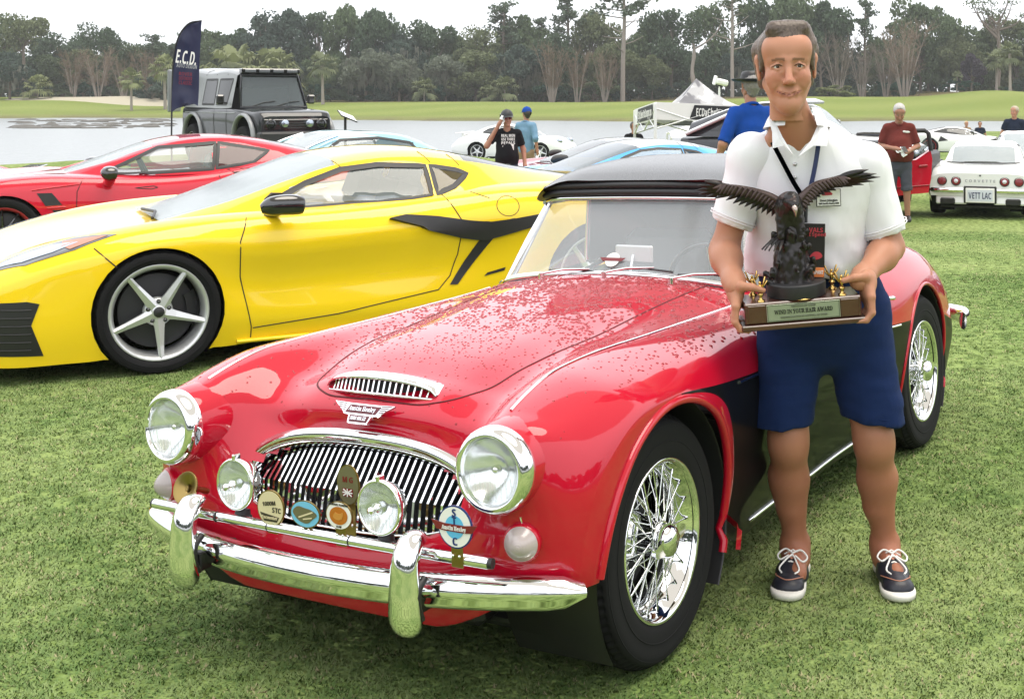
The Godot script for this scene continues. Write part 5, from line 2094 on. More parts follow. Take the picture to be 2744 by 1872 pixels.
func car_skin(car: Node3D,o: Dictionary) -> Dictionary:
	var R:=shell(o.body,o.get("su",6),o.get("sv",3),o.get("crease",[]))
	var m:=MB.new()
	var drop=o.get("drop")
	m.grid(R,false,o.get("cuts",[]),drop)
	var caps: Array=o.get("caps",[0,-1])
	for e in caps:
		var row: PackedVector3Array=R[e]
		var mid:=row[row.size()/2]
		m.fan(row,Vector3(1.0 if row[0].x>R[R.size()/2][0].x else -1.0,0,0))
	part("body_shell",m,o.paint,car)
	var tb:=target(R)
	var out:={"body": tb,"rows": R}
	if o.has("cabin"):
		var sv:=3
		var C:=shell(o.cabin,o.get("su",6),sv,o.get("cabin_crease",[]))
		var tc:=target(C)
		out.cab=tc
		var holes: Array=o.get("windows",[])
		var nc: int=C[0].size()
		var mid:=(nc - 1)/2
		var wc: int=o.get("screen_cols",2)*sv
		var roof:=MB.new()
		var pillars:=MB.new()
		var front:=[]
		var back:=[]
		var midr:=[]
		for r in C:
			var c: PackedVector3Array=r.slice(mid - wc,mid+wc+1)
			if r[0].x>=o.screen_x - 0.001:
				front.push_back(c)
			if r[0].x<=o.screen_x+0.001 and r[0].x>=o.rear_x - 0.001:
				midr.push_back(c)
			if r[0].x<=o.rear_x+0.001:
				back.push_back(c)
		var keep:=func(p: Vector3) -> bool:
			for h in holes:
				if h[2] and Geometry2D.is_point_in_polygon(Vector2(p.x,p.y),h[0]):
					return false
			return true
		if midr.size()>1:
			roof.grid(midr,false,[],null)
		for s in 2:
			var rr:=[]
			for r in C:
				rr.push_back(r.slice(0,mid - wc+1) if s==0 else r.slice(mid+wc,nc))
			if o.has("roof_paint"):
				pillars.grid(rr,false,[],keep)
			else:
				roof.grid(rr,false,[],keep)
		part("roof",roof,o.get("roof_paint",o.paint),car)
		if pillars.v.size()>0:
			part("pillars",pillars,o.get("pillar_paint",o.paint),car)
		if front.size()>1:
			var f:=MB.new()
			f.grid(front)
			part("windscreen",f,o.get("screen",M.car_glass),car)
		if back.size()>1:
			var f2:=MB.new()
			f2.grid(back)
			part("rear_window",f2,o.get("rear",M.dark_glass),car)
		for s in sides(car):
			var fr:=side_frame(s)
			for h in holes:
				var pl:=flip_poly(h[0],s)
				part("side_window",patch(tc,pl,fr,0.09,0.003 if not h[2] else -0.004,0.0),h[1],car)
				if h.size()>3:
					part("window_trim",band(tc,pl,fr,h[3],h[3]*0.8,0.006),M.trim,car)
		var lo: Array=o.cabin[0]
		var hi: Array=o.cabin[o.cabin.size() - 1]
		var x0: float=minf(lo[0],hi[0])
		var x1: float=maxf(lo[0],hi[0])
		var fl:=MB.new()
		fl.box(Vector3((x1 - x0)*0.7,0.04,1.1),Transform3D(Basis(),Vector3((x0+x1)*0.5,o.get("floor",0.45),0)),0.01)
		part("cabin_floor",fl,M.dark_inside,car)
	for w in o.get("wheels",[]):
		for s in sides(car):
			alloy_wheel(car,Vector3(w[0],w[1],s*w[2]),PI if s<0.0 else 0.0,w[1],w[3],w[4],int(w[5]),o.get("alloy",M.alloy),o.get("fine",false),o.get("wheel_ring"))
	for c in o.get("cuts",[]):
		for s in sides(car):
			var well:=MB.new()
			var rows:=[]
			for z in [c[4] - 0.03,c[4] - 0.06,0.45]:
				var row:=PackedVector3Array()
				for k in 21:
					var a:=PI*lerpf(-0.25,1.25,k/20.0)
					row.push_back(Vector3(c[0]+cos(a)*(c[2]+0.002),c[1]+sin(a)*(c[2]+0.002),s*z))
				rows.push_back(row)
			well.grid(rows)
			var in_:=MB.new()
			in_.fan(rows[2],Vector3(0,0,s))
			well.append(in_)
			part("wheel_well",well,M.black,car)
	var pan:=MB.new()
	var xs: float=R[0][0].x
	var xe: float=R[R.size() - 1][0].x
	pan.box(Vector3(absf(xs - xe)*0.92,0.05,1.3),Transform3D(Basis(),Vector3((xs+xe)*0.5,0.17,0)),0.01)
	part("floor_pan",pan,M.black,car)
	return out
func mid_engine(called: String,label: String,at: Vector3,yaw: float,paint: Material,roof_paint: Material,fine: bool) -> Node3D:
	var car:=thing(called,label,"sports car",at,deg_to_rad(yaw),"" if fine else "")
	var S:=func(x: float,l: Array) -> Array: return [x,0,90,l]
	var body:=[
		S.call(1.02,[0.50,0.0,0.50,0.30,0.485,0.50,0.46,0.62,0.42,0.69,0.37,0.71,0.30,0.71,0.22,0.70,0.13,0.66]),
		S.call(0.92,[0.575,0.0,0.575,0.33,0.565,0.54,0.545,0.69,0.51,0.79,0.45,0.83,0.35,0.84,0.24,0.84,0.11,0.82]),
		S.call(0.75,[0.64,0.0,0.64,0.35,0.645,0.60,0.645,0.76,0.60,0.87,0.53,0.92,0.40,0.935,0.25,0.935,0.10,0.92]),
		S.call(0.50,[0.70,0.0,0.70,0.35,0.712,0.61,0.73,0.77,0.685,0.90,0.61,0.955,0.44,0.965,0.27,0.97,0.10,0.95]),
		S.call(0.25,[0.745,0.0,0.742,0.35,0.755,0.62,0.787,0.78,0.745,0.915,0.665,0.975,0.50,0.985,0.32,0.98,0.11,0.96]),
		S.call(0.0,[0.775,0.0,0.772,0.35,0.788,0.62,0.822,0.785,0.785,0.92,0.715,0.983,0.58,0.99,0.42,0.99,0.20,0.97]),
		S.call(-0.25,[0.795,0.0,0.793,0.35,0.808,0.62,0.842,0.79,0.80,0.925,0.71,0.985,0.52,0.965,0.32,0.975,0.12,0.95]),
		S.call(-0.55,[0.815,0.0,0.812,0.35,0.825,0.62,0.855,0.80,0.805,0.925,0.665,0.985,0.46,0.935,0.27,0.965,0.12,0.93]),
		S.call(-1.0,[0.82,0.0,0.82,0.35,0.835,0.62,0.868,0.80,0.82,0.92,0.685,0.985,0.46,0.925,0.26,0.965,0.13,0.93]),
		S.call(-1.40,[0.83,0.0,0.83,0.35,0.86,0.62,0.893,0.80,0.84,0.915,0.715,0.985,0.47,0.925,0.27,0.965,0.13,0.93]),
		S.call(-1.75,[0.86,0.0,0.865,0.35,0.895,0.62,0.925,0.80,0.87,0.925,0.725,0.99,0.50,0.945,0.30,0.97,0.14,0.95]),
		S.call(-2.10,[0.93,0.0,0.93,0.35,0.945,0.62,0.958,0.80,0.90,0.945,0.745,1.005,0.54,0.985,0.34,0.985,0.16,0.97]),
		S.call(-2.45,[0.95,0.0,0.95,0.35,0.957,0.62,0.962,0.80,0.905,0.95,0.755,1.01,0.58,1.01,0.42,1.0,0.2,0.98]),
		S.call(-2.72,[0.955,0.0,0.95,0.35,0.957,0.62,0.955,0.80,0.90,0.95,0.76,1.01,0.60,1.01,0.44,1.0,0.22,0.98]),
		S.call(-3.15,[0.95,0.0,0.945,0.35,0.945,0.60,0.93,0.78,0.87,0.92,0.74,0.985,0.52,0.985,0.36,0.975,0.2,0.95]),
		S.call(-3.55,[0.935,0.0,0.93,0.35,0.925,0.58,0.905,0.75,0.84,0.87,0.70,0.92,0.50,0.92,0.36,0.90,0.22,0.86]),
	]
	var cabin:=[
		S.call(-0.08,[0.795,0.0,0.795,0.28,0.795,0.47,0.797,0.49,0.80,0.51]),
		S.call(-0.45,[0.925,0.0,0.918,0.30,0.893,0.535,0.868,0.60,0.82,0.68]),
		S.call(-0.80,[1.055,0.0,1.045,0.30,1.010,0.555,0.975,0.625,0.84,0.765]),
		S.call(-1.10,[1.150,0.0,1.140,0.30,1.100,0.57,1.055,0.635,0.855,0.815]),
		S.call(-1.35,[1.190,0.0,1.180,0.30,1.135,0.585,1.085,0.65,0.875,0.835]),
		S.call(-1.65,[1.195,0.0,1.185,0.30,1.137,0.59,1.085,0.655,0.90,0.845]),
		S.call(-1.95,[1.160,0.0,1.150,0.30,1.105,0.58,1.06,0.645,0.93,0.83]),
		S.call(-2.40,[1.060,0.0,1.055,0.30,1.025,0.54,1.005,0.60,0.945,0.74]),
		S.call(-2.85,[0.985,0.0,0.98,0.30,0.965,0.50,0.958,0.55,0.945,0.64]),
	]
	var pane:=P2([-0.72,0.915,-0.90,1.00,-1.12,1.075,-1.35,1.10,-1.655,1.085,-1.64,0.905,-1.29,0.862,-0.83,0.825])
	var quarter:=P2([-1.69,1.083,-1.86,1.055,-1.93,1.03,-1.80,0.955,-1.675,0.915])
	var o:={"body": body,"cabin": cabin,"paint": paint,"cuts": [[0.0,0.34,0.352,0.6,0.985],[-2.72,0.35,0.365,0.6,1.0]],"screen_x": -1.10,"rear_x": -1.95,"su": 7 if fine else 3,"sv": 3,
		"windows": [[pane,M.side_pane if fine else M.car_glass,fine,0.016],[quarter,M.dark_glass,false,0.016]],"fine": fine,"crease": [5],"screen": M.wet_screen if fine else M.car_glass,
		"wheels": [[0.0,0.337,0.865,0.125,0.262,5],[-2.72,0.35,0.85,0.150,0.268,5]]}
	if roof_paint != paint:
		o.roof_paint=roof_paint
	var t:=car_skin(car,o)
	var tb: TriangleMesh=t.body
	var tc: TriangleMesh=t.cab
	for s in sides(car):
		var fr:=side_frame(s)
		part("side_blade",patch(tb,flip_poly(P2([-1.32,0.785,-1.42,0.802,-1.62,0.785,-1.82,0.752,-1.95,0.738,-2.12,0.752,-2.28,0.772,-2.315,0.752,-2.24,0.700,-2.02,0.652,-1.92,0.632,-1.78,0.655,-1.60,0.705]),s),fr,0.05,0.026,0.034),M.trim,car)
		part("intake_slot",patch(tb,flip_poly(P2([-2.03,0.665,-1.985,0.640,-1.755,0.365,-1.705,0.365,-1.905,0.645]),s),fr,0.04,0.006,0.01),M.trim,car)
		part("side_badge",patch(tb,flip_poly(P2([-1.93,0.405,-2.06,0.432,-2.07,0.452,-1.95,0.425]),s),fr,0.03,0.005,0.006),M.black,car)
		var mm:=MB.new()
		mm.tube(spl(P3([-0.545,0.885,s*1.01,-0.60,0.900,s*1.03,-0.70,0.905,s*1.035,-0.775,0.898,s*1.03]),4),[0.028,0.038,0.046,0.052,0.056,0.058,0.059,0.060,0.060,0.060,0.058,0.056,0.050],14,true,0.85,Vector3.UP)
		mm.tube(P3([-0.62,0.835,s*0.86,-0.66,0.85,s*0.95,-0.68,0.875,s*1.00]),[0.035,0.03,0.035],10,true,0.5,Vector3.RIGHT)
		if not fine or s<0.0:
			part("door_mirror",mm,M.gloss_black if fine else M.trim,car)
		var hx:=(V(0.80,0.60,s*0.80) - V(0.22,0.745,s*0.86)).normalized()
		var hn:=V(0.28,0.74,s*0.62).normalized()
		var hz:=(hn - hx*hn.dot(hx)).normalized()
		var hf:=Transform3D(Basis(hx,hz.cross(hx),hz),V(0.22,0.745,s*0.86))
		var pts:=[V(0.20,0.748,s*0.87),V(0.42,0.765,s*0.795),V(0.62,0.70,s*0.77),V(0.82,0.62,s*0.755),V(0.86,0.585,s*0.79),V(0.66,0.62,s*0.885),V(0.42,0.69,s*0.905)]
		var hp:=PackedVector2Array()
		for p in pts:
			var q: Vector3=hf.affine_inverse()*p
			hp.push_back(Vector2(q.x,q.y))
		var hl:=part("headlight",patch(tb,hp,hf,0.05,0.004,0.006),M.lamp_cover,car)
		var hp2:=PackedVector2Array()
		var cen:=Vector2.ZERO
		for p in hp:
			cen+=p/hp.size()
		for p in hp:
			hp2.push_back(cen.lerp(p,0.62)+Vector2(0.05,0.0))
		part("lamp_unit",patch(tb,hp2,hf,0.05,0.007,0.002),M.lamp_silver,hl)
		var ap:=PackedVector2Array([hp[0].lerp(cen,0.12),hp[1].lerp(cen,0.35),cen+(hp[0] - cen)*0.25,hp[6].lerp(cen,0.15)])
		part("indicator",patch(tb,ap,hf,0.05,0.007,0.002),M.amber_lens,hl)
		part("corner_intake",patch(tb,flip_poly(P2([0.60,0.43,0.66,0.445,0.95,0.44,0.95,0.17,0.58,0.155,0.64,0.32]),s),fr,0.05,0.004,0.004),M.black,car)
		var mesh_:=MB.new()
		for k in 6:
			var b:=trail(tb,flip_poly(P2([0.64,0.19+k*0.042,0.93,0.20+k*0.042]),s),fr,0.05,0.004,0.006)
			mesh_.append(b)
		part("intake_bars",mesh_,M.trim,car)
		var gaps:=[[P2([-0.50,0.86,-0.435,0.70,-0.44,0.50,-0.50,0.215,-0.50,0.15]),tb],[P2([-1.70,0.91,-1.74,0.83,-1.80,0.72]),tb],[P2([-1.775,0.67,-1.76,0.55,-1.71,0.42,-1.63,0.34,-1.0,0.245,-0.51,0.205]),tb],[P2([-1.82,0.95,-1.98,0.885]),tb],[P2([0.33,0.705,0.22,0.60]),tb]]
		for g in gaps:
			part("panel_gap",trail(g[1],flip_poly(g[0],s),fr,0.04,0.0035),M.seam,car)
		var circ:=PackedVector2Array()
		for k in 25:
			circ.push_back(Vector2(s*(-2.09+0.075*cos(TAU*k/24)),0.835+0.062*sin(TAU*k/24)))
		part("fuel_flap",trail(tb,circ,fr,0.03,0.0022),M.seam,car)
		var sl:=MB.new()
		sl.tube(P3([-0.42,0.135,s*0.95,-1.2,0.14,s*0.965,-2.3,0.15,s*0.97]),0.022,8,true,0.6)
		part("sill_blade",sl,paint,car)
		for x in [-1.10,-1.66,-1.86]:
			var rf:=frame(Vector3(0,1.8,0),Vector3(0,0,s),Vector3(-s,0,0))
			rf=Transform3D(Basis(Vector3(0,0,1),Vector3(1,0,0),Vector3(0,1,0)),Vector3(0,1.8,0))
			part("roof_gap",trail(tc,PackedVector2Array([Vector2(s*0.50,x),Vector2(s*0.585,x - 0.02),Vector2(s*0.63,x - 0.04)]),rf,0.03,0.003),M.seam,car)
		var st:=MB.new()
		st.box(Vector3(0.18,0.62,0.46),Transform3D(Basis(Vector3.BACK,0.35),Vector3(-1.52,0.72,s*0.38)),0.06)
		st.box(Vector3(0.16,0.18,0.28),Transform3D(Basis(Vector3.BACK,0.3),Vector3(-1.62,1.02,s*0.38)),0.05)
		part("seat",st,M.dark_inside,car)
	var wp:=MB.new()
	wp.tube(P3([-0.08,0.812,0.20,-0.10,0.825,-0.18,-0.05,0.805,-0.40]),0.010,6)
	part("wiper",wp,M.trim,car)
	var ds:=MB.new()
	ds.tube(P3([-0.72,0.86,-0.66,-0.74,0.885,0.0,-0.72,0.86,0.66]),0.09,10)
	part("dashboard",ds,M.dark_inside,car)
	return car
func front_engine_coupe() -> Node3D:
	var car:=thing("red_sports_coupe","red sports coupe with black mirror and fender vents, behind the yellow car","sports car",Vector3(-6.11,-0.1,-12.45),deg_to_rad(207.0))
	var B:=body_from([[0.98,0.50,0.46,0.72,0.18],[0.80,0.66,0.62,0.86,0.16],[0.45,0.76,0.765,0.94,0.15],[0.0,0.83,0.855,0.97,0.16],[-0.35,0.865,0.875,0.96,0.15],[-0.75,0.885,0.86,0.945,0.15],[-1.3,0.86,0.84,0.94,0.15],[-1.9,0.88,0.875,0.95,0.16],[-2.45,0.95,0.965,0.98,0.18],[-2.75,0.97,0.98,0.985,0.2],[-3.2,0.95,0.945,0.95,0.24],[-3.50,0.90,0.89,0.86,0.30]])
	var Cb:=cabin_from([[-0.55,0.875,0.46,0.87,0.52],[-0.95,1.015,0.55,0.86,0.70],[-1.35,1.150,0.585,0.85,0.80],[-1.7,1.215,0.60,0.85,0.83],[-2.1,1.225,0.60,0.87,0.83],[-2.5,1.175,0.57,0.92,0.80],[-3.0,1.06,0.50,0.95,0.72],[-3.4,0.95,0.45,0.93,0.6]])
	var t:=car_skin(car,{"body": B,"cabin": Cb,"paint": M.coupe_red,"cuts": [[0.0,0.345,0.36,0.6,0.955],[-2.71,0.35,0.365,0.6,0.97]],"screen_x": -1.35,"rear_x": -2.5,"screen": M.wet_screen,
		"windows": [[P2([-0.86,0.865,-1.40,1.115,-1.95,1.155,-1.90,0.895,-1.10,0.86]),M.side_pane,true,0.018],[P2([-1.98,1.155,-2.48,1.065,-2.30,0.95,-1.93,0.90]),M.dark_glass,false,0.018]],
		"wheels": [[0.0,0.34,0.855,0.12,0.25,10],[-2.71,0.345,0.84,0.15,0.255,10]],"alloy": M.gloss_black,"wheel_ring": M.ring_red,"floor": 0.40})
	var tb: TriangleMesh=t.body
	for s in sides(car):
		var fr:=side_frame(s)
		part("fender_vent",patch(tb,flip_poly(P2([-0.28,0.715,-0.41,0.715,-0.50,0.60,-0.355,0.595]),s),fr,0.05,0.004,0.008),M.black,car)
		part("fender_vent",patch(tb,flip_poly(P2([-0.41,0.555,-0.52,0.555,-0.60,0.46,-0.50,0.45]),s),fr,0.05,0.004,0.008),M.black,car)
		part("vent_strake",trail(tb,flip_poly(P2([-0.24,0.745,-0.42,0.765,-0.66,0.79]),s),fr,0.04,0.008),M.coupe_red,car)
		part("vent_strake",trail(tb,flip_poly(P2([-0.37,0.575,-0.53,0.58]),s),fr,0.04,0.007),M.coupe_red,car)
		part("panel_gap",trail(tb,flip_poly(P2([-0.70,0.87,-0.63,0.72,-0.62,0.45,-0.66,0.20]),s),fr,0.05,0.004),M.seam,car)
		part("panel_gap",trail(tb,flip_poly(P2([-1.93,0.88,-1.98,0.70,-1.95,0.35]),s),fr,0.05,0.004),M.seam,car)
		part("door_pull",trail(tb,flip_poly(P2([-1.15,0.735,-1.32,0.75,-1.36,0.735,-1.30,0.72,-1.15,0.735]),s),fr,0.02,0.004),M.seam,car)
		part("side_duct",patch(tb,flip_poly(P2([-2.02,0.90,-2.25,0.90,-2.12,0.83]),s),fr,0.05,0.003,0.004),M.seam,car)
		var mm:=MB.new()
		mm.tube(spl(P3([-0.86,0.865,s*1.02,-0.90,0.89,s*1.035,-0.965,0.885,s*1.03]),4),[0.05,0.06,0.068,0.072,0.072,0.070,0.068,0.066,0.06],12,true,1.3,Vector3.UP)
		part("door_mirror",mm,M.gloss_black,car)
		var mb2:=MB.new()
		mb2.tube(P3([-0.90,0.80,s*0.90,-0.91,0.80,s*0.97,-0.92,0.85,s*1.03]),[0.04,0.045,0.05],10)
		part("mirror_foot",mb2,M.coupe_red,car)
		var st:=MB.new()
		st.box(Vector3(0.18,0.60,0.46),Transform3D(Basis(Vector3.BACK,0.3),Vector3(-2.05,0.72,s*0.38)),0.06)
		part("seat",st,M.trim,car)
	var wh:=MB.new()
	var wf:=along(Vector3(-1.30,0.86,-0.38),Vector3(-0.9,0.4,0))
	var ring:=PackedVector3Array()
	for k in 33:
		var a:=TAU*(k % 32)/32
		ring.push_back(wf*Vector3(cos(a)*0.18,sin(a)*0.18,0))
	wh.tube(ring,0.018,8)
	wh.box(Vector3(0.34,0.05,0.02),wf,0.01)
	part("steering_wheel",wh,M.black,car)
	return car
func car_materials():
	car_paint("yellow_paint",0.86,0.60,0.012,3)
	car_paint("coupe_red",0.56,0.010,0.030,4)
	car_paint("deep_red",0.30,0.006,0.016,4)
	car_paint("car_white",0.78,0.79,0.78,5)
	car_paint("sky_blue",0.08,0.36,0.72,6)
	car_paint("pale_blue",0.30,0.56,0.66,7)
	car_paint("graphite",0.022,0.024,0.028,8)
	car_paint("car_silver",0.34,0.35,0.36,9)
	pm("disc_iron",0.05,0.05,0.055,0.5,0.6)
	pm("ring_red",0.30,0.01,0.015,0.4)
	glass("side_pane",0.30,0.36,0.36,0.30)
	var ws:=pm("wet_screen",0.24,0.28,0.29,0.10)
	ws.metallic_specular=0.9
	ws.normal_enabled=true
	ws.normal_texture=noise_tex(43,0.25,256,2,true,6.0)
	ws.normal_scale=0.35
	ws.uv1_scale=Vector3(5,5,5)
	var lc:=pm("lamp_cover",0.16,0.17,0.19,0.08,0.2)
	lc.metallic_specular=0.7
	pm("lamp_silver",0.42,0.46,0.52,0.15,0.9)
	pm("amber_lens",0.42,0.20,0.14,0.15)
	pm("lamp_red",0.20,0.02,0.025,0.15)
	pm("plate_white",0.62,0.66,0.72,0.4)
	pm("plate_ink",0.05,0.06,0.12,0.5)
func on_ground(px: float,d: float,down:=0.0) -> Vector3:
	var x:=look(px,300).x*d
	return Vector3(x,ground_y(x,-d) - down,-d)
func cars():
	car_materials()
	mid_engine("yellow_sports_car","yellow mid-engined sports car with five-spoke silver wheels, beside the roadster",Vector3(-2.98,0,-7.73),209.0,M.yellow_paint,M.yellow_paint,true)
	front_engine_coupe()
	var a:=on_ground(1222,15.6)
	mid_engine("blue_sports_car","bright blue sports car with a grey wet roof, seen above the roadster's soft top",Vector3(a.x,-0.22,a.z),203.0,M.sky_blue,M.car_silver,false)
	a=on_ground(1225,20.5)
	mid_engine("dark_red_sports_car","dark red sports car with black bonnet and roof, behind the blue one",Vector3(a.x,-0.36,a.z),204.0,M.deep_red,M.graphite,false)
	black_coupe()
	rear_engine_coupe()
	white_convertible()
	silver_roof_car()
	wedge_car()
	pale_blue_classic()
	far_left_red()
	edge_car()
	open_door_car()
	four_by_four()
	truck()
func black_coupe():
	var p:=on_ground(1660,24.0)
	var car:=thing("black_car","black car with a long side window, behind the blue sports car","car",Vector3(p.x,-0.78,p.z),deg_to_rad(197.0))
	var B:=body_from([[0.9,0.62,0.58,0.75,0.2],[0.5,0.80,0.78,0.88,0.18],[0.0,0.90,0.88,0.92,0.18],[-0.6,0.95,0.92,0.92,0.18],[-1.6,0.95,0.93,0.92,0.18],[-2.6,0.96,0.94,0.93,0.2],[-3.4,0.93,0.90,0.85,0.25]])
	var Cb:=cabin_from([[-0.5,0.95,0.5,0.94,0.56],[-1.2,1.30,0.58,0.94,0.80],[-1.7,1.36,0.60,0.94,0.82],[-2.4,1.33,0.58,0.95,0.80],[-3.1,1.0,0.5,0.95,0.7]])
	car_skin(car,{"body": B,"cabin": Cb,"paint": M.graphite,"cuts": [[0.0,0.34,0.36,0.6,0.9],[-2.65,0.34,0.36,0.6,0.91]],"screen_x": -1.2,"rear_x": -2.4,"su": 3,
		"windows": [[P2([-0.95,0.99,-1.30,1.25,-1.75,1.30,-2.35,1.27,-2.55,1.02]),M.side_pane,true,0.03]],"wheels": [[0.0,0.33,0.80,0.11,0.23,7],[-2.65,0.33,0.80,0.11,0.23,7]]})
func rear_engine_coupe():
	var p:=on_ground(1172,45.0)
	p.y=-0.76
	var car:=thing("white_coupe","white rear-engined coupe with small tail spoiler, by the lake behind two men","car",p,deg_to_rad(-15.0))
	var B:=body_from([[2.15,0.50,0.46,0.62,0.2],[1.95,0.66,0.62,0.78,0.18],[1.5,0.78,0.82,0.88,0.16],[1.1,0.86,0.86,0.90,0.16],[0.6,0.90,0.88,0.88,0.16],[-0.3,0.90,0.88,0.88,0.16],[-1.0,0.92,0.90,0.94,0.17],[-1.35,0.90,0.88,0.95,0.2],[-1.9,0.80,0.78,0.90,0.24],[-2.2,0.62,0.58,0.76,0.3]])
	var Cb:=cabin_from([[0.95,0.88,0.48,0.87,0.55],[0.45,1.16,0.54,0.88,0.72],[0.05,1.28,0.56,0.88,0.76],[-0.5,1.29,0.56,0.88,0.76],[-1.1,1.16,0.52,0.90,0.70],[-1.8,0.86,0.44,0.82,0.58]])
	var t:=car_skin(car,{"body": B,"cabin": Cb,"paint": M.car_white,"cuts": [[1.18,0.33,0.35,0.6,0.88],[-1.18,0.33,0.355,0.6,0.92]],"screen_x": 0.45,"rear_x": -1.1,"su": 3,
		"windows": [[P2([0.62,0.93,0.28,1.16,-0.05,1.22,-0.38,1.22,-0.38,0.93]),M.side_pane,false,0.02],[P2([-0.44,1.21,-0.85,1.12,-1.05,1.0,-0.44,0.94]),M.dark_glass,false,0.02]],
		"wheels": [[1.18,0.325,0.78,0.11,0.24,5],[-1.18,0.325,0.78,0.13,0.24,5]],"alloy": M.alloy})
	var sp:=MB.new()
	sp.box(Vector3(0.30,0.035,1.25),Transform3D(Basis(Vector3.BACK,0.1),Vector3(-1.98,0.98,0)),0.015)
	sp.box(Vector3(0.12,0.20,0.9),Transform3D(Basis(),Vector3(-1.88,0.86,0)),0.02)
	part("tail_spoiler",sp,M.car_white,car)
	for s in sides(car):
		var hl:=MB.new()
		hl.ball(Vector3(1.80,0.72,s*0.63),Vector3(0.14,0.10,0.10),14)
		part("headlight",hl,M.lamp_silver,car)
		var mm:=MB.new()
		mm.ball(Vector3(0.55,0.96,s*0.92),Vector3(0.07,0.06,0.08),10)
		part("door_mirror",mm,M.car_white,car)
func white_convertible():
	var p:=on_ground(2245,21.6)
	var car:=thing("white_classic_sports_car","white classic sports car seen from behind, with four round tail lamps and chrome bumpers","sports car",Vector3(6.62,-0.48,-22.3),deg_to_rad(70.0))
	var S:=func(x: float,l: Array) -> Array: return [x,0,90,l]
	var B:=[
		S.call(-1.80,[0.735,0.0,0.735,0.30,0.728,0.55,0.70,0.70,0.64,0.775,0.55,0.80,0.46,0.805,0.40,0.80,0.36,0.79]),
		S.call(-1.72,[0.815,0.0,0.815,0.30,0.812,0.55,0.785,0.72,0.70,0.82,0.58,0.845,0.46,0.84,0.36,0.82,0.27,0.79]),
		S.call(-1.50,[0.845,0.0,0.845,0.30,0.85,0.55,0.83,0.73,0.74,0.85,0.60,0.872,0.46,0.865,0.34,0.845,0.24,0.81]),
		S.call(-1.10,[0.855,0.0,0.855,0.30,0.87,0.52,0.89,0.70,0.82,0.84,0.64,0.882,0.50,0.88,0.40,0.87,0.30,0.85]),
		S.call(-0.70,[0.86,0.0,0.86,0.30,0.87,0.5,0.89,0.68,0.82,0.81,0.62,0.85,0.44,0.82,0.30,0.80,0.2,0.78]),
		S.call(0.2,[0.86,0.0,0.86,0.30,0.86,0.5,0.84,0.66,0.76,0.77,0.58,0.80,0.42,0.78,0.30,0.78,0.2,0.76]),
		S.call(1.0,[0.87,0.0,0.87,0.30,0.86,0.5,0.86,0.68,0.78,0.80,0.60,0.84,0.44,0.83,0.30,0.80,0.2,0.77]),
		S.call(1.9,[0.80,0.0,0.80,0.30,0.80,0.5,0.84,0.68,0.76,0.82,0.58,0.87,0.44,0.86,0.32,0.83,0.2,0.80]),
		S.call(2.7,[0.58,0.0,0.58,0.3,0.57,0.5,0.56,0.62,0.52,0.70,0.46,0.72,0.38,0.72,0.3,0.70,0.24,0.66]),
	]
	var Cb:=cabin_from([[-1.02,0.90,0.56,0.87,0.66],[-0.72,1.15,0.54,0.87,0.66],[-0.45,1.21,0.53,0.86,0.66],[-0.05,1.225,0.53,0.86,0.68],[0.25,1.17,0.50,0.86,0.68],[0.75,0.90,0.46,0.86,0.60]])
	var t:=car_skin(car,{"body": B,"cabin": Cb,"paint": M.car_white,"roof_paint": M.hardtop_white if M.has("hardtop_white") else pm("hardtop_white",0.76,0.76,0.74,0.5),"pillar_paint": M.hardtop_white,"cuts": [[-1.05,0.34,0.36,0.6,0.85]],"screen_x": 0.25,"rear_x": -0.72,"su": 5,"rear": M.wet_screen,
		"windows": [[P2([0.45,0.92,0.15,1.14,-0.38,1.16,-0.45,0.92]),M.side_pane,false,0.02]],"wheels": [[-1.05,0.335,0.74,0.115,0.20,8],[1.43,0.335,0.74,0.115,0.20,8]]})
	var tb: TriangleMesh=t.body
	var fr := Transform3D(Basis(Vector3(0,0,1),Vector3(0,1,0),Vector3(-1,0,0)),Vector3(-2.4,0,0))
	for x in [-0.61,-0.385,0.385,0.61]:
		var at:=Vector3(-1.800,0.605,x)
		var lf:=along(at,Vector3(-1,0.12,0))
		var b:=MB.new()
		b.lathe(P2([0.078,-0.02,0.080,0.006,0.072,0.010,0.066,0.004]),24,lf)
		var tl:=part("tail_lamp",b,M.black,car)
		var l:=MB.new()
		l.lathe(P2([0.066,0.002,0.062,0.008,0.04,0.012,0.0,0.013]),24,lf)
		part("lens",l,M.lamp_red,tl)
		if absf(x)<0.5:
			var c:=MB.new()
			c.lathe(P2([0.034,0.013,0.030,0.016,0.0,0.017]),18,lf)
			part("reversing_lens",c,M.alloy,tl)
	for s in sides(car):
		var bp:=MB.new()
		bp.tube(spl(P3([-1.84,0.455,s*0.27,-1.86,0.455,s*0.45,-1.84,0.455,s*0.70,-1.70,0.458,s*0.87,-1.45,0.462,s*0.915]),4),0.040,10,true,0.55,Vector3.UP)
		part("rear_bumper",bp,M.chrome,car)
		var va:=MB.new()
		va.box(Vector3(0.06,0.20,0.50),Transform3D(Basis(Vector3.BACK,-0.2),Vector3(-1.76,0.32,s*0.46)),0.02)
		part("lower_valance",va,M.car_white,car)
		var ex:=MB.new()
		ex.box(Vector3(0.07,0.11,0.24),Transform3D(Basis(),Vector3(-1.79,0.27,s*0.52)),0.02)
		part("exhaust_cutout",ex,M.black,car)
	var rec:=MB.new()
	rec.box(Vector3(0.03,0.28,0.52),Transform3D(Basis(),Vector3(-1.805,0.385,0)),0.01)
	var pl:=part("plate_recess",rec,M.black,car)
	var pf:=Transform3D(Basis(Vector3(0,0,1),Vector3(0,1,0),Vector3(-1,0,0)),Vector3(-1.824,0.375,0))
	var plate:=MB.new()
	plate.box(Vector3(0.46,0.24,0.012),pf,0.006)
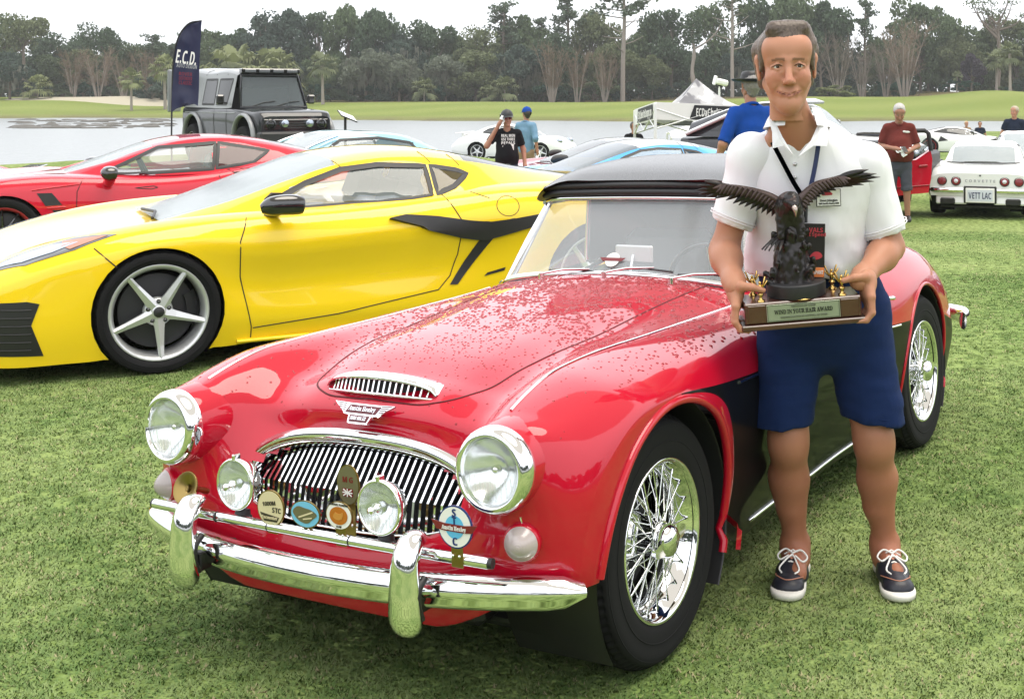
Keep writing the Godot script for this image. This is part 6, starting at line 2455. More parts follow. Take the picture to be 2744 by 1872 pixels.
	part("plate_frame",plate,M.white_paint,pl)
	var pw:=MB.new()
	pw.box(Vector3(0.40,0.18,0.004),pf*Transform3D(Basis(),Vector3(0,0.0,0.007)),0.001)
	part("licence_plate",pw,M.plate_white,pl)
	words("plate_lettering","VETT LAC",0.105,pf*Transform3D(Basis(),Vector3(0,-0.005,0.011)),M.plate_ink,pl,0.36)
	words("tail_lettering","C O R V E T T E",0.045,pf*Transform3D(Basis(Vector3.RIGHT,-0.12),Vector3(0,0.235,-0.018)),M.car_silver,car,0.48)
	var em:=MB.new()
	em.prism(P2([-0.018,0.012,0.018,0.012,0.010,-0.008,0.0,-0.016,-0.010,-0.008]),0.006,pf*Transform3D(Basis(Vector3.RIGHT,-0.12),Vector3(0,0.325,-0.012)))
	part("tail_emblem",em,M.black,car)
	var sh:=MB.new()
	sh.tube(spl(P3([-1.05,0.885,-0.66,-1.10,0.875,-0.3,-1.11,0.872,0.0,-1.10,0.875,0.3,-1.05,0.885,0.66]),3),0.010,6)
	part("hardtop_seal",sh,M.black,car)
func silver_roof_car():
	var p:=on_ground(2310,27.0)
	var car:=thing("silver_car","pale car whose roof and rear window show over the white classic sports car","car",Vector3(p.x+0.25,p.y - 0.0,p.z),deg_to_rad(72.0))
	var B:=body_from([[2.0,0.60,0.58,0.75,0.2],[1.5,0.82,0.80,0.88,0.18],[0.5,0.90,0.88,0.9,0.18],[-0.8,0.90,0.88,0.9,0.18],[-1.8,0.92,0.90,0.88,0.2],[-2.3,0.80,0.76,0.78,0.3]])
	var Cb:=cabin_from([[1.0,0.90,0.5,0.88,0.58],[0.4,1.25,0.56,0.88,0.76],[-0.3,1.33,0.58,0.88,0.78],[-0.9,1.28,0.56,0.88,0.76],[-1.6,0.93,0.5,0.9,0.66]])
	car_skin(car,{"body": B,"cabin": Cb,"paint": M.car_white,"cuts": [[1.3,0.33,0.35,0.6,0.88],[-1.3,0.33,0.35,0.6,0.88]],"screen_x": 0.4,"rear_x": -0.9,"su": 3,"rear": M.wet_screen,
		"windows": [[P2([0.55,0.95,0.25,1.20,-0.85,1.22,-1.15,0.95]),M.side_pane,false,0.02]],"wheels": [[1.3,0.32,0.78,0.1,0.22,7],[-1.3,0.32,0.78,0.1,0.22,7]]})
func wedge_car():
	var p:=on_ground(2185,52.0)
	p.y=-0.88
	var car:=thing("white_wedge_car","low white wedge-shaped supercar beyond the open red door","sports car",p,deg_to_rad(-17.0))
	var B:=body_from([[2.2,0.34,0.32,0.70,0.16],[1.9,0.48,0.48,0.88,0.14],[1.3,0.66,0.72,0.95,0.14],[0.8,0.78,0.76,0.93,0.14],[0.0,0.80,0.80,0.92,0.14],[-0.8,0.86,0.88,0.97,0.15],[-1.4,0.90,0.90,0.98,0.18],[-2.1,0.86,0.84,0.90,0.3]])
	var Cb:=cabin_from([[1.0,0.74,0.44,0.73,0.52],[0.3,1.03,0.50,0.78,0.74],[-0.2,1.145,0.52,0.80,0.78],[-0.7,1.14,0.50,0.84,0.76],[-1.4,1.0,0.46,0.88,0.66],[-2.0,0.88,0.4,0.86,0.55]])
	var t:=car_skin(car,{"body": B,"cabin": Cb,"paint": M.car_white,"cuts": [[1.3,0.34,0.36,0.6,0.93],[-1.3,0.35,0.37,0.6,0.96]],"screen_x": 0.3,"rear_x": -0.7,"su": 3,"rear": M.trim,
		"windows": [[P2([0.62,0.85,0.15,1.02,-0.30,1.09,-0.70,1.07,-1.15,0.94,-0.55,0.89,0.0,0.84]),M.dark_glass,false,0.02]],"wheels": [[1.3,0.335,0.82,0.13,0.26,10],[-1.3,0.35,0.82,0.15,0.27,10]],"alloy": M.gloss_black,"wheel_ring": M.ring_red})
	for s in sides(car):
		part("side_vent",patch(t.body,flip_poly(P2([-0.55,0.60,-0.85,0.78,-0.95,0.55]),s),side_frame(s),0.1,0.004,0.004),M.black,car)
		var mm:=MB.new()
		mm.tube(P3([0.45,0.82,s*0.86,0.42,0.95,s*1.0,0.30,0.96,s*1.02]),[0.02,0.05,0.05],8)
		part("door_mirror",mm,M.gloss_black,car)
func pale_blue_classic():
	var p:=on_ground(735,16.5)
	var car:=thing("pale_blue_classic_car","pale blue classic hardtop whose roof shows above the yellow sports car","car",Vector3(p.x,-0.30,p.z),deg_to_rad(214.0))
	var B:=body_from([[2.2,0.78,0.76,0.86,0.25],[1.4,0.90,0.90,0.92,0.2],[0.6,0.94,0.92,0.93,0.2],[-0.6,0.94,0.92,0.93,0.2],[-1.6,0.92,0.92,0.93,0.2],[-2.4,0.86,0.84,0.88,0.3]])
	var Cb:=cabin_from([[0.85,0.95,0.60,0.93,0.68],[0.40,1.22,0.60,0.93,0.78],[0.05,1.345,0.60,0.93,0.80],[-0.5,1.37,0.60,0.93,0.80],[-1.0,1.30,0.57,0.93,0.78],[-1.75,0.97,0.52,0.92,0.70]])
	var t:=car_skin(car,{"body": B,"cabin": Cb,"paint": M.pale_blue,"cuts": [[1.35,0.34,0.37,0.6,0.9],[-1.35,0.34,0.37,0.6,0.9]],"screen_x": 0.05,"rear_x": -1.0,"su": 4,"screen": M.wet_screen,"screen_cols": 2,
		"windows": [[P2([0.50,0.99,0.02,1.27,-0.50,1.29,-0.95,1.22,-1.15,0.99]),M.side_pane,true,0.018]],"wheels": [[1.35,0.33,0.78,0.1,0.2,8],[-1.35,0.33,0.78,0.1,0.2,8]],"alloy": M.chrome})
	for s in sides(car):
		var m:=MB.new()
		m.tube(spl(P3([0.86,0.95,s*0.66,0.42,1.20,s*0.66,0.06,1.325,s*0.625]),4),0.018,8)
		part("windscreen_pillar",m,M.chrome,car)
		var v:=MB.new()
		v.tube(P3([0.22,0.96,s*0.79,0.16,1.20,s*0.70]),0.010,6)
		part("vent_window_bar",v,M.chrome,car)
func far_left_red():
	var p:=on_ground(20,15.5)
	var car:=thing("red_car","red car with thin black tail spoiler, cut off by the left edge","car",Vector3(-9.45,-0.40,-16.0),deg_to_rad(196.0))
	var B:=body_from([[2.2,0.55,0.5,0.8,0.2],[1.4,0.80,0.80,0.92,0.18],[0.4,0.88,0.86,0.92,0.18],[-0.6,0.90,0.88,0.93,0.18],[-1.3,0.92,0.92,0.96,0.2],[-1.8,0.93,0.91,0.94,0.25],[-2.15,0.86,0.80,0.84,0.35],[-2.3,0.72,0.66,0.72,0.4]])
	var Cb:=cabin_from([[0.7,0.88,0.5,0.87,0.58],[0.0,1.20,0.56,0.88,0.76],[-0.4,1.24,0.57,0.88,0.78],[-0.9,1.17,0.54,0.89,0.74],[-1.5,0.95,0.48,0.91,0.66]])
	car_skin(car,{"body": B,"cabin": Cb,"paint": M.coupe_red,"cuts": [[1.3,0.33,0.35,0.6,0.9],[-1.3,0.33,0.355,0.6,0.94]],"screen_x": 0.0,"rear_x": -0.9,"su": 3,
		"windows": [[P2([0.3,0.92,-0.1,1.14,-0.85,1.12,-1.1,0.94]),M.dark_glass,false,0.02]],"wheels": [[1.3,0.33,0.8,0.11,0.24,7],[-1.3,0.33,0.8,0.11,0.24,7]]})
	var sp:=MB.new()
	sp.box(Vector3(0.22,0.025,1.4),Transform3D(Basis(),Vector3(-1.80,0.985,0)),0.01)
	for s in sides(car):
		sp.box(Vector3(0.10,0.10,0.04),Transform3D(Basis(),Vector3(-1.78,0.95,s*0.55)),0.01)
		var tl:=MB.new()
		tl.lathe(P2([0.07,-0.03,0.07,0.01,0.0,0.02]),18,along(Vector3(-2.13,0.77,s*0.62),Vector3(-1,0.2,s*0.5)))
		part("tail_lamp",tl,M.lamp_red,car)
	part("tail_spoiler",sp,M.gloss_black,car)
func edge_car():
	var car:=thing("black_sports_car","black sports car whose pointed front corner juts in at the right edge","sports car",Vector3(5.62,-0.27,-13.2),deg_to_rad(184.0))
	var B:=body_from([[1.02,0.36,0.34,0.55,0.18],[0.85,0.50,0.46,0.80,0.15],[0.45,0.66,0.68,0.93,0.14],[0.0,0.76,0.78,0.95,0.16],[-0.8,0.82,0.82,0.94,0.15],[-2.0,0.86,0.86,0.94,0.16],[-2.7,0.92,0.92,0.97,0.2],[-3.4,0.88,0.86,0.86,0.3]])
	var Cb:=cabin_from([[-0.45,0.81,0.46,0.80,0.54],[-1.2,1.12,0.56,0.82,0.78],[-1.7,1.2,0.58,0.84,0.8],[-2.2,1.15,0.55,0.87,0.78],[-3.1,0.92,0.45,0.9,0.6]])
	var t:=car_skin(car,{"body": B,"cabin": Cb,"paint": M.graphite,"cuts": [[0.0,0.34,0.355,0.6,0.93],[-2.7,0.34,0.36,0.6,0.95]],"screen_x": -1.2,"rear_x": -2.2,"su": 4,
		"windows": [[P2([-0.8,0.86,-1.3,1.08,-1.9,1.09,-2.2,0.92]),M.dark_glass,false,0.02]],"wheels": [[0.0,0.335,0.83,0.12,0.25,7],[-2.7,0.34,0.83,0.13,0.25,7]]})
	for s in sides(car):
		part("headlight",patch(t.body,flip_poly(P2([0.86,0.40,0.62,0.52,0.45,0.58,0.62,0.44]),s),side_frame(s),0.05,0.004,0.004),M.lamp_silver,car)
func open_door_car():
	var p:=on_ground(1890,19.0)
	var car:=thing("red_open_car","red car with its front door standing open beside the man in the maroon shirt","car",Vector3(p.x,p.y,p.z - 2.2),deg_to_rad(-84.0))
	var B:=body_from([[2.0,0.70,0.68,0.76,0.22],[1.5,0.88,0.86,0.86,0.2],[0.8,0.95,0.93,0.88,0.2],[-0.8,0.97,0.95,0.88,0.2],[-1.6,0.98,0.95,0.87,0.22],[-2.0,0.90,0.86,0.78,0.3]])
	var Cb:=cabin_from([[0.9,0.96,0.5,0.94,0.58],[0.3,1.32,0.56,0.95,0.76],[-0.3,1.42,0.58,0.95,0.78],[-1.2,1.38,0.56,0.96,0.76],[-1.9,1.0,0.5,0.95,0.66]])
	car_skin(car,{"body": B,"cabin": Cb,"paint": M.coupe_red,"cuts": [[1.3,0.33,0.35,0.6,0.86],[-1.3,0.33,0.35,0.6,0.86]],"screen_x": 0.3,"rear_x": -1.2,"su": 3,
		"windows": [[P2([0.5,1.0,0.2,1.30,-1.1,1.33,-1.5,1.02]),M.side_pane,true,0.025]],"wheels": [[1.3,0.32,0.76,0.1,0.22,7],[-1.3,0.32,0.76,0.1,0.22,7]]})
	var inv:=car.transform.affine_inverse()
	var d:=18.9
	var q:=func(px: float,py: float) -> Vector3: return inv*spot(px,py,d)
	var door:=MB.new()
	var outline:=[[1992,372],[2080,362],[2112,340],[2116,360],[2113,405],[2107,437],[2060,441],[2005,448]]
	var c:=Vector3.ZERO
	for e in outline:
		c+=q.call(e[0],e[1])/outline.size()
	var bf:=Transform3D(inv.basis,c)
	var fi:=bf.affine_inverse()
	var poly:=PackedVector2Array()
	for e in outline:
		var w: Vector3=fi*q.call(e[0],e[1])
		poly.push_back(Vector2(w.x,w.y))
	door.prism(poly,0.12,bf*Transform3D(Basis(),Vector3(0,0,-0.12)))
	var dr:=part("open_door",door,M.coupe_red,car)
	var fr:=MB.new()
	fr.tube(PackedVector3Array([q.call(2018,366),q.call(2024,306),q.call(2050,297),q.call(2098,296),q.call(2107,302),q.call(2113,342)]),0.035,8)
	part("door_window_frame",fr,M.trim,dr)
	var gl:=MB.new()
	gl.flat(q.call(2022,364),q.call(2026,304),q.call(2100,300),q.call(2106,348))
	part("door_window",gl,M.side_pane,dr)
	var hd:=MB.new()
	hd.tube(PackedVector3Array([q.call(2085,377)+inv.basis.z*0.02,q.call(2104,375)+inv.basis.z*0.02]),0.02,8)
	part("door_handle",hd,M.deep_red,dr)
	var cr:=MB.new()
	cr.tube(PackedVector3Array([q.call(2010,428)+inv.basis.z*0.012,q.call(2109,419)+inv.basis.z*0.012]),0.012,6)
	part("door_crease",cr,M.deep_red,dr)
func off_road_wheel(parent: Node3D,at: Vector3,turn: float,r: float):
	alloy_wheel(parent,at,turn,r,0.14,r*0.58,8,M.gloss_black,false)
func four_by_four():
	var p:=on_ground(625,25.5)
	var car:=thing("four_by_four","dark grey boxy four-wheel drive with spare wheel and black roof lamps, by the lake","off-road car",Vector3(p.x,0.10,p.z - 0.6),deg_to_rad(-51.0))
	var g: Material=M.graphite
	var S:=func(x: float,l: Array) -> Array: return [x,0,90,l]
	var B:=[
		S.call(0.62,[1.02,0.0,1.02,0.45,1.015,0.62,0.98,0.72,0.90,0.745,0.75,0.75,0.62,0.75]),
		S.call(0.55,[1.10,0.0,1.10,0.45,1.095,0.64,1.06,0.76,0.95,0.785,0.75,0.79,0.58,0.79]),
		S.call(0.2,[1.15,0.0,1.145,0.45,1.13,0.66,1.10,0.80,0.98,0.82,0.75,0.82,0.55,0.82]),
		S.call(-0.45,[1.19,0.0,1.185,0.45,1.17,0.68,1.14,0.83,1.02,0.85,0.75,0.855,0.50,0.84]),
		S.call(-0.9,[1.19,0.0,1.19,0.45,1.185,0.70,1.16,0.84,1.04,0.86,0.75,0.86,0.48,0.84]),
		S.call(-2.4,[1.19,0.0,1.19,0.45,1.185,0.70,1.16,0.84,1.04,0.86,0.75,0.86,0.48,0.84]),
		S.call(-3.45,[1.19,0.0,1.19,0.45,1.185,0.70,1.16,0.84,1.04,0.86,0.75,0.86,0.55,0.84]),
	]
	var body:=MB.new()
	var R:=shell(B,4,3)
	body.grid(R,false,[[0.0,0.52,0.50,0.6],[-2.79,0.52,0.50,0.6]])
	body.fan(R[0],Vector3(1,0,0))
	body.fan(R[R.size() - 1],Vector3(-1,0,0))
	part("body_shell",body,g,car)
	var tb:=target(R)
	var top:=MB.new()
	var T:=[S.call(-0.72,[1.92,0.0,1.92,0.45,1.90,0.64,1.86,0.70,1.19,0.83]),S.call(-0.86,[1.965,0.0,1.96,0.45,1.94,0.65,1.89,0.71,1.18,0.84]),S.call(-2.2,[1.985,0.0,1.98,0.45,1.955,0.66,1.90,0.72,1.18,0.84]),S.call(-3.40,[1.975,0.0,1.97,0.45,1.945,0.65,1.89,0.71,1.18,0.84]),S.call(-3.46,[1.94,0.0,1.935,0.45,1.92,0.64,1.87,0.70,1.18,0.83])]
	var TR:=shell(T,4,3,[3])
	var wins:=[P2([-0.98,1.26,-0.86,1.78,-1.50,1.78,-1.52,1.26]),P2([-1.66,1.26,-1.66,1.78,-2.30,1.78,-2.34,1.26]),P2([-2.46,1.30,-2.46,1.76,-3.22,1.76,-3.22,1.30])]
	var silver:=pm("roof_grey",0.20,0.21,0.22,0.45,0.0,0.6,0.15)
	top.grid(TR)
	top.fan(TR[TR.size() - 1],Vector3(-1,0,0))
	part("roof",top,silver,car)
	var tc:=target(TR)
	for s in sides(car):
		var fr:=side_frame(s)
		for k in 3:
			part("side_window",patch(tc,flip_poly(wins[k],s),fr,0.2,0.004,0.004),M.dark_glass if k<2 else silver,car)
			if k<2:
				part("window_trim",band(tc,flip_poly(wins[k],s),fr,0.02,0.03,0.008),M.trim,car)
		for x in [-1.15,-1.75,-2.35,-2.95]:
			var rb:=MB.new()
			rb.tube(P3([x,1.88,s*0.725,x,1.955,s*0.66,x,1.985,s*0.56]),0.018,6)
			part("roof_rib",rb,M.trim,car)
		for wx in [0.0,-2.79]:
			var ar:=MB.new()
			var path:=PackedVector3Array()
			for k in 13:
				var a:=deg_to_rad(lerpf(-5,185,k/12.0))
				path.push_back(Vector3(wx+cos(a)*0.53,0.52+sin(a)*0.53,s*0.875))
			ar.tube(path,0.055,6,true,0.7)
			part("wheel_arch",ar,silver,car)
			off_road_wheel(car,Vector3(wx,0.41,s*0.78),PI if s<0.0 else 0.0,0.41)
		var st:=MB.new()
		st.tube(P3([-0.55,0.46,s*0.90,-2.25,0.46,s*0.90]),0.045,8)
		part("side_step",st,M.dull_metal,car)
		var mi:=MB.new()
		mi.box(Vector3(0.08,0.20,0.17),Transform3D(Basis(),Vector3(-0.85,1.36,s*1.02)),0.03)
		mi.tube(P3([-0.9,1.28,s*0.85,-0.87,1.30,s*0.97]),0.02,6)
		part("door_mirror",mi,M.gloss_black,car)
		part("panel_gap",trail(tb,flip_poly(P2([-0.93,1.15,-0.93,0.60]),s),fr,0.1,0.008),M.black,car)
		part("panel_gap",trail(tb,flip_poly(P2([-1.60,1.15,-1.60,0.55]),s),fr,0.1,0.008),M.black,car)
		part("belt_line",trail(tb,flip_poly(P2([-0.5,1.08,-3.3,1.08]),s),fr,0.2,0.012),silver,car)
		var hl:=MB.new()
		hl.lathe(P2([0.115,-0.02,0.11,0.02,0.08,0.025]),24,along(Vector3(0.62,0.86,s*0.55),Vector3.RIGHT))
		var h:=part("headlight",hl,M.gloss_black,car)
		var le:=MB.new()
		le.lathe(P2([0.09,0.0,0.05,0.03,0.0,0.04]),20,along(Vector3(0.62,0.86,s*0.55),Vector3.RIGHT))
		part("lens",le,M.dark_glass,h)
		var sl:=MB.new()
		sl.lathe(P2([0.085,-0.04,0.085,0.03,0.07,0.035,0.0,0.045]),20,along(Vector3(0.66,0.87,s*0.27),Vector3.RIGHT))
		part("driving_lamp",sl,M.lamp_silver,car)
	var ws:=MB.new()
	ws.flat(V(-0.50,1.22,-0.70),V(-0.71,1.84,-0.60),V(-0.71,1.84,0.60),V(-0.50,1.22,0.70),V(-1.5,1.4,0))
	part("windscreen",ws,M.car_glass,car)
	var wf:=MB.new()
	wf.tube(P3([-0.49,1.19,-0.74,-0.71,1.87,-0.63,-0.71,1.87,0.63,-0.49,1.19,0.74,-0.49,1.19,-0.74]),0.04,6)
	part("windscreen_frame",wf,M.graphite,car)
	var inn:=MB.new()
	inn.box(Vector3(0.05,0.55,1.3),Transform3D(Basis(),Vector3(-1.2,1.35,0)),0.05)
	part("seats",inn,M.dark_inside,car)
	for z in [-0.3,0.25]:
		var w:=MB.new()
		w.tube(P3([-0.47,1.21,z+0.25,-0.50,1.30,z - 0.05,-0.53,1.32,z - 0.30]),0.010,5)
		part("wiper",w,M.black,car)
	var bar:=MB.new()
	bar.box(Vector3(0.16,0.11,1.30),Transform3D(Basis(),Vector3(-0.68,1.96,0)),0.02)
	var rb2:=part("roof_lamp_bar",bar,M.gloss_black,car)
	for k in 4:
		var l:=MB.new()
		l.box(Vector3(0.02,0.065,0.24),Transform3D(Basis(),Vector3(-0.595,1.96,-0.465+0.31*k)),0.008)
		part("lamp",l,M.lamp_cover,rb2)
	var gr:=MB.new()
	gr.box(Vector3(0.06,0.24,1.42),Transform3D(Basis(),Vector3(0.60,0.85,0)),0.02)
	part("grille_panel",gr,M.gloss_black,car)
	for k in 4:
		var s2:=MB.new()
		s2.box(Vector3(0.02,0.022,0.42),Transform3D(Basis(),Vector3(0.637,0.78+k*0.05,0)),0.005)
		part("grille_bar",s2,M.trim,car)
	var bm:=MB.new()
	bm.box(Vector3(0.26,0.22,1.72),Transform3D(Basis(),Vector3(0.72,0.60,0)),0.04)
	part("front_bumper",bm,M.trim,car)
	alloy_wheel(car,Vector3(-3.66,1.15,-0.05),-PI/2,0.41,0.14,0.24,8,M.gloss_black,false)
	var tg:=MB.new()
	tg.box(Vector3(0.06,0.95,0.75),Transform3D(Basis(Vector3.UP,0.9),Vector3(-3.75,1.55,0.95)),0.02)
	part("tailgate",tg,silver,car)
func truck():
	var p:=on_ground(1985,21.0)
	var car:=thing("off_road_truck","dark off-road truck with white bonnet and roof, behind the man in the maroon shirt","off-road car",Vector3(p.x+0.15,p.y+0.08,p.z - 0.6),deg_to_rad(-26.0))
	var S:=func(x: float,l: Array) -> Array: return [x,0,90,l]
	var B:=[
		S.call(0.75,[1.10,0.0,1.09,0.4,1.06,0.62,1.0,0.74,0.92,0.78,0.78,0.79,0.62,0.78]),
		S.call(0.5,[1.22,0.0,1.21,0.4,1.19,0.65,1.13,0.82,1.0,0.86,0.8,0.87,0.58,0.86]),
		S.call(0.0,[1.26,0.0,1.255,0.4,1.23,0.68,1.18,0.86,1.05,0.92,0.8,0.93,0.55,0.9]),
		S.call(-0.6,[1.28,0.0,1.27,0.4,1.25,0.70,1.20,0.86,1.05,0.91,0.8,0.91,0.5,0.88]),
		S.call(-2.2,[1.26,0.0,1.26,0.4,1.25,0.70,1.20,0.86,1.05,0.91,0.8,0.91,0.5,0.88]),
		S.call(-3.3,[1.24,0.0,1.24,0.4,1.23,0.70,1.18,0.85,1.05,0.90,0.8,0.90,0.55,0.88]),
	]
	var R:=shell(B,4,3)
	var mid: int=(R[0].size() - 1)/2
	var hood:=[]
	for r in R:
		if r[0].x>-0.65:
			hood.push_back(r.slice(mid - 7,mid+8))
	var hd:=MB.new()
	hd.grid(hood)
	for i in hd.v.size():
		hd.v[i]+=Vector3(0,0.004,0)
	part("bonnet",hd,M.car_white,car)
	var body:=MB.new()
	body.grid(R,false,[[0.0,0.52,0.49,0.6],[-2.6,0.52,0.49,0.6]])
	body.fan(R[0],Vector3(1,0,0))
	part("body_shell",body,M.graphite,car)
	var T:=[S.call(-0.62,[1.28,0.0,1.28,0.45,1.28,0.62,1.275,0.68,1.25,0.80]),S.call(-1.15,[1.76,0.0,1.755,0.42,1.73,0.60,1.66,0.68,1.24,0.85]),S.call(-1.35,[1.84,0.0,1.83,0.42,1.80,0.62,1.72,0.69,1.24,0.86]),S.call(-2.1,[1.84,0.0,1.83,0.42,1.80,0.62,1.72,0.69,1.24,0.86]),S.call(-3.2,[1.50,0.0,1.49,0.4,1.47,0.58,1.43,0.64,1.23,0.84])]
	var TR:=shell(T,5,3)
	var m2: int=(TR[0].size() - 1)/2
	var roof:=[]
	var scr:=[]
	var left:=[]
	var right:=[]
	for r in TR:
		if r[0].x<=-1.13:
			roof.push_back(r.slice(m2 - 6,m2+7))
		if r[0].x>=-1.16:
			scr.push_back(r.slice(m2 - 6,m2+7))
		left.push_back(r.slice(0,m2 - 5))
		right.push_back(r.slice(m2+6,r.size()))
	var a:=MB.new()
	a.grid(roof)
	part("roof",a,M.car_white,car)
	var b:=MB.new()
	b.grid(scr)
	part("windscreen",b,M.wet_screen,car)
	var c:=MB.new()
	c.grid(left)
	c.grid(right)
	part("cab_side",c,M.graphite,car)
	var tc:=target(TR)
	for s in sides(car):
		var fr:=side_frame(s)
		part("side_window",patch(tc,flip_poly(P2([-0.98,1.32,-1.28,1.62,-1.72,1.64,-1.74,1.31]),s),fr,0.15,0.004,0.004),M.side_pane,car)
		part("side_window",patch(tc,flip_poly(P2([-1.80,1.31,-1.80,1.64,-2.2,1.63,-2.75,1.34]),s),fr,0.15,0.004,0.004),M.dark_glass,car)
		var mi:=MB.new()
		mi.box(Vector3(0.10,0.20,0.15),Transform3D(Basis(),Vector3(-0.98,1.42,s*1.03)),0.03)
		part("door_mirror",mi,M.gloss_black,car)
		var gp:=MB.new()
		gp.tube(P3([-1.75,1.70,s*0.735,-2.35,1.66,s*0.735,-3.2,1.28,s*0.86]),0.06,8,true,0.6)
		part("roof_rail",gp,M.car_white,car)
		for wx in [0.0,-2.6]:
			off_road_wheel(car,Vector3(wx,0.42,s*0.80),PI if s<0.0 else 0.0,0.42)
		for k in 2:
			var l:=MB.new()
			l.lathe(P2([0.07,-0.03,0.07,0.02,0.0,0.03]),16,along(Vector3(0.78 - k*0.03,0.98+0.02*k,s*(0.36+0.22*k)),Vector3(1,0,s*0.3)))
			part("lamp",l,M.lamp_silver,car)
	var vis:=MB.new()
	vis.box(Vector3(0.20,0.05,1.1),Transform3D(Basis(Vector3.BACK,-0.3),Vector3(-1.18,1.86,0)),0.01)
	part("roof_lamp_bar",vis,M.gloss_black,car)
	var bm:=MB.new()
	bm.box(Vector3(0.30,0.26,1.70),Transform3D(Basis(),Vector3(0.86,0.72,0)),0.05)
	bm.box(Vector3(0.20,0.30,0.8),Transform3D(Basis(),Vector3(0.92,0.88,0)),0.05)
	part("front_bumper",bm,M.black,car)
	var sc:=MB.new()
	sc.box(Vector3(0.5,0.06,0.5),Transform3D(Basis(),Vector3(-0.05,1.29,0)),0.03)
	part("bonnet_scoop",sc,M.gloss_black,car)
func skin_mat(key: String,r: float,g: float,b: float) -> StandardMaterial3D:
	var m:=pm(key,r,g,b,0.48)
	m.metallic_specular=0.4
	m.vertex_color_use_as_albedo=true
	m.albedo_color=Color.WHITE
	return m
func paint_skin(m: MB,base: Color,f=null):
	m.tinted=true
	for i in m.v.size():
		m.c[i]=base if f==null else f.call(m.v[i],base)
func cloth_mat(key: String,r: float,g: float,b: float,weave:=18.0) -> StandardMaterial3D:
	var m:=pm(key,r,g,b,0.9)
	m.metallic_specular=0.2
	m.rim_enabled=true
	m.rim=0.25
	m.rim_tint=0.6
	m.normal_enabled=true
	if not M.has("_weave"):
		M["_weave"]=noise_tex(61,0.4,256,2,true,3.0)
	m.normal_texture=M["_weave"]
	m.normal_scale=0.35
	world_tri(m,weave)
	return m
func face_field(F: Field,x: Transform3D,s:=1.0,ears:=true):
	var b:=func(p: Vector3,q: Vector3,ra: float,rb: float,k: float,thin:=Vector3.ZERO,fl:=1.0,carve:=false):
		F.bone(x*(p*s),x*(q*s),ra*s,rb*s,k*s,(x.basis*thin) if thin != Vector3.ZERO else thin,fl,carve)
	b.call(V(0,0.040,-0.035),V(0,0.045,0.004),0.083,0.081,0.02,Vector3.RIGHT,1.17)
	b.call(V(0,0.0,0.025),V(0,-0.082,0.034),0.066,0.046,0.03,Vector3.RIGHT,1.07)
	b.call(V(-0.035,0.055,0.048),V(0.035,0.055,0.048),0.036,0.036,0.03)
	for e in [-1.0,1.0]:
		b.call(V(e*0.048,-0.048,-0.010),V(e*0.010,-0.110,0.055),0.024,0.021,0.03)
		b.call(V(e*0.041,-0.030,0.053),V(e*0.037,-0.052,0.058),0.025,0.019,0.025)
		b.call(V(e*0.010,0.020,0.083),V(e*0.047,0.018,0.064),0.009,0.008,0.014)
		if ears:
			b.call(V(e*0.085,0.022,-0.008),V(e*0.081,-0.028,0.002),0.018,0.011,0.006,Vector3.RIGHT,2.0)
			b.call(V(e*0.092,0.004,-0.004),V(e*0.092,-0.010,0.002),0.007,0.006,0.006,Vector3.ZERO,1.0,true)
	b.call(V(0,-0.110,0.060),V(0,-0.112,0.062),0.023,0.022,0.02)
	for e in [-1.0,1.0]:
		b.call(V(e*0.022,0.002,0.100),V(e*0.042,0.000,0.092),0.0150,0.0150,0.010,Vector3.ZERO,1.0,true)
		b.call(V(e*0.017,0.0040,0.0830),V(e*0.031,0.0092,0.0845),0.0032,0.0040,0.003)
		b.call(V(e*0.031,0.0092,0.0845),V(e*0.047,0.0020,0.0745),0.0040,0.0032,0.003)
		b.call(V(e*0.017,-0.0040,0.0815),V(e*0.031,-0.0072,0.0820),0.0034,0.0042,0.004)
		b.call(V(e*0.031,-0.0072,0.0820),V(e*0.047,-0.0015,0.0740),0.0042,0.0034,0.004)
		b.call(V(e*0.018,-0.0150,0.0800),V(e*0.040,-0.0160,0.0760),0.0035,0.0045,0.008)
	b.call(V(0,0.014,0.083),V(0,-0.041,0.107),0.0078,0.0120,0.012)
	for e in [-1.0,1.0]:
		b.call(V(e*0.0125,-0.043,0.093),V(e*0.012,-0.045,0.096),0.0090,0.0082,0.008)
		b.call(V(e*0.007,-0.053,0.102),V(e*0.007,-0.051,0.098),0.0035,0.003,0.003,Vector3.ZERO,1.0,true)
		b.call(V(e*0.021,-0.040,0.095),V(e*0.043,-0.074,0.073),0.0045,0.0030,0.006,Vector3.ZERO,1.0,true)
	b.call(V(-0.018,-0.074,0.078),V(0.018,-0.074,0.078),0.010,0.010,0.012)
	for e in [-1.0,1.0]:
		b.call(V(0,-0.0770,0.0868),V(e*0.032,-0.0680,0.0735),0.0034,0.0018,0.004)
		b.call(V(0,-0.0855,0.0855),V(e*0.028,-0.0730,0.0755),0.0044,0.0020,0.005)
		b.call(V(0,-0.0810,0.0918),V(e*0.035,-0.0695,0.0765),0.0018,0.0018,0.002,Vector3.ZERO,1.0,true)
		b.call(V(e*0.046,-0.040,0.060),V(e*0.036,-0.030,0.068),0.014,0.014,0.014)
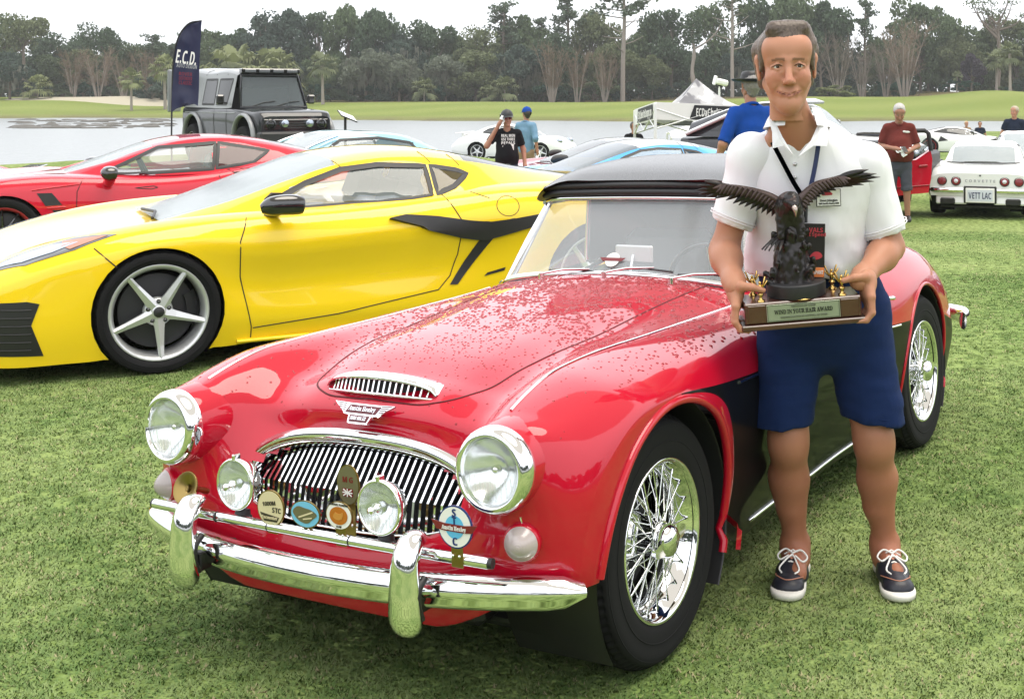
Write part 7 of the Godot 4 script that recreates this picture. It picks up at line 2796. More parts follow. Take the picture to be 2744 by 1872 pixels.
func face_tint(inv: Transform3D,s: float,hair: Color) -> Callable:
	return func(w: Vector3,base: Color) -> Color:
		var p:=inv*w/s
		var c:=base
		if p.z>0.05:
			var mid:=-0.0810+0.0115*pow(p.x/0.036,2.0)
			if absf(p.x)<0.034 and absf(p.y - mid)<0.0085*(1.0 - 0.75*pow(p.x/0.035,2.0)):
				c=base.lerp(Color(0.36,0.12,0.10),0.42)
			if absf(p.x)<0.036 and absf(p.y - mid)<0.0013:
				c=Color(0.17,0.055,0.045)
			var br:=absf(p.y - 0.0225+0.10*absf(absf(p.x) - 0.026))
			if absf(p.x)>0.010 and absf(p.x)<0.048 and br<0.0038:
				c=base.lerp(hair,0.62)
			var cheek:=Vector2(absf(p.x) - 0.042,p.y+0.030).length()
			c=c.lerp(Color(0.52,0.19,0.13),0.30*smooth(0.03,0.008,cheek))
			c=c.lerp(Color(0.50,0.19,0.14),0.35*smooth(0.022,0.006,Vector2(p.x,p.y+0.034).length()))
		return c
func eyes(parent: Node3D,x: Transform3D,s: float,iris: Color):
	for e in [-1.0,1.0]:
		var b:=MB.new()
		b.ball(V(e*0.0315,0.0008,0.0725)*s,Vector3.ONE*0.0125*s,18,x)
		var o:=part("eye",b,M.eye_white,parent)
		var i:=MB.new()
		i.ball(V(e*0.0315+0.0006,0.0010,0.0815)*s,V(0.0062,0.0062,0.0044)*s,14,x)
		part("iris",i,M.iris,o)
		var p:=MB.new()
		p.ball(V(e*0.0315+0.0006,0.0010,0.0843)*s,V(0.0026,0.0026,0.0018)*s,10,x)
		part("pupil",p,M.gloss_black,o)
		var l:=MB.new()
		l.tube(PackedVector3Array([x*(V(e*0.017,0.0022,0.0865)*s),x*(V(e*0.025,0.0068,0.0880)*s),x*(V(e*0.033,0.0072,0.0875)*s),x*(V(e*0.048,0.0000,0.0780)*s)]),[0.0008,0.0015,0.0016,0.0009],5)
		part("eyelashes",l,M.lash,o)
func smiling_man():
	pm("eye_white",0.62,0.58,0.55,0.15)
	pm("iris",0.05,0.026,0.014,0.12)
	pm("lash",0.04,0.022,0.016,0.7)
	var man:=thing("person","smiling man in white polo shirt and navy shorts, standing beside the roadster","person",Vector3(0.66,0,-3.95))
	var o:=-man.position
	var W:=func(x: float,y: float,z: float) -> Vector3: return Vector3(x,y,z+0.045*smooth(-3.66,-3.80,z))+o
	var tan_:=Color(0.43,0.20,0.125)
	var skin:=skin_mat("man_skin",0.4,0.2,0.13)
	skin.subsurf_scatter_enabled=true
	skin.subsurf_scatter_strength=0.04
	var S:=MB.new()
	var F:=Field.new(W.call(0.20,-0.02,-4.16),W.call(1.00,1.60,-3.56),0.011)
	for l in [[0.548,0.540,0.572,1.0],[0.760,0.808,0.858,-1.0]]:
		var hip: Vector3=W.call(l[0],0.80,-3.99)
		var knee: Vector3=W.call(l[1],0.445,-3.96)
		var calf: Vector3=W.call(lerpf(l[1],l[2],0.36) ,0.315,-4.005)
		var ank: Vector3=W.call(l[2],0.105,-4.035)
		F.bone(hip,knee,0.085,0.060,0.03)
		F.bone(knee+V(0,0.02,0.012),knee+V(0,-0.02,0.014),0.047,0.042,0.03)
		F.bone(knee,calf,0.056,0.059,0.03)
		F.bone(calf+V(l[3]*-0.016,0.01,-0.016),calf+V(0,-0.09,-0.008),0.047,0.038,0.03)
		F.bone(calf,ank,0.055,0.035,0.03)
		F.bone(ank+V(-0.026,0.0,0),ank+V(0.026,0.004,0),0.020,0.020,0.02)
		F.bone(ank,ank+V(0,-0.045,0.02),0.036,0.042,0.03)
		F.bone(ank+V(0,-0.03,0.0),ank+V(l[3]*-0.01,-0.055,0.12),0.038,0.03,0.03)
	var arms:=[[W.call(0.412,1.350,-3.85),W.call(0.330,1.055,-3.855),W.call(0.345,0.985,-3.655),1.0],[W.call(0.765,1.322,-3.86),W.call(0.836,1.065,-3.865),W.call(0.722,1.000,-3.650),-1.0]]
	for a in arms:
		F.bone(a[0],a[1],0.050,0.041,0.03)
		F.bone(a[1],a[1].lerp(a[2],0.3),0.041,0.044,0.03)
		F.bone(a[1].lerp(a[2],0.3),a[2],0.044,0.029,0.03)
		F.bone(a[2],a[2]+(a[2] - a[1]).normalized()*0.03,0.031,0.030,0.03)
	F.bone(W.call(0.560,1.36,-3.84),W.call(0.512,1.50,-3.735),0.061,0.055,0.04)
	F.bone(W.call(0.470,1.36,-3.83),W.call(0.505,1.48,-3.75),0.03,0.022,0.04)
	F.bone(W.call(0.630,1.35,-3.84),W.call(0.530,1.48,-3.75),0.03,0.022,0.04)
	F.bone(W.call(0.45,1.315,-3.87),W.call(0.74,1.295,-3.88),0.042,0.042,0.05)
	F.bone(W.call(0.57,1.30,-3.87),W.call(0.58,1.25,-3.90),0.10,0.10,0.05,Vector3.BACK,1.3)
	F.mesh(S)
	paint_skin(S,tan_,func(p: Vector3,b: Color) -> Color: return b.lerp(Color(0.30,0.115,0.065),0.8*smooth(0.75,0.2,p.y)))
	var H:=MB.new()
	hand(H,W,arms[0][2],1.0)
	hand(H,W,arms[1][2],-1.0)
	paint_skin(H,tan_)
	S.append(H)
	var hx:=Transform3D(Basis.from_euler(Vector3(0.02,-0.07,0.035)),W.call(0.503,1.612,-3.690))
	var D:=MB.new()
	var HF:=Field.new(hx.origin - Vector3(0.115,0.16,0.14),hx.origin+Vector3(0.115,0.15,0.14),0.0034)
	face_field(HF,hx,0.995)
	HF.bone(hx*V(0,-0.06,-0.015),hx*V(0,-0.15,-0.025),0.050,0.053,0.03)
	HF.mesh(D)
	paint_skin(D,Color(0.47,0.225,0.145),face_tint(hx.affine_inverse(),0.995,Color(0.085,0.055,0.035)))
	S.append(D)
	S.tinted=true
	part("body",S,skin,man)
	eyes(man,hx,0.995,Color(0.1,0.05,0.02))
	var G:=MB.new()
	var hf:=Field.new(hx.origin - Vector3(0.12,0.11,0.16),hx.origin+Vector3(0.12,0.18,0.13),0.004)
	var s:=0.995
	hf.bone(hx*(V(0,0.046,-0.038)*s),hx*(V(0,0.052,0.000)*s),0.092*s,0.087*s,0.02,hx.basis*Vector3.RIGHT,1.10)
	for e in [-1.0,1.0]:
		hf.bone(hx*(V(e*0.070,0.060,0.020)*s),hx*(V(e*0.076,-0.006,0.020)*s),0.020,0.009,0.02,hx.basis*Vector3.RIGHT,1.5)
		hf.bone(hx*(V(e*0.070,0.050,-0.05)*s),hx*(V(e*0.062,-0.045,-0.065)*s),0.030,0.022,0.03)
	hf.bone(hx*(V(-0.035,0.110,0.050)*s),hx*(V(0.045,0.112,0.040)*s),0.026,0.022,0.02)
	hf.bone(hx*(V(0.050,0.105,0.015)*s),hx*(V(0.072,0.070,0.010)*s),0.024,0.018,0.02)
	hf.bone(hx*(V(-0.012,-0.01,0.085)*s),hx*(V(-0.010,0.024,0.090)*s),0.060*s,0.054*s,0.008,Vector3.ZERO,1.0,true)
	hf.bone(hx*(V(0.012,-0.01,0.085)*s),hx*(V(0.012,0.026,0.090)*s),0.060*s,0.054*s,0.008,Vector3.ZERO,1.0,true)
	hf.bone(hx*(V(0,-0.10,0.03)*s),hx*(V(0,-0.045,0.060)*s),0.085*s,0.072*s,0.010,Vector3.ZERO,1.0,true)
	hf.mesh(G)
	var inv:=hx.affine_inverse()
	var str_n:=noise(91,1.0,2)
	ripple(G,func(p: Vector3) -> float:
		var q: Vector3=inv*p
		return 0.0018*str_n.get_noise_3d(q.x*260.0+q.y*60.0,q.y*90.0,q.z*28.0))
	G.tinted=true
	for i in G.v.size():
		var q: Vector3=inv*G.v[i]
		var t:=0.5+0.5*str_n.get_noise_3d(q.x*300.0+q.y*60.0,q.y*60.0,q.z*20.0)
		G.c[i]=Color(0.040,0.027,0.020).lerp(Color(0.17,0.125,0.10),clampf(t*0.8+0.3*smooth(0.05,0.08,absf(q.x)),0.0,1.0))
	var hairm:=pm("man_hair",0.1,0.07,0.05,0.45)
	hairm.vertex_color_use_as_albedo=true
	hairm.albedo_color=Color.WHITE
	part("hair",G,hairm,man)
	var white:=cloth_mat("polo_white",0.80,0.80,0.83,22.0)
	var P:=MB.new()
	var T:=Field.new(W.call(0.22,0.93,-4.16),W.call(0.98,1.50,-3.62),0.010)
	T.bone(W.call(0.605,1.02,-3.955),W.call(0.602,1.26,-3.90),0.190,0.187,0.06,Vector3.BACK,1.42)
	T.bone(W.call(0.605,1.06,-3.91),W.call(0.603,1.12,-3.895),0.150,0.140,0.08,Vector3.BACK,1.2)
	T.bone(W.call(0.440,1.340,-3.87),W.call(0.745,1.315,-3.88),0.068,0.068,0.05)
	T.bone(W.call(0.55,1.375,-3.845),W.call(0.60,1.37,-3.85),0.085,0.085,0.06)
	T.bone(W.call(0.505,1.26,-3.84),W.call(0.685,1.25,-3.85),0.10,0.10,0.06,Vector3.BACK,1.5)
	T.bone(W.call(0.60,0.90,-3.97),W.call(0.605,1.02,-3.955),0.192,0.190,0.04,Vector3.BACK,1.42)
	for a in arms:
		var d: Vector3=(a[1] - a[0]).normalized()
		var U:=Field.new(a[0].min(a[1]) - Vector3.ONE*0.14,a[0].max(a[1])+Vector3.ONE*0.14,0.010)
		U.bone(a[0]+V(0,-0.006,0),a[0]+d*0.30,0.062,0.069,0.04)
		U.bone(a[0]+V(0,-0.006,0),a[0]+V(a[3]*0.09,0.0,-0.01),0.061,0.060,0.05)
		U.cut((d+V(-a[3]*0.10,0,0.0)).normalized(),a[0]+d*0.225)
		U.mesh(P)
	T.cut(V(0,-1,0),W.call(0.6,0.975,-3.9))
	T.bone(W.call(0.538,1.492,-3.79),W.call(0.530,1.58,-3.74),0.062,0.075,0.008,Vector3.ZERO,1.0,true)
	T.bone(W.call(0.536,1.445,-3.735),W.call(0.548,1.345,-3.740),0.036,0.010,0.006,Vector3.ZERO,1.0,true)
	T.mesh(P)
	var wr:=noise(71,7.0,3)
	ripple(P,func(p: Vector3) -> float:
		return 0.004*wr.get_noise_3d(p.x*1.4+p.y*0.5,p.y*0.6,p.z)+0.0055*smooth(1.22,1.0,p.y)*sin(p.y*46.0+p.x*30.0+4.0*wr.get_noise_3d(p.x,p.y,0))*0.6)
	var shirt:=part("polo_shirt",P,white,man)
	for a in arms:
		var d: Vector3=(a[1] - a[0]).normalized()
		for off in [0.198,0.206]:
			var c: Vector3=a[0]+d*off
			var cm:=MB.new()
			var ring:=PackedVector3Array()
			var fr:=along(c,d+V(-a[3]*0.10,0,0),V(0,0,1))
			for k in 33:
				var w:=TAU*(k % 32)/32
				ring.push_back(fr*V(cos(w)*0.0722,sin(w)*0.0722,0))
			cm.tube(ring,0.0016,5)
			part("cuff_stitching",cm,white,shirt)
	var cf:=[[[1744,268],[1752,300],[1753,336],[1778,330],[1800,352],[1775,310],[1757,272]],[[1862,250],[1873,268],[1880,300],[1876,331],[1846,330],[1812,354],[1840,318],[1857,280]]]
	var band_:=MB.new()
	var rows:=[PackedVector3Array(),PackedVector3Array(),PackedVector3Array(),PackedVector3Array()]
	for k in 37:
		var t := deg_to_rad(lerpf(-62.0,242.0,k / 36.0))
		var c:=W.call(0.543,1.0,-3.80) as Vector3
		var rise := 0.5 - 0.5 * sin(t)
		var front:=smooth(0.45,-0.9,-sin(t))*0.0
		var y:=1.432+0.050*(1.0 - 0.9*smooth(-0.2,-1.0,-sin(t)*1.0 if sin(t)>0.0 else 0.0))
		var dir:=V(cos(t),0,-sin(t))
		var drop:=0.0
		for q in [[0.066,0.0],[0.072,0.008],[0.088,-0.018],[0.100,-0.046]]:
			rows[[0.0,0.008,-0.018,-0.046].find(q[1])].push_back(V(c.x,0,c.z)+dir*float(q[0])+V(0,1.462+q[1]+0.026*rise,0))
	band_.grid(rows)
	var col:=part("collar",band_,white,shirt)
	for f in cf:
		var cm:=MB.new()
		var pts:=PackedVector3Array()
		for e in f:
			var depth: float=3.685 - 0.0006*(e[1] - 300.0)
			pts.push_back(spot(e[0],e[1],depth)+o)
		var mid:=Vector3.ZERO
		for p in pts:
			mid+=p/pts.size()
		for lay in [0.0,0.006]:
			for i in pts.size():
				var a: Vector3=pts[i]
				var b: Vector3=pts[(i+1) % pts.size()]
				cm.flat(a+V(0,0,lay),b+V(0,0,lay),mid+V(0,0,lay+0.006))
		for i in pts.size():
			var a: Vector3=pts[i]
			var b: Vector3=pts[(i+1) % pts.size()]
			cm.flat(a,b,b+V(0,0,0.006),a+V(0,0,0.006))
		part("collar_flap",cm,white,shirt)
	var pk:=MB.new()
	pk.tube(PackedVector3Array([spot(1806,352,3.722)+o,spot(1806,400,3.722)+o,spot(1807,445,3.725)+o]),[0.017,0.017,0.016],8,true,0.22,Vector3.RIGHT)
	part("placket",pk,white,shirt)
	for py in [372,402]:
		var bt:=MB.new()
		bt.lathe(P2([0.006,-0.002,0.006,0.002,0.0,0.003]),14,along(spot(1804,py,3.716)+o,Vector3.BACK))
		part("button",bt,M.alloy,shirt)
	var navy:=cloth_mat("shorts_navy",0.010,0.022,0.078,20.0)
	var B:=MB.new()
	var N:=Field.new(W.call(0.36,0.44,-4.20),W.call(0.98,1.03,-3.74),0.010)
	N.bone(W.call(0.63,0.98,-3.965),W.call(0.65,0.86,-3.98),0.183,0.205,0.04,Vector3.BACK,1.42)
	for l in [[0.560,0.522],[0.752,0.808]]:
		N.bone(W.call(l[0],0.84,-3.985),W.call(l[1],0.50,-3.965),0.110,0.094,0.03)
		N.bone(W.call(l[1],0.56,-3.965),W.call(l[1],0.44,-3.965),0.091,0.094,0.02)
	N.cut(V(0.08,-1,0),W.call(0.52,0.500,-3.96),0.16)
	N.cut(V(-0.13,-1,0),W.call(0.81,0.512,-3.96),0.16)
	N.cut(V(0,1,0),W.call(0.6,1.0,-3.9))
	N.mesh(B)
	ripple(B,func(p: Vector3) -> float: return 0.005*wr.get_noise_3d(p.x*0.7,p.y*2.4+3.0,p.z)+0.0022*smooth(0.66,0.52,p.y)*sin(p.x*70.0))
	var sh:=part("shorts",B,navy,man)
	for l in [[0.522,0.517,0.08],[0.808,0.529,-0.13]]:
		var hm:=MB.new()
		var ring:=PackedVector3Array()
		for k in 33:
			var w:=TAU*(k % 32)/32
			ring.push_back(W.call(l[0]+cos(w)*0.0935,l[1]+cos(w)*0.0935*l[2]+0.008,-3.965+sin(w)*0.0935))
		hm.tube(ring,0.0018,5)
		part("hem",hm,navy,sh)
	for l in [[0.580,-0.30],[0.866,-0.02]]:
		boat_shoe(man,W.call(l[0],0.0,-4.045),l[1])
	lanyard(man,o)
func hand(out: MB,W: Callable,wrist: Vector3,side: float):
	var T:=func(x: float,y: float,z: float) -> Vector3:
		if side>0.0:
			return W.call(x,y,z)
		var dx:=x - 0.363
		return W.call(0.716 - dx,y+0.028,z)
	var lo: Vector3=(T.call(0.300,0.82,-3.76) as Vector3).min(T.call(0.470,1.05,-3.54))
	var hi: Vector3=(T.call(0.300,0.82,-3.76) as Vector3).max(T.call(0.470,1.05,-3.54))
	var F:=Field.new(lo,hi,0.0042)
	F.bone(wrist,T.call(0.347,0.955,-3.635),0.031,0.026,0.02)
	var zs:=[-3.592,-3.612,-3.632,-3.651]
	var ln:=[0.95,1.0,0.96,0.80]
	for k in 4:
		var mcp: Vector3=T.call(0.345+0.003*k,0.922 - 0.003*k,zs[k])
		F.bone(T.call(0.347,0.968,-3.625 - 0.007*k),mcp,0.017,0.0125,0.016)
		var L: float=ln[k]
		var pip: Vector3=T.call(0.343,0.922 - 0.047*L,zs[k]+0.006)
		var dip: Vector3=T.call(0.359,0.922 - 0.070*L,zs[k]+0.004)
		var tip: Vector3=T.call(0.384,0.922 - 0.073*L,zs[k]+0.001)
		F.bone(mcp,pip,0.0110,0.0096,0.006)
		F.bone(pip,dip,0.0096,0.0088,0.004)
		F.bone(dip,tip,0.0088,0.0074,0.004)
	F.bone(T.call(0.350,0.975,-3.640),T.call(0.362,0.978,-3.606),0.020,0.0155,0.016)
	F.bone(T.call(0.362,0.978,-3.606),T.call(0.394,0.977,-3.592),0.0135,0.0112,0.006)
	F.bone(T.call(0.394,0.977,-3.592),T.call(0.424,0.968,-3.596),0.0110,0.0085,0.004)
	F.mesh(out)
func boat_shoe(man: Node3D,heel: Vector3,turn: float):
	if not M.has("shoe_navy"):
		pm("shoe_navy",0.012,0.013,0.022,0.42)
		pm("shoe_tan",0.46,0.20,0.13,0.6)
		pm("shoe_sole",0.70,0.68,0.63,0.7)
		pm("lace_white",0.78,0.77,0.74,0.8)
	var x:=Transform3D(Basis(Vector3.UP,turn),heel+V(0,0,0))
	var outline:=spl2([-0.030,-0.035,-0.034,0.03,-0.038,0.10,-0.048,0.155,-0.044,0.20,-0.020,0.228,0.016,0.230,0.042,0.205,0.048,0.155,0.040,0.09,0.034,0.03,0.030,-0.035,0.0,-0.052],3,true)
	var up:=x*Transform3D(Basis(Vector3.RIGHT,Vector3.FORWARD,Vector3.UP)*Basis.from_scale(V(1,-1,1)),Vector3.ZERO)
	var sole:=MB.new()
	var rows:=[]
	for q in [[0.0,0.94],[0.006,1.06],[0.018,1.09],[0.027,1.06],[0.028,0.9]]:
		var row:=PackedVector3Array()
		for i in outline.size()+1:
			var p: Vector2=outline[i % outline.size()]
			row.push_back(x*V(p.x*q[1],q[0],0.09+(p.y - 0.09)*q[1]))
		rows.push_back(row)
	sole.grid(rows,true)
	sole.fan(rows[4],Vector3.UP)
	sole.fan(rows[0],Vector3.DOWN)
	var so:=part("boat_shoe",sole,M.shoe_sole,man)
	var upper:=MB.new()
	var F:=Field.new((x.origin - Vector3(0.15,0.0,0.12)),x.origin+Vector3(0.15,0.13,0.27),0.006)
	F.bone(x*V(0,0.045,0.0),x*V(0,0.042,0.10),0.040,0.045,0.03)
	F.bone(x*V(0,0.034,0.10),x*V(0,0.026,0.175),0.045,0.044,0.03,Vector3.UP,1.25)
	F.bone(x*V(-0.012,0.022,0.18),x*V(0.012,0.022,0.18),0.036,0.036,0.02,Vector3.UP,1.2)
	F.cut(V(0,-1,0),x*V(0,0.024,0))
	F.bone(x*V(0,0.115,-0.01),x*V(0,0.110,0.055),0.036,0.034,0.012,Vector3.ZERO,1.0,true)
	F.mesh(upper)
	part("upper",upper,M.shoe_navy,so)
	for e in [-1.0,1.0]:
		var fl:=MB.new()
		fl.grid([spl(PackedVector3Array([x*V(e*0.012,0.091,0.062),x*V(e*0.016,0.086,0.095),x*V(e*0.018,0.074,0.128)]),4),spl(PackedVector3Array([x*V(e*0.034,0.074,0.050),x*V(e*0.039,0.068,0.092),x*V(e*0.036,0.062,0.128)]),4),spl(PackedVector3Array([x*V(e*0.044,0.048,0.045),x*V(e*0.0475,0.044,0.092),x*V(e*0.044,0.044,0.128)]),4)])
		part("eyelet_flap",fl,M.shoe_tan,so)
	var tg:=MB.new()
	tg.grid([spl(PackedVector3Array([x*V(-0.020,0.108,0.040),x*V(-0.018,0.088,0.09),x*V(-0.020,0.074,0.125)]),4),spl(PackedVector3Array([x*V(0.0,0.116,0.040),x*V(0.0,0.095,0.09),x*V(0.0,0.079,0.128)]),4),spl(PackedVector3Array([x*V(0.020,0.108,0.040),x*V(0.018,0.088,0.09),x*V(0.020,0.074,0.125)]),4)])
	part("tongue",tg,M.shoe_tan,so)
	var lc:=MB.new()
	for k in 3:
		var z:=0.072+0.022*k
		lc.tube(PackedVector3Array([x*V(-0.028,0.086 - 0.008*k,z),x*V(0,0.104 - 0.010*k,z+0.006),x*V(0.028,0.086 - 0.008*k,z)]),0.0030,6)
	for e in [-1.0,1.0]:
		lc.tube(spl(PackedVector3Array([x*V(0,0.098,0.088),x*V(e*0.024,0.104,0.075),x*V(e*0.046,0.088,0.090),x*V(e*0.036,0.082,0.112),x*V(e*0.010,0.094,0.100)]),5),0.0030,6)
		lc.tube(spl(PackedVector3Array([x*V(0,0.096,0.092),x*V(e*0.018,0.086,0.128),x*V(e*0.030,0.070,0.160),x*V(e*0.020,0.066,0.175)]),5),0.0028,6)
	part("laces",lc,M.lace_white,so)
	var seam:=MB.new()
	seam.tube(spl(PackedVector3Array([x*V(-0.044,0.046,0.135),x*V(-0.036,0.056,0.175),x*V(0,0.056,0.203),x*V(0.036,0.056,0.175),x*V(0.044,0.046,0.135)]),6),0.0018,5)
	part("toe_seam",seam,M.shoe_tan,so)
func ribbon(pts: PackedVector3Array,wide: float,out: Vector3) -> MB:
	var m:=MB.new()
	var a:=PackedVector3Array()
	var b:=PackedVector3Array()
	for i in pts.size():
		var t:=(pts[mini(i+1,pts.size() - 1)] - pts[maxi(i - 1,0)]).normalized()
		var s:=t.cross(out).normalized()*wide*0.5
		a.push_back(pts[i] - s)
		b.push_back(pts[i]+s)
	m.grid([a,b])
	for i in m.v.size():
		m.n[i]=out.normalized()
	return m
func lanyard(man: Node3D,o: Vector3):
	var blue:=pm("lanyard_blue",0.012,0.022,0.085,0.6)
	var L:=PackedVector3Array([spot(1752,322,3.700)+o,spot(1775,365,3.700)+o,spot(1800,412,3.700)+o,spot(1829,458,3.700)+o])
	var R:=PackedVector3Array([spot(1856,246,3.735)+o,spot(1862,268,3.712)+o,spot(1858,320,3.696)+o,spot(1846,395,3.698)+o,spot(1831,458,3.700)+o])
	var l:=part("lanyard",ribbon(spl(L,4),0.014,V(0,0.1,1)),blue,man)
	part("lanyard_strap",ribbon(spl(R,4),0.014,V(0.1,0.1,1)),blue,l)
	var st:=MB.new()
	st.tube(PackedVector3Array([spot(1829,455,3.70)+o,spot(1828,505,3.69)+o]),0.006,8)
	part("lanyard_clip",st,M.trim,l)
	var c:=spot(1846,568,3.665)+o
	var pf:=Transform3D(Basis(Vector3.BACK,-0.02),c)
	var cd:=MB.new()
	cd.box(V(0.066,0.158,0.003),pf,0.001)
	var pass_:=part("event_pass",cd,pm("pass_black",0.012,0.008,0.012,0.3),l)
	var pr:=pm("pass_red",0.45,0.03,0.05,0.4)
	words("lettering","VALS",0.013,pf*Transform3D(Basis(),V(0.006,0.060,0.003)),pr,pass_)
	words("lettering","of Speed",0.010,pf*Transform3D(Basis(),V(0.006,0.047,0.003)),pr,pass_,0.0,"Droid Serif")
	var bl:=MB.new()
	bl.prism(spl2([-0.012,-0.022,0.010,-0.026,0.026,-0.016,0.020,-0.006,0.002,-0.004],3,true),0.001,pf*Transform3D(Basis(),V(0,0,0.0016)))
	part("print",bl,pr,pass_)
	var org:=MB.new()
	org.box(V(0.064,0.028,0.002),pf*Transform3D(Basis(),V(0,-0.063,0.002)),0.0005)
	part("orange_band",org,pm("pass_orange",0.70,0.20,0.05,0.4),pass_)
	words("lettering","PARTICIPANT",0.011,pf*Transform3D(Basis(),V(0,-0.063,0.0038)),M.lace_white,pass_,0.058)
	var nf:=Transform3D(Basis.from_euler(Vector3(0,0.05,0.03)),spot(1880,448,3.690)+o)
	var nb:=MB.new()
	nb.box(V(0.074,0.052,0.003),nf,0.003)
	var badge_:=part("name_badge",nb,pm("badge_edge",0.02,0.02,0.025,0.4),man)
	var nw:=MB.new()
	nw.box(V(0.069,0.047,0.001),nf*Transform3D(Basis(),V(0,0,0.0018)),0.0004)
	part("badge_card",nw,M.lace_white,badge_)
	var nr:=MB.new()
	nr.prism(spl2([-0.018,0.008,-0.004,0.007,0.014,0.010,0.008,0.017,-0.006,0.019],3,true),0.0008,nf*Transform3D(Basis(),V(-0.002,0,0.0023)))
	part("print",nr,pr,badge_)
	words("lettering","Steve Jekogian",0.0065,nf*Transform3D(Basis(),V(0,-0.008,0.003)),M.black,badge_,0.052)
	words("lettering","1965 Austin Healey 3000",0.0052,nf*Transform3D(Basis(),V(0,-0.017,0.003)),M.black,badge_,0.060)
func person(label: String,at: Vector3,yaw: float,o: Dictionary) -> Node3D:
	var p:=thing("person",label,"person",at,yaw)
	var k: float=o.get("height",1.76)/1.76
	var cell: float=o.get("cell",0.018)
	var hip_y:=0.93*k
	var sh:=1.45*k
	var lift: Vector3=o.get("lean",Vector3.ZERO)
	var top:=V(0,sh,0)+lift
	var sk: Color=o.get("skin",Color(0.40,0.20,0.13))
	var belly: float=o.get("belly",0.0)
	var S:=MB.new()
	var F:=Field.new(V(-0.60,-0.02,-0.45)*k,V(0.60,1.60,0.55)*k+V(0,0,0),cell)
	var legs: Array=o.get("legs_at",[V(-0.10,0.50,0.02),V(-0.12,0.08,-0.02),V(0.10,0.50,0.02),V(0.12,0.08,-0.02)])
	for e in 2:
		var s:=-1.0 if e==0 else 1.0
		F.bone(V(s*0.09,0.90,0)*k,legs[e*2]*k,0.085,0.056,0.04)
		F.bone(legs[e*2]*k,legs[e*2+1]*k,0.058,0.038,0.03)
	var arm: Array=o.arms
	for e in 2:
		var s:=-1.0 if e==0 else 1.0
		var a:=top+V(s*0.175,-0.05,0)*k
		F.bone(a,arm[e][0]*k,0.055,0.042,0.03)
		F.bone(arm[e][0]*k,arm[e][1]*k,0.043,0.030,0.03)
		var fd: Vector3=(arm[e][1] - arm[e][0]).normalized()
		F.bone(arm[e][1]*k,arm[e][1]*k+fd*0.085,0.034,0.026,0.02)
	F.bone(top+V(0,-0.06,0),top+V(0,0.10,0.02)*k,0.064,0.056,0.04)
	F.mesh(S)
	paint_skin(S,sk)
	for e in 2:
		var fd: Vector3=(arm[e][1] - arm[e][0]).normalized()
		var sd:=fd.cross(V(0,0.2,1)).normalized()
		var cu:=sd.cross(fd).normalized()*(-1.0 if e==0 else -1.0)
		var h: Vector3=arm[e][1]*k+fd*0.075
		for f in 4:
			var b:=h+sd*(f - 1.5)*0.019
			var ln: float=[0.9,1.0,0.95,0.75][f]*0.075
			S.tube(PackedVector3Array([b,b+fd*ln*0.45+cu*0.010,b+fd*ln*0.75+cu*0.030,b+fd*ln*0.85+cu*0.045]),[0.010,0.010,0.009,0.007],6)
		S.tube(PackedVector3Array([h - fd*0.05+sd*0.03,h - fd*0.02+sd*0.05,h+fd*0.012+sd*0.050]),[0.012,0.011,0.008],6)
	var hx:=Transform3D(Basis.from_euler(o.get("look",Vector3.ZERO)),top+V(0,0.192,0.03)*k+o.get("head",Vector3.ZERO))
	var D:=MB.new()
	var HF:=Field.new(hx.origin - Vector3(0.13,0.17,0.15),hx.origin+Vector3(0.13,0.15,0.15),o.get("face",0.0065))
	face_field(HF,hx,0.97)
	HF.mesh(D)
	paint_skin(D,sk.lerp(Color(0.48,0.24,0.17),0.3),face_tint(hx.affine_inverse(),0.97,o.get("hair",Color(0.05,0.04,0.03))))
	S.append(D)
	part("body",S,M.man_skin,p)
	eyes(p,hx,0.97,Color.BLACK)
	var hair: Color=o.get("hair",Color(0.05,0.04,0.03))
	if not o.get("bald",false):
		var G:=MB.new()
		var hf:=Field.new(hx.origin - Vector3(0.13,0.13,0.16),hx.origin+Vector3(0.13,0.17,0.14),0.009)
		hf.bone(hx*V(0,0.046,-0.038),hx*V(0,0.052,0.000),0.094,0.088,0.02,hx.basis*Vector3.RIGHT,1.08)
		hf.bone(hx*V(0,0.0,-0.06),hx*V(0,-0.05,-0.05),0.075,0.055,0.03)
		hf.bone(hx*V(0,-0.01,0.075),hx*V(0,0.045,0.080),0.072,0.060,0.012,Vector3.ZERO,1.0,true)
		hf.bone(hx*V(0,-0.08,0.03),hx*V(0,-0.03,0.055),0.088,0.078,0.012,Vector3.ZERO,1.0,true)
		hf.mesh(G)
		var hn:=noise(17,40.0,2)
		ripple(G,func(q: Vector3) -> float: return 0.006*hn.get_noise_3dv(q))
		G.tinted=true
		for i in G.v.size():
			G.c[i]=hair.lerp(Color(0.5,0.48,0.45),0.25*absf(hn.get_noise_3dv(G.v[i]*2.0)) if hair.r>0.1 else 0.0)
		part("hair",G,M.man_hair,p)
	var T:=MB.new()
	var U:=Field.new(V(-0.55,0.72,-0.40)*k,V(0.55,1.62,0.50)*k,cell)
	U.bone(V(0,1.00*k,0)+lift*0.2,top+V(0,-0.20,0),0.175+belly*0.4,0.175,0.05,Vector3.BACK,1.4)
	if belly>0.0:
		U.bone(V(0,1.06*k,0.06),V(0,1.16*k,0.055),0.13+belly,0.12+belly*0.8,0.08)
	U.bone(top+V(-0.15,-0.065,0)*k,top+V(0.15,-0.065,0)*k,0.070,0.070,0.06)
	U.bone(top+V(-0.05,-0.02,-0.01)*k,top+V(0.05,-0.02,-0.01)*k,0.070,0.070,0.06)
	U.bone(V(0,0.86*k,0),V(0,1.0*k,0),0.178+belly*0.3,0.176+belly*0.4,0.04,Vector3.BACK,1.4)
	var slv: float=o.get("sleeve",0.7)
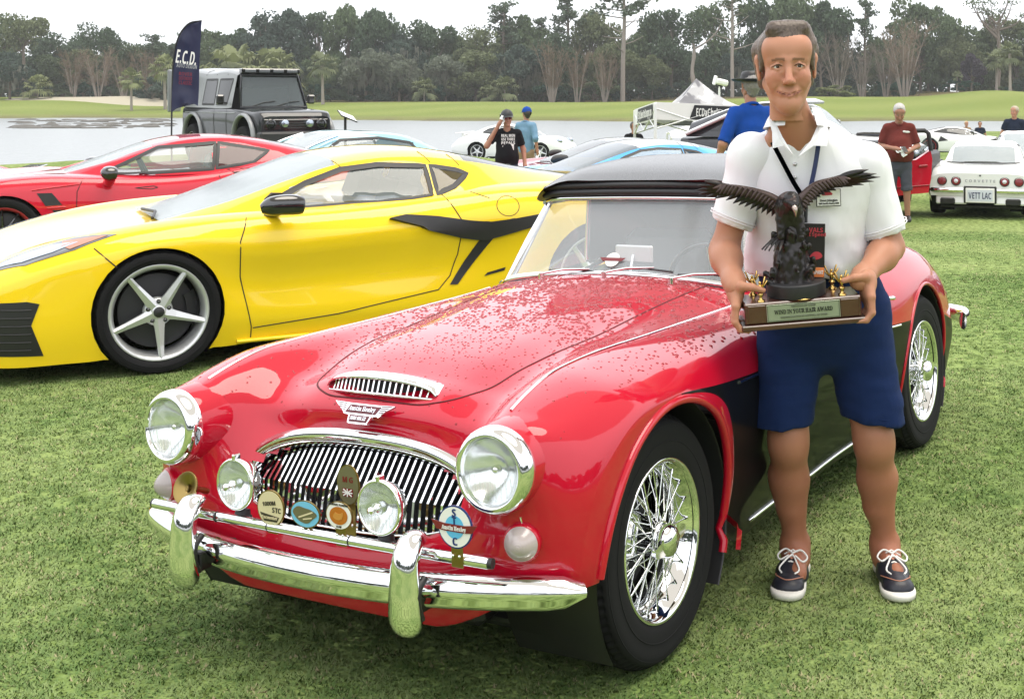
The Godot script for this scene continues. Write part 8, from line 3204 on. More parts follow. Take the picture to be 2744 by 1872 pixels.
	for e in 2:
		var s:=-1.0 if e==0 else 1.0
		var a:=top+V(s*0.175,-0.05,0)*k
		var d: Vector3=(arm[e][0]*k - a)
		U.bone(a,a+d*minf(slv,1.0),0.068,0.066,0.04)
		if slv>1.0:
			U.bone(arm[e][0]*k,(arm[e][0] as Vector3).lerp(arm[e][1],slv - 1.0)*k,0.060,0.048,0.03)
		else:
			U.cut(d.normalized(),a+d*slv,0.10)
	U.cut(V(0,-1,0),V(0,o.get("hem",0.90)*k,0))
	U.bone(top+V(0,0.03,0.02)*k,top+V(0,0.14,0.02)*k,0.068,0.08,0.01,Vector3.ZERO,1.0,true)
	U.mesh(T)
	var wn:=noise(23,6.0,3)
	ripple(T,func(q: Vector3) -> float: return 0.009*wn.get_noise_3dv(q))
	var st:=part("shirt",T,o.shirt,p)
	if o.get("collar",true):
		var cm:=MB.new()
		var ring:=PackedVector3Array()
		for i in 25:
			var w:=TAU*(i % 24)/24
			ring.push_back(top+V(sin(w)*0.070,0.020 - 0.028*cos(w),cos(w)*0.064+0.012)*k)
		cm.tube(ring,0.013,6,true,1.5)
		part("collar",cm,o.shirt,st)
	var B:=MB.new()
	var N:=Field.new(V(-0.42,-0.02,-0.45)*k,V(0.42,1.05,0.50)*k,cell)
	N.bone(V(0,0.97,0)*k,V(0,0.86,0)*k,0.168+belly*0.35,0.178,0.04,Vector3.BACK,1.4)
	var short: bool=o.get("shorts",false)
	for e in 2:
		var s:=-1.0 if e==0 else 1.0
		N.bone(V(s*0.092,0.84,0)*k,legs[e*2]*k,0.098,0.078,0.03)
		if not short:
			N.bone(legs[e*2]*k,legs[e*2+1]*k,0.076,0.062,0.03)
		else:
			var kd: Vector3=(legs[e*2+1] - legs[e*2]).normalized()
			N.bone(legs[e*2]*k,legs[e*2]*k+kd*0.06,0.080,0.082,0.02)
			N.cut(kd,legs[e*2]*k+kd*0.03,0.14)
	N.cut(V(0,1,0),V(0,0.99*k,0))
	N.mesh(B)
	ripple(B,func(q: Vector3) -> float: return 0.008*wn.get_noise_3dv(q*1.3))
	part("shorts" if short else "trousers",B,o.legs,p)
	for e in 2:
		var sm:=MB.new()
		var ft: Vector3=legs[e*2+1]*k
		var SF:=Field.new(ft+V(-0.09,-0.10,-0.12),ft+V(0.09,0.10,0.24),0.014)
		SF.bone(ft+V(0,-0.02,-0.01),ft+V(0,-0.045,0.05),0.048,0.045,0.03)
		SF.bone(ft+V(0,-0.045,0.03),ft+V(0,-0.05,0.15),0.045,0.040,0.03)
		SF.cut(V(0,-1,0),Vector3(ft.x,0.005,ft.z))
		SF.mesh(sm)
		part("shoe",sm,o.get("shoes",M.trim),p)
	if o.has("hat"):
		var h:=MB.new()
		if o.hat=="cap":
			var rows:=[]
			for i in 7:
				var t:=i/6.0
				var row:=PackedVector3Array()
				for q in 25:
					var w:=TAU*(q % 24)/24
					row.push_back(hx*V(sin(w)*0.104*sqrt(1.0 - t*t*0.995),0.040+0.118*t,cos(w)*0.122*sqrt(1.0 - t*t*0.995) - 0.012))
				rows.push_back(row)
			h.grid(rows,true)
			var vis:=[]
			for z in 5:
				var row:=PackedVector3Array()
				for q in 13:
					var w:=lerpf(-1.15,1.15,q/12.0)
					var rr:=1.0+0.19*z
					row.push_back(hx*V(sin(w)*0.103*(1.0+0.03*z),0.050 - 0.006*z - 0.012*pow(w,2.0),(cos(w)*0.120 - 0.012)*rr))
				vis.push_back(row)
			h.grid(vis)
			part("cap",h,o.hat_mat,p)
		else:
			h.lathe(P2([0.0,0.150,0.045,0.158,0.075,0.150,0.088,0.120,0.096,0.062,0.100,0.055,0.13,0.052,0.165,0.060,0.185,0.078,0.182,0.082,0.16,0.066,0.12,0.060,0.098,0.064]),36,hx*Transform3D(Basis(Vector3.RIGHT,Vector3.FORWARD,Vector3.UP)*Basis.from_scale(V(1.0,1.12,1)),Vector3.ZERO))
			part("cowboy_hat",h,o.hat_mat,p)
	if o.has("glasses"):
		var g:=MB.new()
		for e in [-1.0,1.0]:
			g.ball(hx*V(e*0.032,0.002,0.088),V(0.024,0.017,0.006),12)
			g.tube(PackedVector3Array([hx*V(e*0.055,0.006,0.082),hx*V(e*0.085,0.006,0.0)]),0.003,5)
		part("glasses",g,o.glasses,p)
	return p
func people():
	smiling_man()
	var hang:=[[V(-0.27,1.13,-0.03),V(-0.29,0.88,0.05)],[V(0.27,1.13,-0.03),V(0.29,0.88,0.05)]]
	var black:=cloth_mat("tee_black",0.012,0.012,0.014,12.0)
	var khaki:=cloth_mat("khaki",0.30,0.21,0.13,12.0)
	var denim:=cloth_mat("denim_shirt",0.16,0.28,0.40,12.0)
	var maroon:=cloth_mat("maroon_polo",0.135,0.030,0.025,12.0)
	var slate:=cloth_mat("slate_shorts",0.070,0.072,0.088,12.0)
	var royal:=cloth_mat("royal_polo",0.012,0.060,0.30,12.0)
	var navy:=cloth_mat("navy_polo",0.020,0.026,0.045,12.0)
	var p:=on_ground(1150,20.5)
	var a:=person("man in black printed T-shirt and dark cap, holding a phone to his ear",p,0.15,{"arms": [[V(-0.33,1.20,0.05),V(-0.13,1.56,0.12)],hang[1]],"shirt": black,"legs": M.cloth_navy,"collar": false,"hat": "cap","hat_mat": M.trim,"glasses": M.lamp_red,"sleeve": 0.72,"height": 1.78,"look": Vector3(0,0.1,0.05),"belly": 0.02})
	var ph:=MB.new()
	ph.box(V(0.012,0.15,0.07),Transform3D(Basis.from_euler(Vector3(0.2,0.3,0.1)),V(-0.105,1.66,0.07)),0.005)
	var pho:=part("phone",ph,M.gloss_black,null)
	pho.position=a.position
	pho.rotation=a.rotation
	tag(pho,"black phone held to the ear of the man in the black printed T-shirt","phone")
	for t in [["REAL MEN",1.385],["USE THREE",1.325],["PEDALS",1.265]]:
		words("shirt_print",t[0],0.045,Transform3D(Basis.from_euler(Vector3(-0.05,0,0)),V(0.01,t[1] - 0.0,0.158)),M.lace_white,a,0.22)
	for x in [-0.06,0.01,0.08]:
		var pd:=MB.new()
		pd.box(V(0.045,0.06 if x<0.05 else 0.10,0.004),Transform3D(Basis(),V(x,1.19 if x<0.05 else 1.20,0.160)),0.002)
		part("shirt_print",pd,M.lace_white,a)
	p=on_ground(1193,26.5)
	person("man in denim shirt, khaki trousers and bright blue cap, seen from behind",p,2.7,{"arms": [[V(-0.26,1.14,-0.06),V(-0.28,0.88,-0.02)],[V(0.26,1.14,0.02),V(0.27,0.87,0.10)]],"shirt": denim,"legs": khaki,"hat": "cap","hat_mat": royal,"sleeve": 1.2,"height": 1.80,"look": Vector3(0,0.9,0),"hem": 0.84,"legs_at": [V(-0.10,0.50,0.08),V(-0.11,0.08,0.14),V(0.10,0.50,0.0),V(0.11,0.10,-0.16)]})
	p=on_ground(2040,18.6)
	a=person("grey-haired man in maroon polo and slate shorts, looking down at the phone in his hands",Vector3(p.x,-0.335,p.z),-0.12,{"arms": [[V(-0.27,1.13,0.0),V(-0.07,1.10,0.24)],[V(0.27,1.13,0.0),V(0.11,1.06,0.23)]],"shirt": maroon,"legs": slate,"shorts": true,"hair": Color(0.42,0.40,0.38),"sleeve": 0.85,"height": 1.75,"belly": 0.06,"look": Vector3(0.45,0,0),"head": V(0,-0.02,0.04),"skin": Color(0.36,0.18,0.12),"cell": 0.016,"legs_at": [V(-0.12,0.50,0.03),V(-0.14,0.08,-0.02),V(0.11,0.50,0.03),V(0.13,0.08,-0.02)]})
	ph=MB.new()
	ph.box(V(0.075,0.012,0.15),Transform3D(Basis.from_euler(Vector3(0.5,0.25,0)),V(0.045,1.09,0.335)),0.005)
	pho=part("phone",ph,M.gloss_black,null)
	pho.transform=a.transform
	tag(pho,"dark phone in the hands of the grey-haired man in the maroon polo","phone")
	var wt:=MB.new()
	wt.tube(P3([0.135,1.075,0.165,0.130,1.070,0.185]),0.037,12)
	part("wristwatch",wt,M.lace_white,a)
	var lg:=MB.new()
	lg.ball(V(0.105,1.335,0.122),V(0.045,0.016,0.006),12)
	lg.ball(V(0.065,1.342,0.128),V(0.025,0.016,0.006),12)
	part("chest_print",lg,M.enamel_white,a)
	p=on_ground(1705,12.2)
	person("man in royal blue polo and black cowboy hat, back turned",Vector3(p.x,-0.12,p.z),3.5,{"arms": [[V(-0.30,1.12,-0.02),V(-0.32,0.88,0.10)],[V(0.30,1.12,-0.02),V(0.32,0.88,0.10)]],"shirt": royal,"legs": M.cloth_navy,"hat": "cowboy","hat_mat": M.black,"hair": Color(0.20,0.19,0.18),"height": 1.86,"sleeve": 0.95,"belly": 0.03})
	p=on_ground(2302,30.0)
	person("fair-haired man in navy polo standing at the right edge",Vector3(p.x,-0.52,p.z),-0.35,{"arms": [[V(-0.28,1.13,-0.02),V(-0.25,0.90,0.10)],[V(0.28,1.13,-0.02),V(0.25,0.90,0.10)]],"shirt": navy,"legs": khaki,"hair": Color(0.40,0.33,0.24),"height": 1.80,"look": Vector3(0,-0.5,0)})
	p=on_ground(1438,30.0)
	person("dark-haired man in black, seen above the blue sports car's bonnet",Vector3(p.x,-0.76,p.z),0.3,{"arms": hang,"shirt": black,"legs": M.cloth_navy,"height": 1.66,"cell": 0.024})
	p=on_ground(1641,27.0)
	person("bearded man in black with a flat-brimmed hat, standing under the canopy",Vector3(p.x,-0.60,p.z),-0.6,{"arms": hang,"shirt": black,"legs": M.cloth_navy,"hat": "cowboy","hat_mat": M.trim,"height": 1.70,"cell": 0.024})
	p=on_ground(1589,31.0)
	person("person in a black hood in front of the white domed tent",Vector3(p.x,-0.70,p.z),0.0,{"arms": hang,"shirt": black,"legs": M.cloth_navy,"height": 1.46,"cell": 0.024})
	p=on_ground(1612,31.5)
	person("dark-haired person beside the tall blue can in front of the domed tent",Vector3(p.x,-0.72,p.z),0.2,{"arms": hang,"shirt": M.trim,"legs": M.cloth_navy,"height": 1.50,"cell": 0.024})
	p=on_ground(2193,57.0)
	person("blond person behind the roof of the white supercar",Vector3(p.x,-1.24,p.z),0.0,{"arms": hang,"shirt": khaki,"legs": khaki,"hair": Color(0.50,0.38,0.20),"height": 1.62,"cell": 0.03,"face": 0.01})
	p=on_ground(2224,57.0)
	person("dark-haired person right of the blond one, behind the white supercar",Vector3(p.x,-1.22,p.z),-0.2,{"arms": hang,"shirt": navy,"legs": khaki,"height": 1.58,"cell": 0.03,"face": 0.01})
func feather(len: float,wide: float,curl: float) -> MB:
	var m:=MB.new()
	var rows:=[]
	for i in 9:
		var t:=i/8.0
		var w:=wide*sin(PI*pow(clampf(0.12+0.88*t,0.0,1.0),0.8))*0.5+0.0006
		if i==8:
			w=0.0008
		var y:=-curl*t*t
		rows.push_back(PackedVector3Array([V(len*t,y,-w),V(len*t,y+0.0022,-w*0.3),V(len*t,y+0.0034,0.0),V(len*t,y+0.0022,w*0.3),V(len*t,y,w),V(len*t,y - 0.0016,0.0),V(len*t,y,-w)]))
	m.grid(rows)
	return m
func trophy():
	var wood:=pm("trophy_wood",0.085,0.028,0.020,0.28,0.0,0.8,0.06)
	wood.albedo_texture=noise_tex(81,0.02,256,4,false,1.0,[[0.0,0.5,1.0],[Color(0.55,0.5,0.5),Color(0.9,0.85,0.85),Color(1,1,1)]])
	world_tri(wood,6.0)
	wood.uv1_scale=Vector3(2,22,22)
	var burl:=pm("trophy_burl",0.06,0.012,0.012,0.2,0.0,1.0,0.04)
	var bronze:=pm("trophy_bronze",0.016,0.013,0.013,0.33,0.25)
	var bronze_brown:=pm("bronze_brown",0.060,0.038,0.034,0.38,0.35)
	var gold:=pm("trophy_gold",0.62,0.42,0.14,0.18,1.0)
	var plate:=pm("trophy_plate",0.30,0.34,0.25,0.32,0.35)
	var t:=thing("trophy","wooden award trophy with a dark bronze eagle spreading its wings, held by the smiling man","trophy",Vector3(0.540,0.868,-3.655))
	t.rotation=Vector3(0.05,0.03,0.076)
	var bx:=func(called: String,size: Vector3,at: Vector3,m: Material,bev: float,parent: Node3D) -> MeshInstance3D:
		var b:=MB.new()
		b.box(size,Transform3D(Basis(),at),bev)
		return part(called,b,m,parent)
	bx.call("base_plate",V(0.362,0.016,0.150),V(0,0.008,0),wood,0.003,t)
	var blk: MeshInstance3D=bx.call("base_block",V(0.338,0.062,0.130),V(0,0.047,0),wood,0.004,t)
	for s in [-1.0,1.0]:
		bx.call("burl_panel",V(0.052,0.050,0.003),V(s*0.134,0.046,0.0655),burl,0.001,blk)
	var pl: MeshInstance3D=bx.call("name_plate",V(0.212,0.050,0.003),V(0,0.046,0.0665),plate,0.001,t)
	for e in [[V(0.206,0.001,0.001),V(0,0.0685,0.0682)],[V(0.206,0.001,0.001),V(0,0.0235,0.0682)],[V(0.001,0.045,0.001),V(-0.103,0.046,0.0682)],[V(0.001,0.045,0.001),V(0.103,0.046,0.0682)]]:
		bx.call("plate_rule",e[0],e[1],M.black,0.0,pl)
	words("lettering","FESTIVALS OF SPEED",0.006,Transform3D(Basis(),V(0,0.0625,0.0688)),M.dull_metal,pl,0.07)
	words("lettering","WIND IN YOUR HAIR AWARD",0.0115,Transform3D(Basis(),V(0,0.048,0.0688)),M.black,pl,0.168,"Droid Serif")
	words("lettering","WINNER SELECTED BY FESTIVALS OF SPEED",0.005,Transform3D(Basis(),V(0,0.0325,0.0688)),M.dull_metal,pl,0.135)
	var md:=MB.new()
	md.lathe(P2([0.0,0.006,0.022,0.006,0.026,0.003,0.026,0.0]),28,Transform3D(Basis(Vector3.RIGHT,Vector3.FORWARD,Vector3.UP),V(0.002,0.078,0.046)))
	part("medallion",md,gold,t)
	var pn:=MB.new()
	pn.lathe(P2([0.080,0.078,0.086,0.080,0.087,0.115,0.082,0.121,0.0,0.122]),48,Transform3D(Basis(Vector3.RIGHT,Vector3.FORWARD,Vector3.UP),V(-0.004,0,-0.015)))
	part("plinth",pn,M.trim,t)
	var R:=MB.new()
	var F:=Field.new(V(-0.11,0.11,-0.11),V(0.11,0.36,0.09),0.0045)
	F.bone(V(-0.01,0.10,-0.015),V(-0.012,0.185,-0.015),0.066,0.050,0.02)
	F.bone(V(-0.012,0.18,-0.015),V(-0.012,0.300,-0.015),0.044,0.030,0.02)
	var r:=RandomNumberGenerator.new()
	r.seed=13
	for k in 34:
		var a:=r.randf()*TAU
		var y:=r.randf_range(0.125,0.285)
		var rad:=lerpf(0.070,0.040,(y - 0.125)/0.16)*r.randf_range(0.9,1.25)
		var c:=V(-0.011+cos(a)*rad,y,-0.015+sin(a)*rad)
		F.bone(V(-0.011+cos(a)*rad*0.6,y - 0.02,-0.015+sin(a)*rad*0.6),c,0.014,r.randf_range(0.006,0.010),0.006)
		F.bone(c,c+V(cos(a)*0.006,-0.012,sin(a)*0.006),0.006,0.004,0.003)
	for k in 14:
		var a:=TAU*k/14
		F.bone(V(-0.011+cos(a)*0.062,0.13,-0.015+sin(a)*0.062),V(-0.011+cos(a+0.3)*0.046,0.26,-0.015+sin(a+0.3)*0.046),0.004,0.003,0.006,Vector3.ZERO,1.0,true)
	F.mesh(R)
	var rn:=noise(19,60.0,2)
	ripple(R,func(p: Vector3) -> float: return 0.003*rn.get_noise_3d(p.x,p.y*0.35,p.z))
	part("rock",R,bronze,t)
	var E:=MB.new()
	var G:=Field.new(V(-0.11,0.23,-0.09),V(0.10,0.42,0.10),0.0036)
	G.bone(V(-0.012,0.275,-0.018),V(-0.010,0.335,-0.010),0.030,0.040,0.02)
	G.bone(V(-0.010,0.340,-0.005),V(-0.006,0.362,0.022),0.036,0.024,0.02)
	G.bone(V(-0.006,0.358,0.030),V(-0.004,0.350,0.042),0.020,0.016,0.012)
	G.bone(V(-0.004,0.346,0.050),V(-0.003,0.322,0.056),0.009,0.004,0.006)
	for s in [-1.0,1.0]:
		G.bone(V(-0.01+s*0.022,0.300,0.0),V(-0.012+s*0.028,0.255,0.012),0.020,0.013,0.012)
	G.mesh(E)
	ripple(E,func(p: Vector3) -> float: return 0.0022*rn.get_noise_3d(p.x*1.3,p.y*0.8,p.z*1.3))
	var eg:=part("eagle_body",E,bronze,t)
	var hd:=MB.new()
	hd.ball(V(-0.005,0.361,0.026),V(0.0235,0.021,0.026),14)
	hd.ball(V(-0.010,0.366,0.004),V(0.030,0.018,0.030),14)
	ripple(hd,func(p: Vector3) -> float: return 0.002*rn.get_noise_3dv(p))
	part("eagle_head",hd,bronze_brown,eg)
	var bk:=MB.new()
	bk.tube(spl(P3([-0.004,0.346,0.052,-0.003,0.336,0.063,-0.003,0.318,0.062]),3),[0.009,0.0085,0.0075,0.006,0.004,0.0025,0.001],8)
	part("beak",bk,pm("beak_silver",0.42,0.34,0.30,0.25,0.7),eg)
	for k in 5:
		var o:=part("tail_feather",feather(0.085,0.022,0.008),bronze,eg)
		o.transform=Transform3D(Basis.from_euler(Vector3(0.3,PI+0.25*(k - 2)+0.5,-0.55)),V(-0.03,0.268,-0.015))
	var inv:=t.transform.affine_inverse()
	var q:=func(px: float,py: float,d:=3.64) -> Vector3: return inv*spot(px,py,d)
	var wings:=[
		[[[1783,468],[1752,447],[1718,434],[1672,424],[1640,420]],[[1598,411],[1583,421],[1578,432],[1586,441],[1603,448],[1622,452],[1648,456]],[[1663,462],[1676,466],[1690,470],[1703,476],[1716,480],[1729,485],[1741,489],[1753,493]]],
		[[[1806,466],[1826,440],[1848,420],[1882,408],[1905,402]],[[1972,384],[1990,394],[1999,402],[1985,412],[1962,420],[1938,424],[1915,426]],[[1898,432],[1886,436],[1874,442],[1864,448],[1855,454],[1847,460],[1840,466],[1832,474]]],
	]
	for w in wings:
		var ctrl:=PackedVector3Array()
		for e in w[0]:
			ctrl.push_back(q.call(e[0],e[1],3.655))
		var path:=spl(ctrl,4)
		var rad:=[]
		for i in path.size():
			rad.push_back(lerpf(0.019,0.006,float(i)/(path.size() - 1)))
		var arm:=MB.new()
		arm.tube(path,rad,10,true,0.7)
		var wg:=part("wing",arm,bronze_brown,t)
		var cv:=MB.new()
		var fm:=feather(0.034,0.015,0.004)
		for i in path.size() - 1:
			for row in 3:
				var c:=path[i].lerp(path[mini(i+1,path.size() - 1)],0.33*row)
				var along_:=(path[mini(i+1,path.size() - 1)] - path[i]).normalized()
				var dirv:=(along_*0.7+V(0,-0.9+0.35*row,0.15)).normalized()
				var z:=dirv.cross(V(0,0,1)).normalized()
				cv.append(fm,Transform3D(Basis(dirv,z.cross(dirv).normalized(),z),c+V(0,0.004 - 0.003*row,0.010 - 0.003*row)))
		part("coverts",cv,bronze_brown,wg)
		for group_ in [1,2]:
			for i in w[group_].size():
				var tip: Vector3=q.call(w[group_][i][0],w[group_][i][1],3.66+0.002*i)
				var root: Vector3
				if group_==1:
					root=path[path.size() - 1 - i]
				else:
					root=path[maxi(1,path.size() - 8 - i)]
				var dv:=tip - root
				var o:=part("feather",feather(dv.length(),0.020 if group_==1 else 0.021,0.003),bronze,wg)
				var xd:=dv.normalized()
				var zd:=xd.cross(V(0,0,1)).normalized()
				o.transform=Transform3D(Basis(xd,zd.cross(xd).normalized(),zd),root+V(0,0,-0.002*i))
	for c in [V(-0.118,0.078,0.048),V(-0.128,0.078,-0.045),V(0.118,0.078,0.048),V(0.108,0.078,-0.045)]:
		var b:=MB.new()
		b.lathe(P2([0.012,0.0,0.012,0.005,0.006,0.008,0.005,0.016,0.009,0.020,0.009,0.024,0.003,0.028]),14,Transform3D(Basis(Vector3.RIGHT,Vector3.FORWARD,Vector3.UP),c))
		b.ball(c+V(0,0.040,0),V(0.007,0.013,0.007),10)
		b.ball(c+V(0,0.056,0.004),V(0.0045,0.005,0.006),8)
		var ge:=part("gilt_eagle",b,gold,t)
		for s in [-1.0,1.0]:
			for k in 2:
				var o:=part("gilt_wing",feather(0.034 - 0.008*k,0.017,0.0),gold,ge)
				o.transform=Transform3D(Basis(Vector3.BACK,PI/2 - s*(0.35+0.35*k)),c+V(s*0.006,0.040,0))
func feather_flag():
	var d:=17.5
	var navy:=pm("flag_navy",0.010,0.012,0.040,0.6)
	navy.backlight_enabled=true
	navy.backlight=lin(0.01,0.012,0.04)
	var foot:=spot(390,318,d)
	var f:=thing("feather_flag","tall dark navy feather flag with white lettering, left of the four-wheel drive","flag",Vector3(foot.x,ground_y(foot.x,foot.z),foot.z))
	var o:=-f.position
	var pole:=MB.new()
	var edge:=[[389,250],[390,210],[392,150],[399,100],[412,70],[430,52],[457,47]]
	var pts:=PackedVector3Array([Vector3.ZERO])
	for e in edge:
		pts.push_back(spot(e[0],e[1],d)+o)
	pole.tube(spl(pts,4),0.012,6)
	part("pole",pole,M.trim,f)
	var right:=[[447,240],[449,200],[450,150],[453,105],[455,78],[456,60],[457.5,48]]
	var bottom_l:=[389,256]
	var A:=PackedVector3Array([spot(390,256,d)+o])
	for e in edge:
		A.push_back(spot(e[0],e[1],d)+o)
	A.remove_at(1)
	var Bp:=PackedVector3Array()
	for e in right:
		Bp.push_back(spot(e[0],e[1],d)+o)
	var a:=spl(A,6)
	var b:=spl(Bp,6)
	var n:=noise(7,1.1,3)
	var m:=MB.new()
	var rows:=[]
	for i in a.size():
		var row:=PackedVector3Array()
		for j in 15:
			var t:=j/14.0
			var p: Vector3=a[i].lerp(b[mini(i,b.size() - 1)],t)
			if i==0:
				p.y+=0.09*sin(PI*t)
			p.z+=0.10*sin(PI*minf(t*1.1,1.0))*n.get_noise_2d(p.x*2.2+p.y*0.7,p.y*1.3)+0.035*sin((p.y*1.7+p.x*5.0))
			row.push_back(p)
		rows.push_back(row)
	m.grid(rows)
	var cl:=part("flag_cloth",m,navy,f)
	var s:=d/3355.0*1.18
	var at:=func(px: float,py: float) -> Vector3: return spot(px,py,d - 0.11)+o
	words("lettering","E.C.D.",30.0*s,Transform3D(Basis(Vector3.BACK,-0.16),at.call(422,131)),M.lace_white,cl,46.0*s)
	words("lettering","AUTO DESIGN",9.0*s,Transform3D(Basis(Vector3.BACK,-0.10),at.call(423,150)),M.car_silver,cl,46.0*s)
	var red:=pm("flag_red",0.16,0.012,0.03,0.6)
	for k in [["ROVER",168],["DEFENDER",178],["CLASSIC",188]]:
		words("lettering",k[0],8.0*s,Transform3D(Basis(Vector3.BACK,-0.08),at.call(420,k[1])),red,cl,30.0*s)
func canopy_tent():
	var d:=27.0
	var t:=thing("canopy_tent","white and black pop-up canopy with a printed valance, beside the lake","tent",Vector3(spot(1560,300,d).x,ground_y(3.0,-d),-d))
	var o:=-t.position
	var c0 := spot(1440,248,d + 1.5) + o
	var c1 := spot(1487,231,d - 1.4) + o
	var c2 := spot(1775,243,d - 0.6) + o
	var c3:=spot(1700,252,d+2.4)+o
	var peak:=spot(1580,178,d+0.3)+o
	var grey:=pm("canopy_grey",0.78,0.78,0.79,0.7)
	grey.backlight_enabled=true
	grey.backlight=lin(0.3,0.3,0.3)
	grey.albedo_texture=noise_tex(51,0.012,256,3,false,1.0,[[0.0,0.46,0.54,1.0],[Color(0.45,0.45,0.47),Color(0.55,0.55,0.57),Color(1,1,1),Color(1,1,1)]])
	world_tri(grey,0.6)
	var cs:=[c0,c1,c2,c3]
	for i in 4:
		var a: Vector3=cs[i]
		var b: Vector3=cs[(i+1) % 4]
		var m:=MB.new()
		var rows:=[]
		for k in 9:
			var q:=k/8.0
			var sag:=-0.28*sin(PI*q)
			var l: Vector3=a.lerp(peak,q)+V(0,sag,0)
			var r: Vector3=b.lerp(peak,q)+V(0,sag,0)
			var row:=PackedVector3Array()
			for j in 9:
				row.push_back(l.lerp(r,j/8.0)+V(0,-0.12*sin(PI*j/8.0)*(1.0 - q),0))
			rows.push_back(row)
		m.grid(rows)
		part("roof_panel",m,grey,t)
	var drop:=V(0,-0.36,0)
	var black:=pm("canopy_black",0.014,0.014,0.016,0.6)
	for i in [0,1]:
		var a: Vector3=cs[i]
		var b: Vector3=cs[i+1]
		var v:=MB.new()
		v.grid([PackedVector3Array([a,a.lerp(b,0.5),b]),PackedVector3Array([a+drop,a.lerp(b,0.5)+drop,b+drop])])
		var va:=part("valance",v,M.lace_white,t)
		var nn:=(b - a).cross(Vector3.UP).normalized()
		if nn.z<0.0:
			nn=-nn
		var k:=MB.new()
		var p0:=a.lerp(b,0.16 if i==0 else 0.26)
		var p1:=a.lerp(b,0.90 if i==0 else 0.985)
		var off:=nn*0.012
		k.flat(p0+off+V(0,-0.03,0)+(b - a)*0.04,p1+off+V(0,-0.03,0),p1+off+drop+V(0,0.03,0),p0+off+drop+V(0,0.03,0))
		part("black_band",k,black,va)
		var xd:=(b - a).normalized()
		var zd:=nn
		var tf:=Transform3D(Basis(xd,zd.cross(xd),zd),(p0+p1)*0.5+(b - a)*(0.02 if i==0 else -0.02)+drop*0.5+nn*0.022)
		words("lettering","ECDxChelseaTruckCompany.com",0.17,tf,M.lace_white,va,(p1 - p0).length()*(0.86 if i==0 else 0.80))
	for i in [2,3]:
		var a: Vector3=cs[i]
		var b: Vector3=cs[(i+1) % 4]
		var v:=MB.new()
		v.grid([PackedVector3Array([a,a.lerp(b,0.5),b]),PackedVector3Array([a+drop,a.lerp(b,0.5)+drop,b+drop])])
		part("valance",v,grey,t)
	for i in 4:
		var c: Vector3=cs[i]
		var lg:=MB.new()
		lg.box(V(0.06,c.y,0.06),Transform3D(Basis(),V(c.x,c.y*0.5 - 0.02,c.z)),0.008)
		part("leg",lg,M.white_paint,t)
		var st:=MB.new()
		var b: Vector3=cs[(i+1) % 4]
		for e in 2:
			var z0:=c.lerp(b,0.5*e) - V(0,0.10+0.45*(1.0 if e==0 else 0.0),0)
			var z1:=c.lerp(b,0.5*(e+1)) - V(0,0.10+0.45*(1.0 if e==1 else 0.0),0)
			st.tube(PackedVector3Array([z0,z1]),0.016,5)
			st.tube(PackedVector3Array([z0+V(0,(-0.42 if e==1 else 0.42),0),z1+V(0,(0.42 if e==1 else -0.42),0)]),0.016,5)
		part("truss",st,M.white_paint,t)
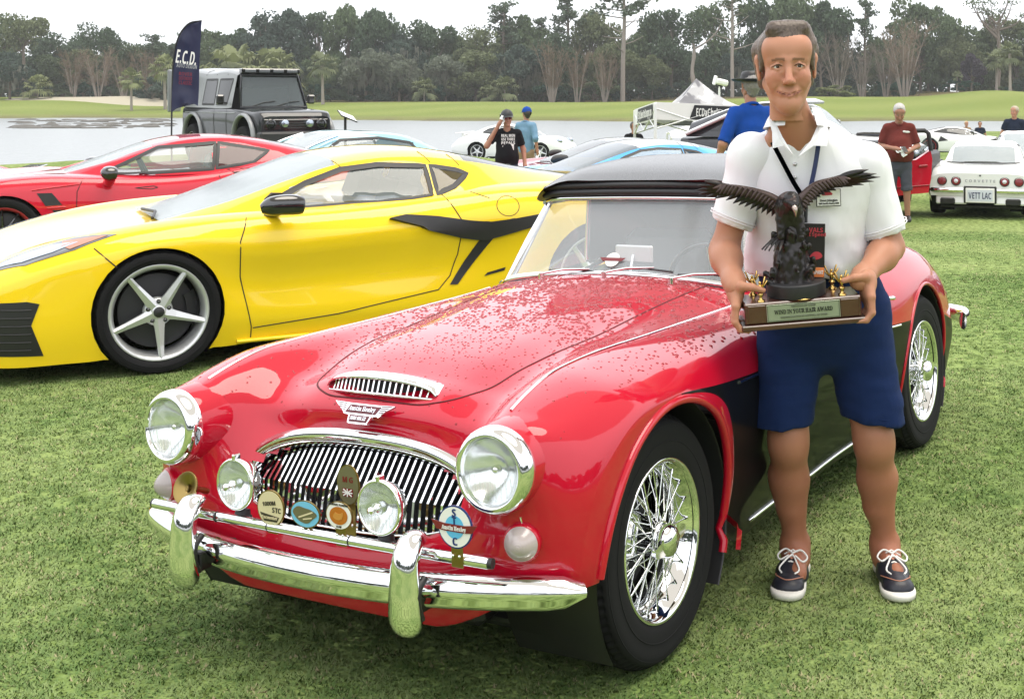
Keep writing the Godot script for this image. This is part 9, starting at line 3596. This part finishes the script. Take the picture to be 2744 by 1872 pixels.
func dome_tent():
	var d:=34.0
	var c:=spot(1592,330,d)
	var t:=thing("domed_tent","small white peaked tent behind the blue can","tent",Vector3(c.x,ground_y(c.x,-d),-d))
	var o:=-t.position
	var m:=MB.new()
	var rows:=[]
	var prof:=[[1518,300],[1542,291],[1565,281],[1582,270],[1594,267],[1604,270],[1620,280],[1645,289],[1668,297]]
	var top:=PackedVector3Array()
	for e in prof:
		top.push_back(spot(e[0],e[1],d)+o)
	var tp:=spl(top,4)
	for k in 7:
		var z:=(k - 3)/3.0
		var row:=PackedVector3Array()
		for p in tp:
			var base:=tp[0].y - 0.1
			row.push_back(V(p.x,base+(p.y - base)*sqrt(maxf(0.0,1.0 - z*z)),p.z+z*1.4))
		rows.push_back(row)
	m.grid(rows)
	var w:=pm("tent_white",0.82,0.82,0.82,0.7)
	w.backlight_enabled=true
	w.backlight=lin(0.4,0.4,0.4)
	part("canopy",m,w,t)
	for i in [0,tp.size() - 1]:
		for z in [-1.3,1.3]:
			var l:=MB.new()
			var p: Vector3=tp[i]
			l.box(V(0.05,p.y,0.05),Transform3D(Basis(),V(p.x,p.y*0.5 - 0.05,p.z+z)),0.006)
			part("leg",l,M.white_paint,t)
	var b:=spot(1599,312,29.0)
	var y0:=ground_y(b.x,-29.0)
	var hgt:=(spot(1599,280,29.0).y) - y0
	var can:=MB.new()
	can.lathe(P2([0.0,0.0,0.10,0.0,0.115,0.05,0.115,hgt - 0.08,0.095,hgt - 0.01,0.10,hgt,0.0,hgt]),24,Transform3D(Basis(Vector3.RIGHT,Vector3.FORWARD,Vector3.UP),Vector3.ZERO))
	var cn:=part("blue_can",can,pm("can_blue",0.012,0.02,0.14,0.25,0.3))
	cn.position=Vector3(b.x,y0,-29.0)
	tag(cn,"tall dark blue display can with silver rim, under the canopy","display can")
	var rim:=MB.new()
	rim.lathe(P2([0.10,hgt - 0.03,0.105,hgt,0.09,hgt+0.012,0.0,hgt+0.006]),24,Transform3D(Basis(Vector3.RIGHT,Vector3.FORWARD,Vector3.UP),Vector3.ZERO))
	part("rim",rim,M.alloy,cn)
func small_things():
	var d:=24.0
	var c:=spot(783,302,d)
	var g:=ground_y(c.x,c.z)
	var n:=thing("notice_stand","slanted white notice board on a black post beside the four-wheel drive","sign",Vector3(c.x,g,c.z))
	var top:=spot(783,266,d).y - g
	var p:=MB.new()
	p.box(V(0.045,top,0.045),Transform3D(Basis(),V(0,top*0.5,0)),0.006)
	part("post",p,M.black,n)
	var b:=MB.new()
	b.box(V(0.36,0.02,0.30),Transform3D(Basis.from_euler(Vector3(0.35,0.5,-0.40)),V(0.05,top+0.02,0.05)),0.005)
	part("board",b,M.black,n)
	var w:=MB.new()
	w.box(V(0.33,0.004,0.27),Transform3D(Basis.from_euler(Vector3(0.35,0.5,-0.40)),V(0.054,top+0.033,0.054)),0.001)
	part("notice",w,M.white_paint,n)
	d=40.0
	c=spot(1632,215,d)
	g=ground_y(c.x,c.z)
	var f:=thing("floodlight","white floodlight head on a thin pole above the canopy","floodlight",Vector3(c.x,g,c.z))
	top=spot(1632,196,d).y - g
	var q:=MB.new()
	q.tube(PackedVector3Array([V(0,0,0),V(0,top,0)]),0.035,8)
	part("pole",q,M.white_paint,f)
	var h:=MB.new()
	h.box(V(0.42,0.20,0.26),Transform3D(Basis.from_euler(Vector3(0.1,0.2,-0.22)),V(0.07,top+0.14,0)),0.05)
	h.box(V(0.05,0.30,0.28),Transform3D(Basis.from_euler(Vector3(0.1,0.2,-0.22)),V(-0.14,top+0.20,0)),0.02)
	part("lamp_head",h,M.white_paint,f)
	var br:=MB.new()
	br.box(V(0.12,0.10,0.05),Transform3D(Basis(),V(0.02,top+0.0,0)),0.01)
	part("bracket",br,M.trim,f)
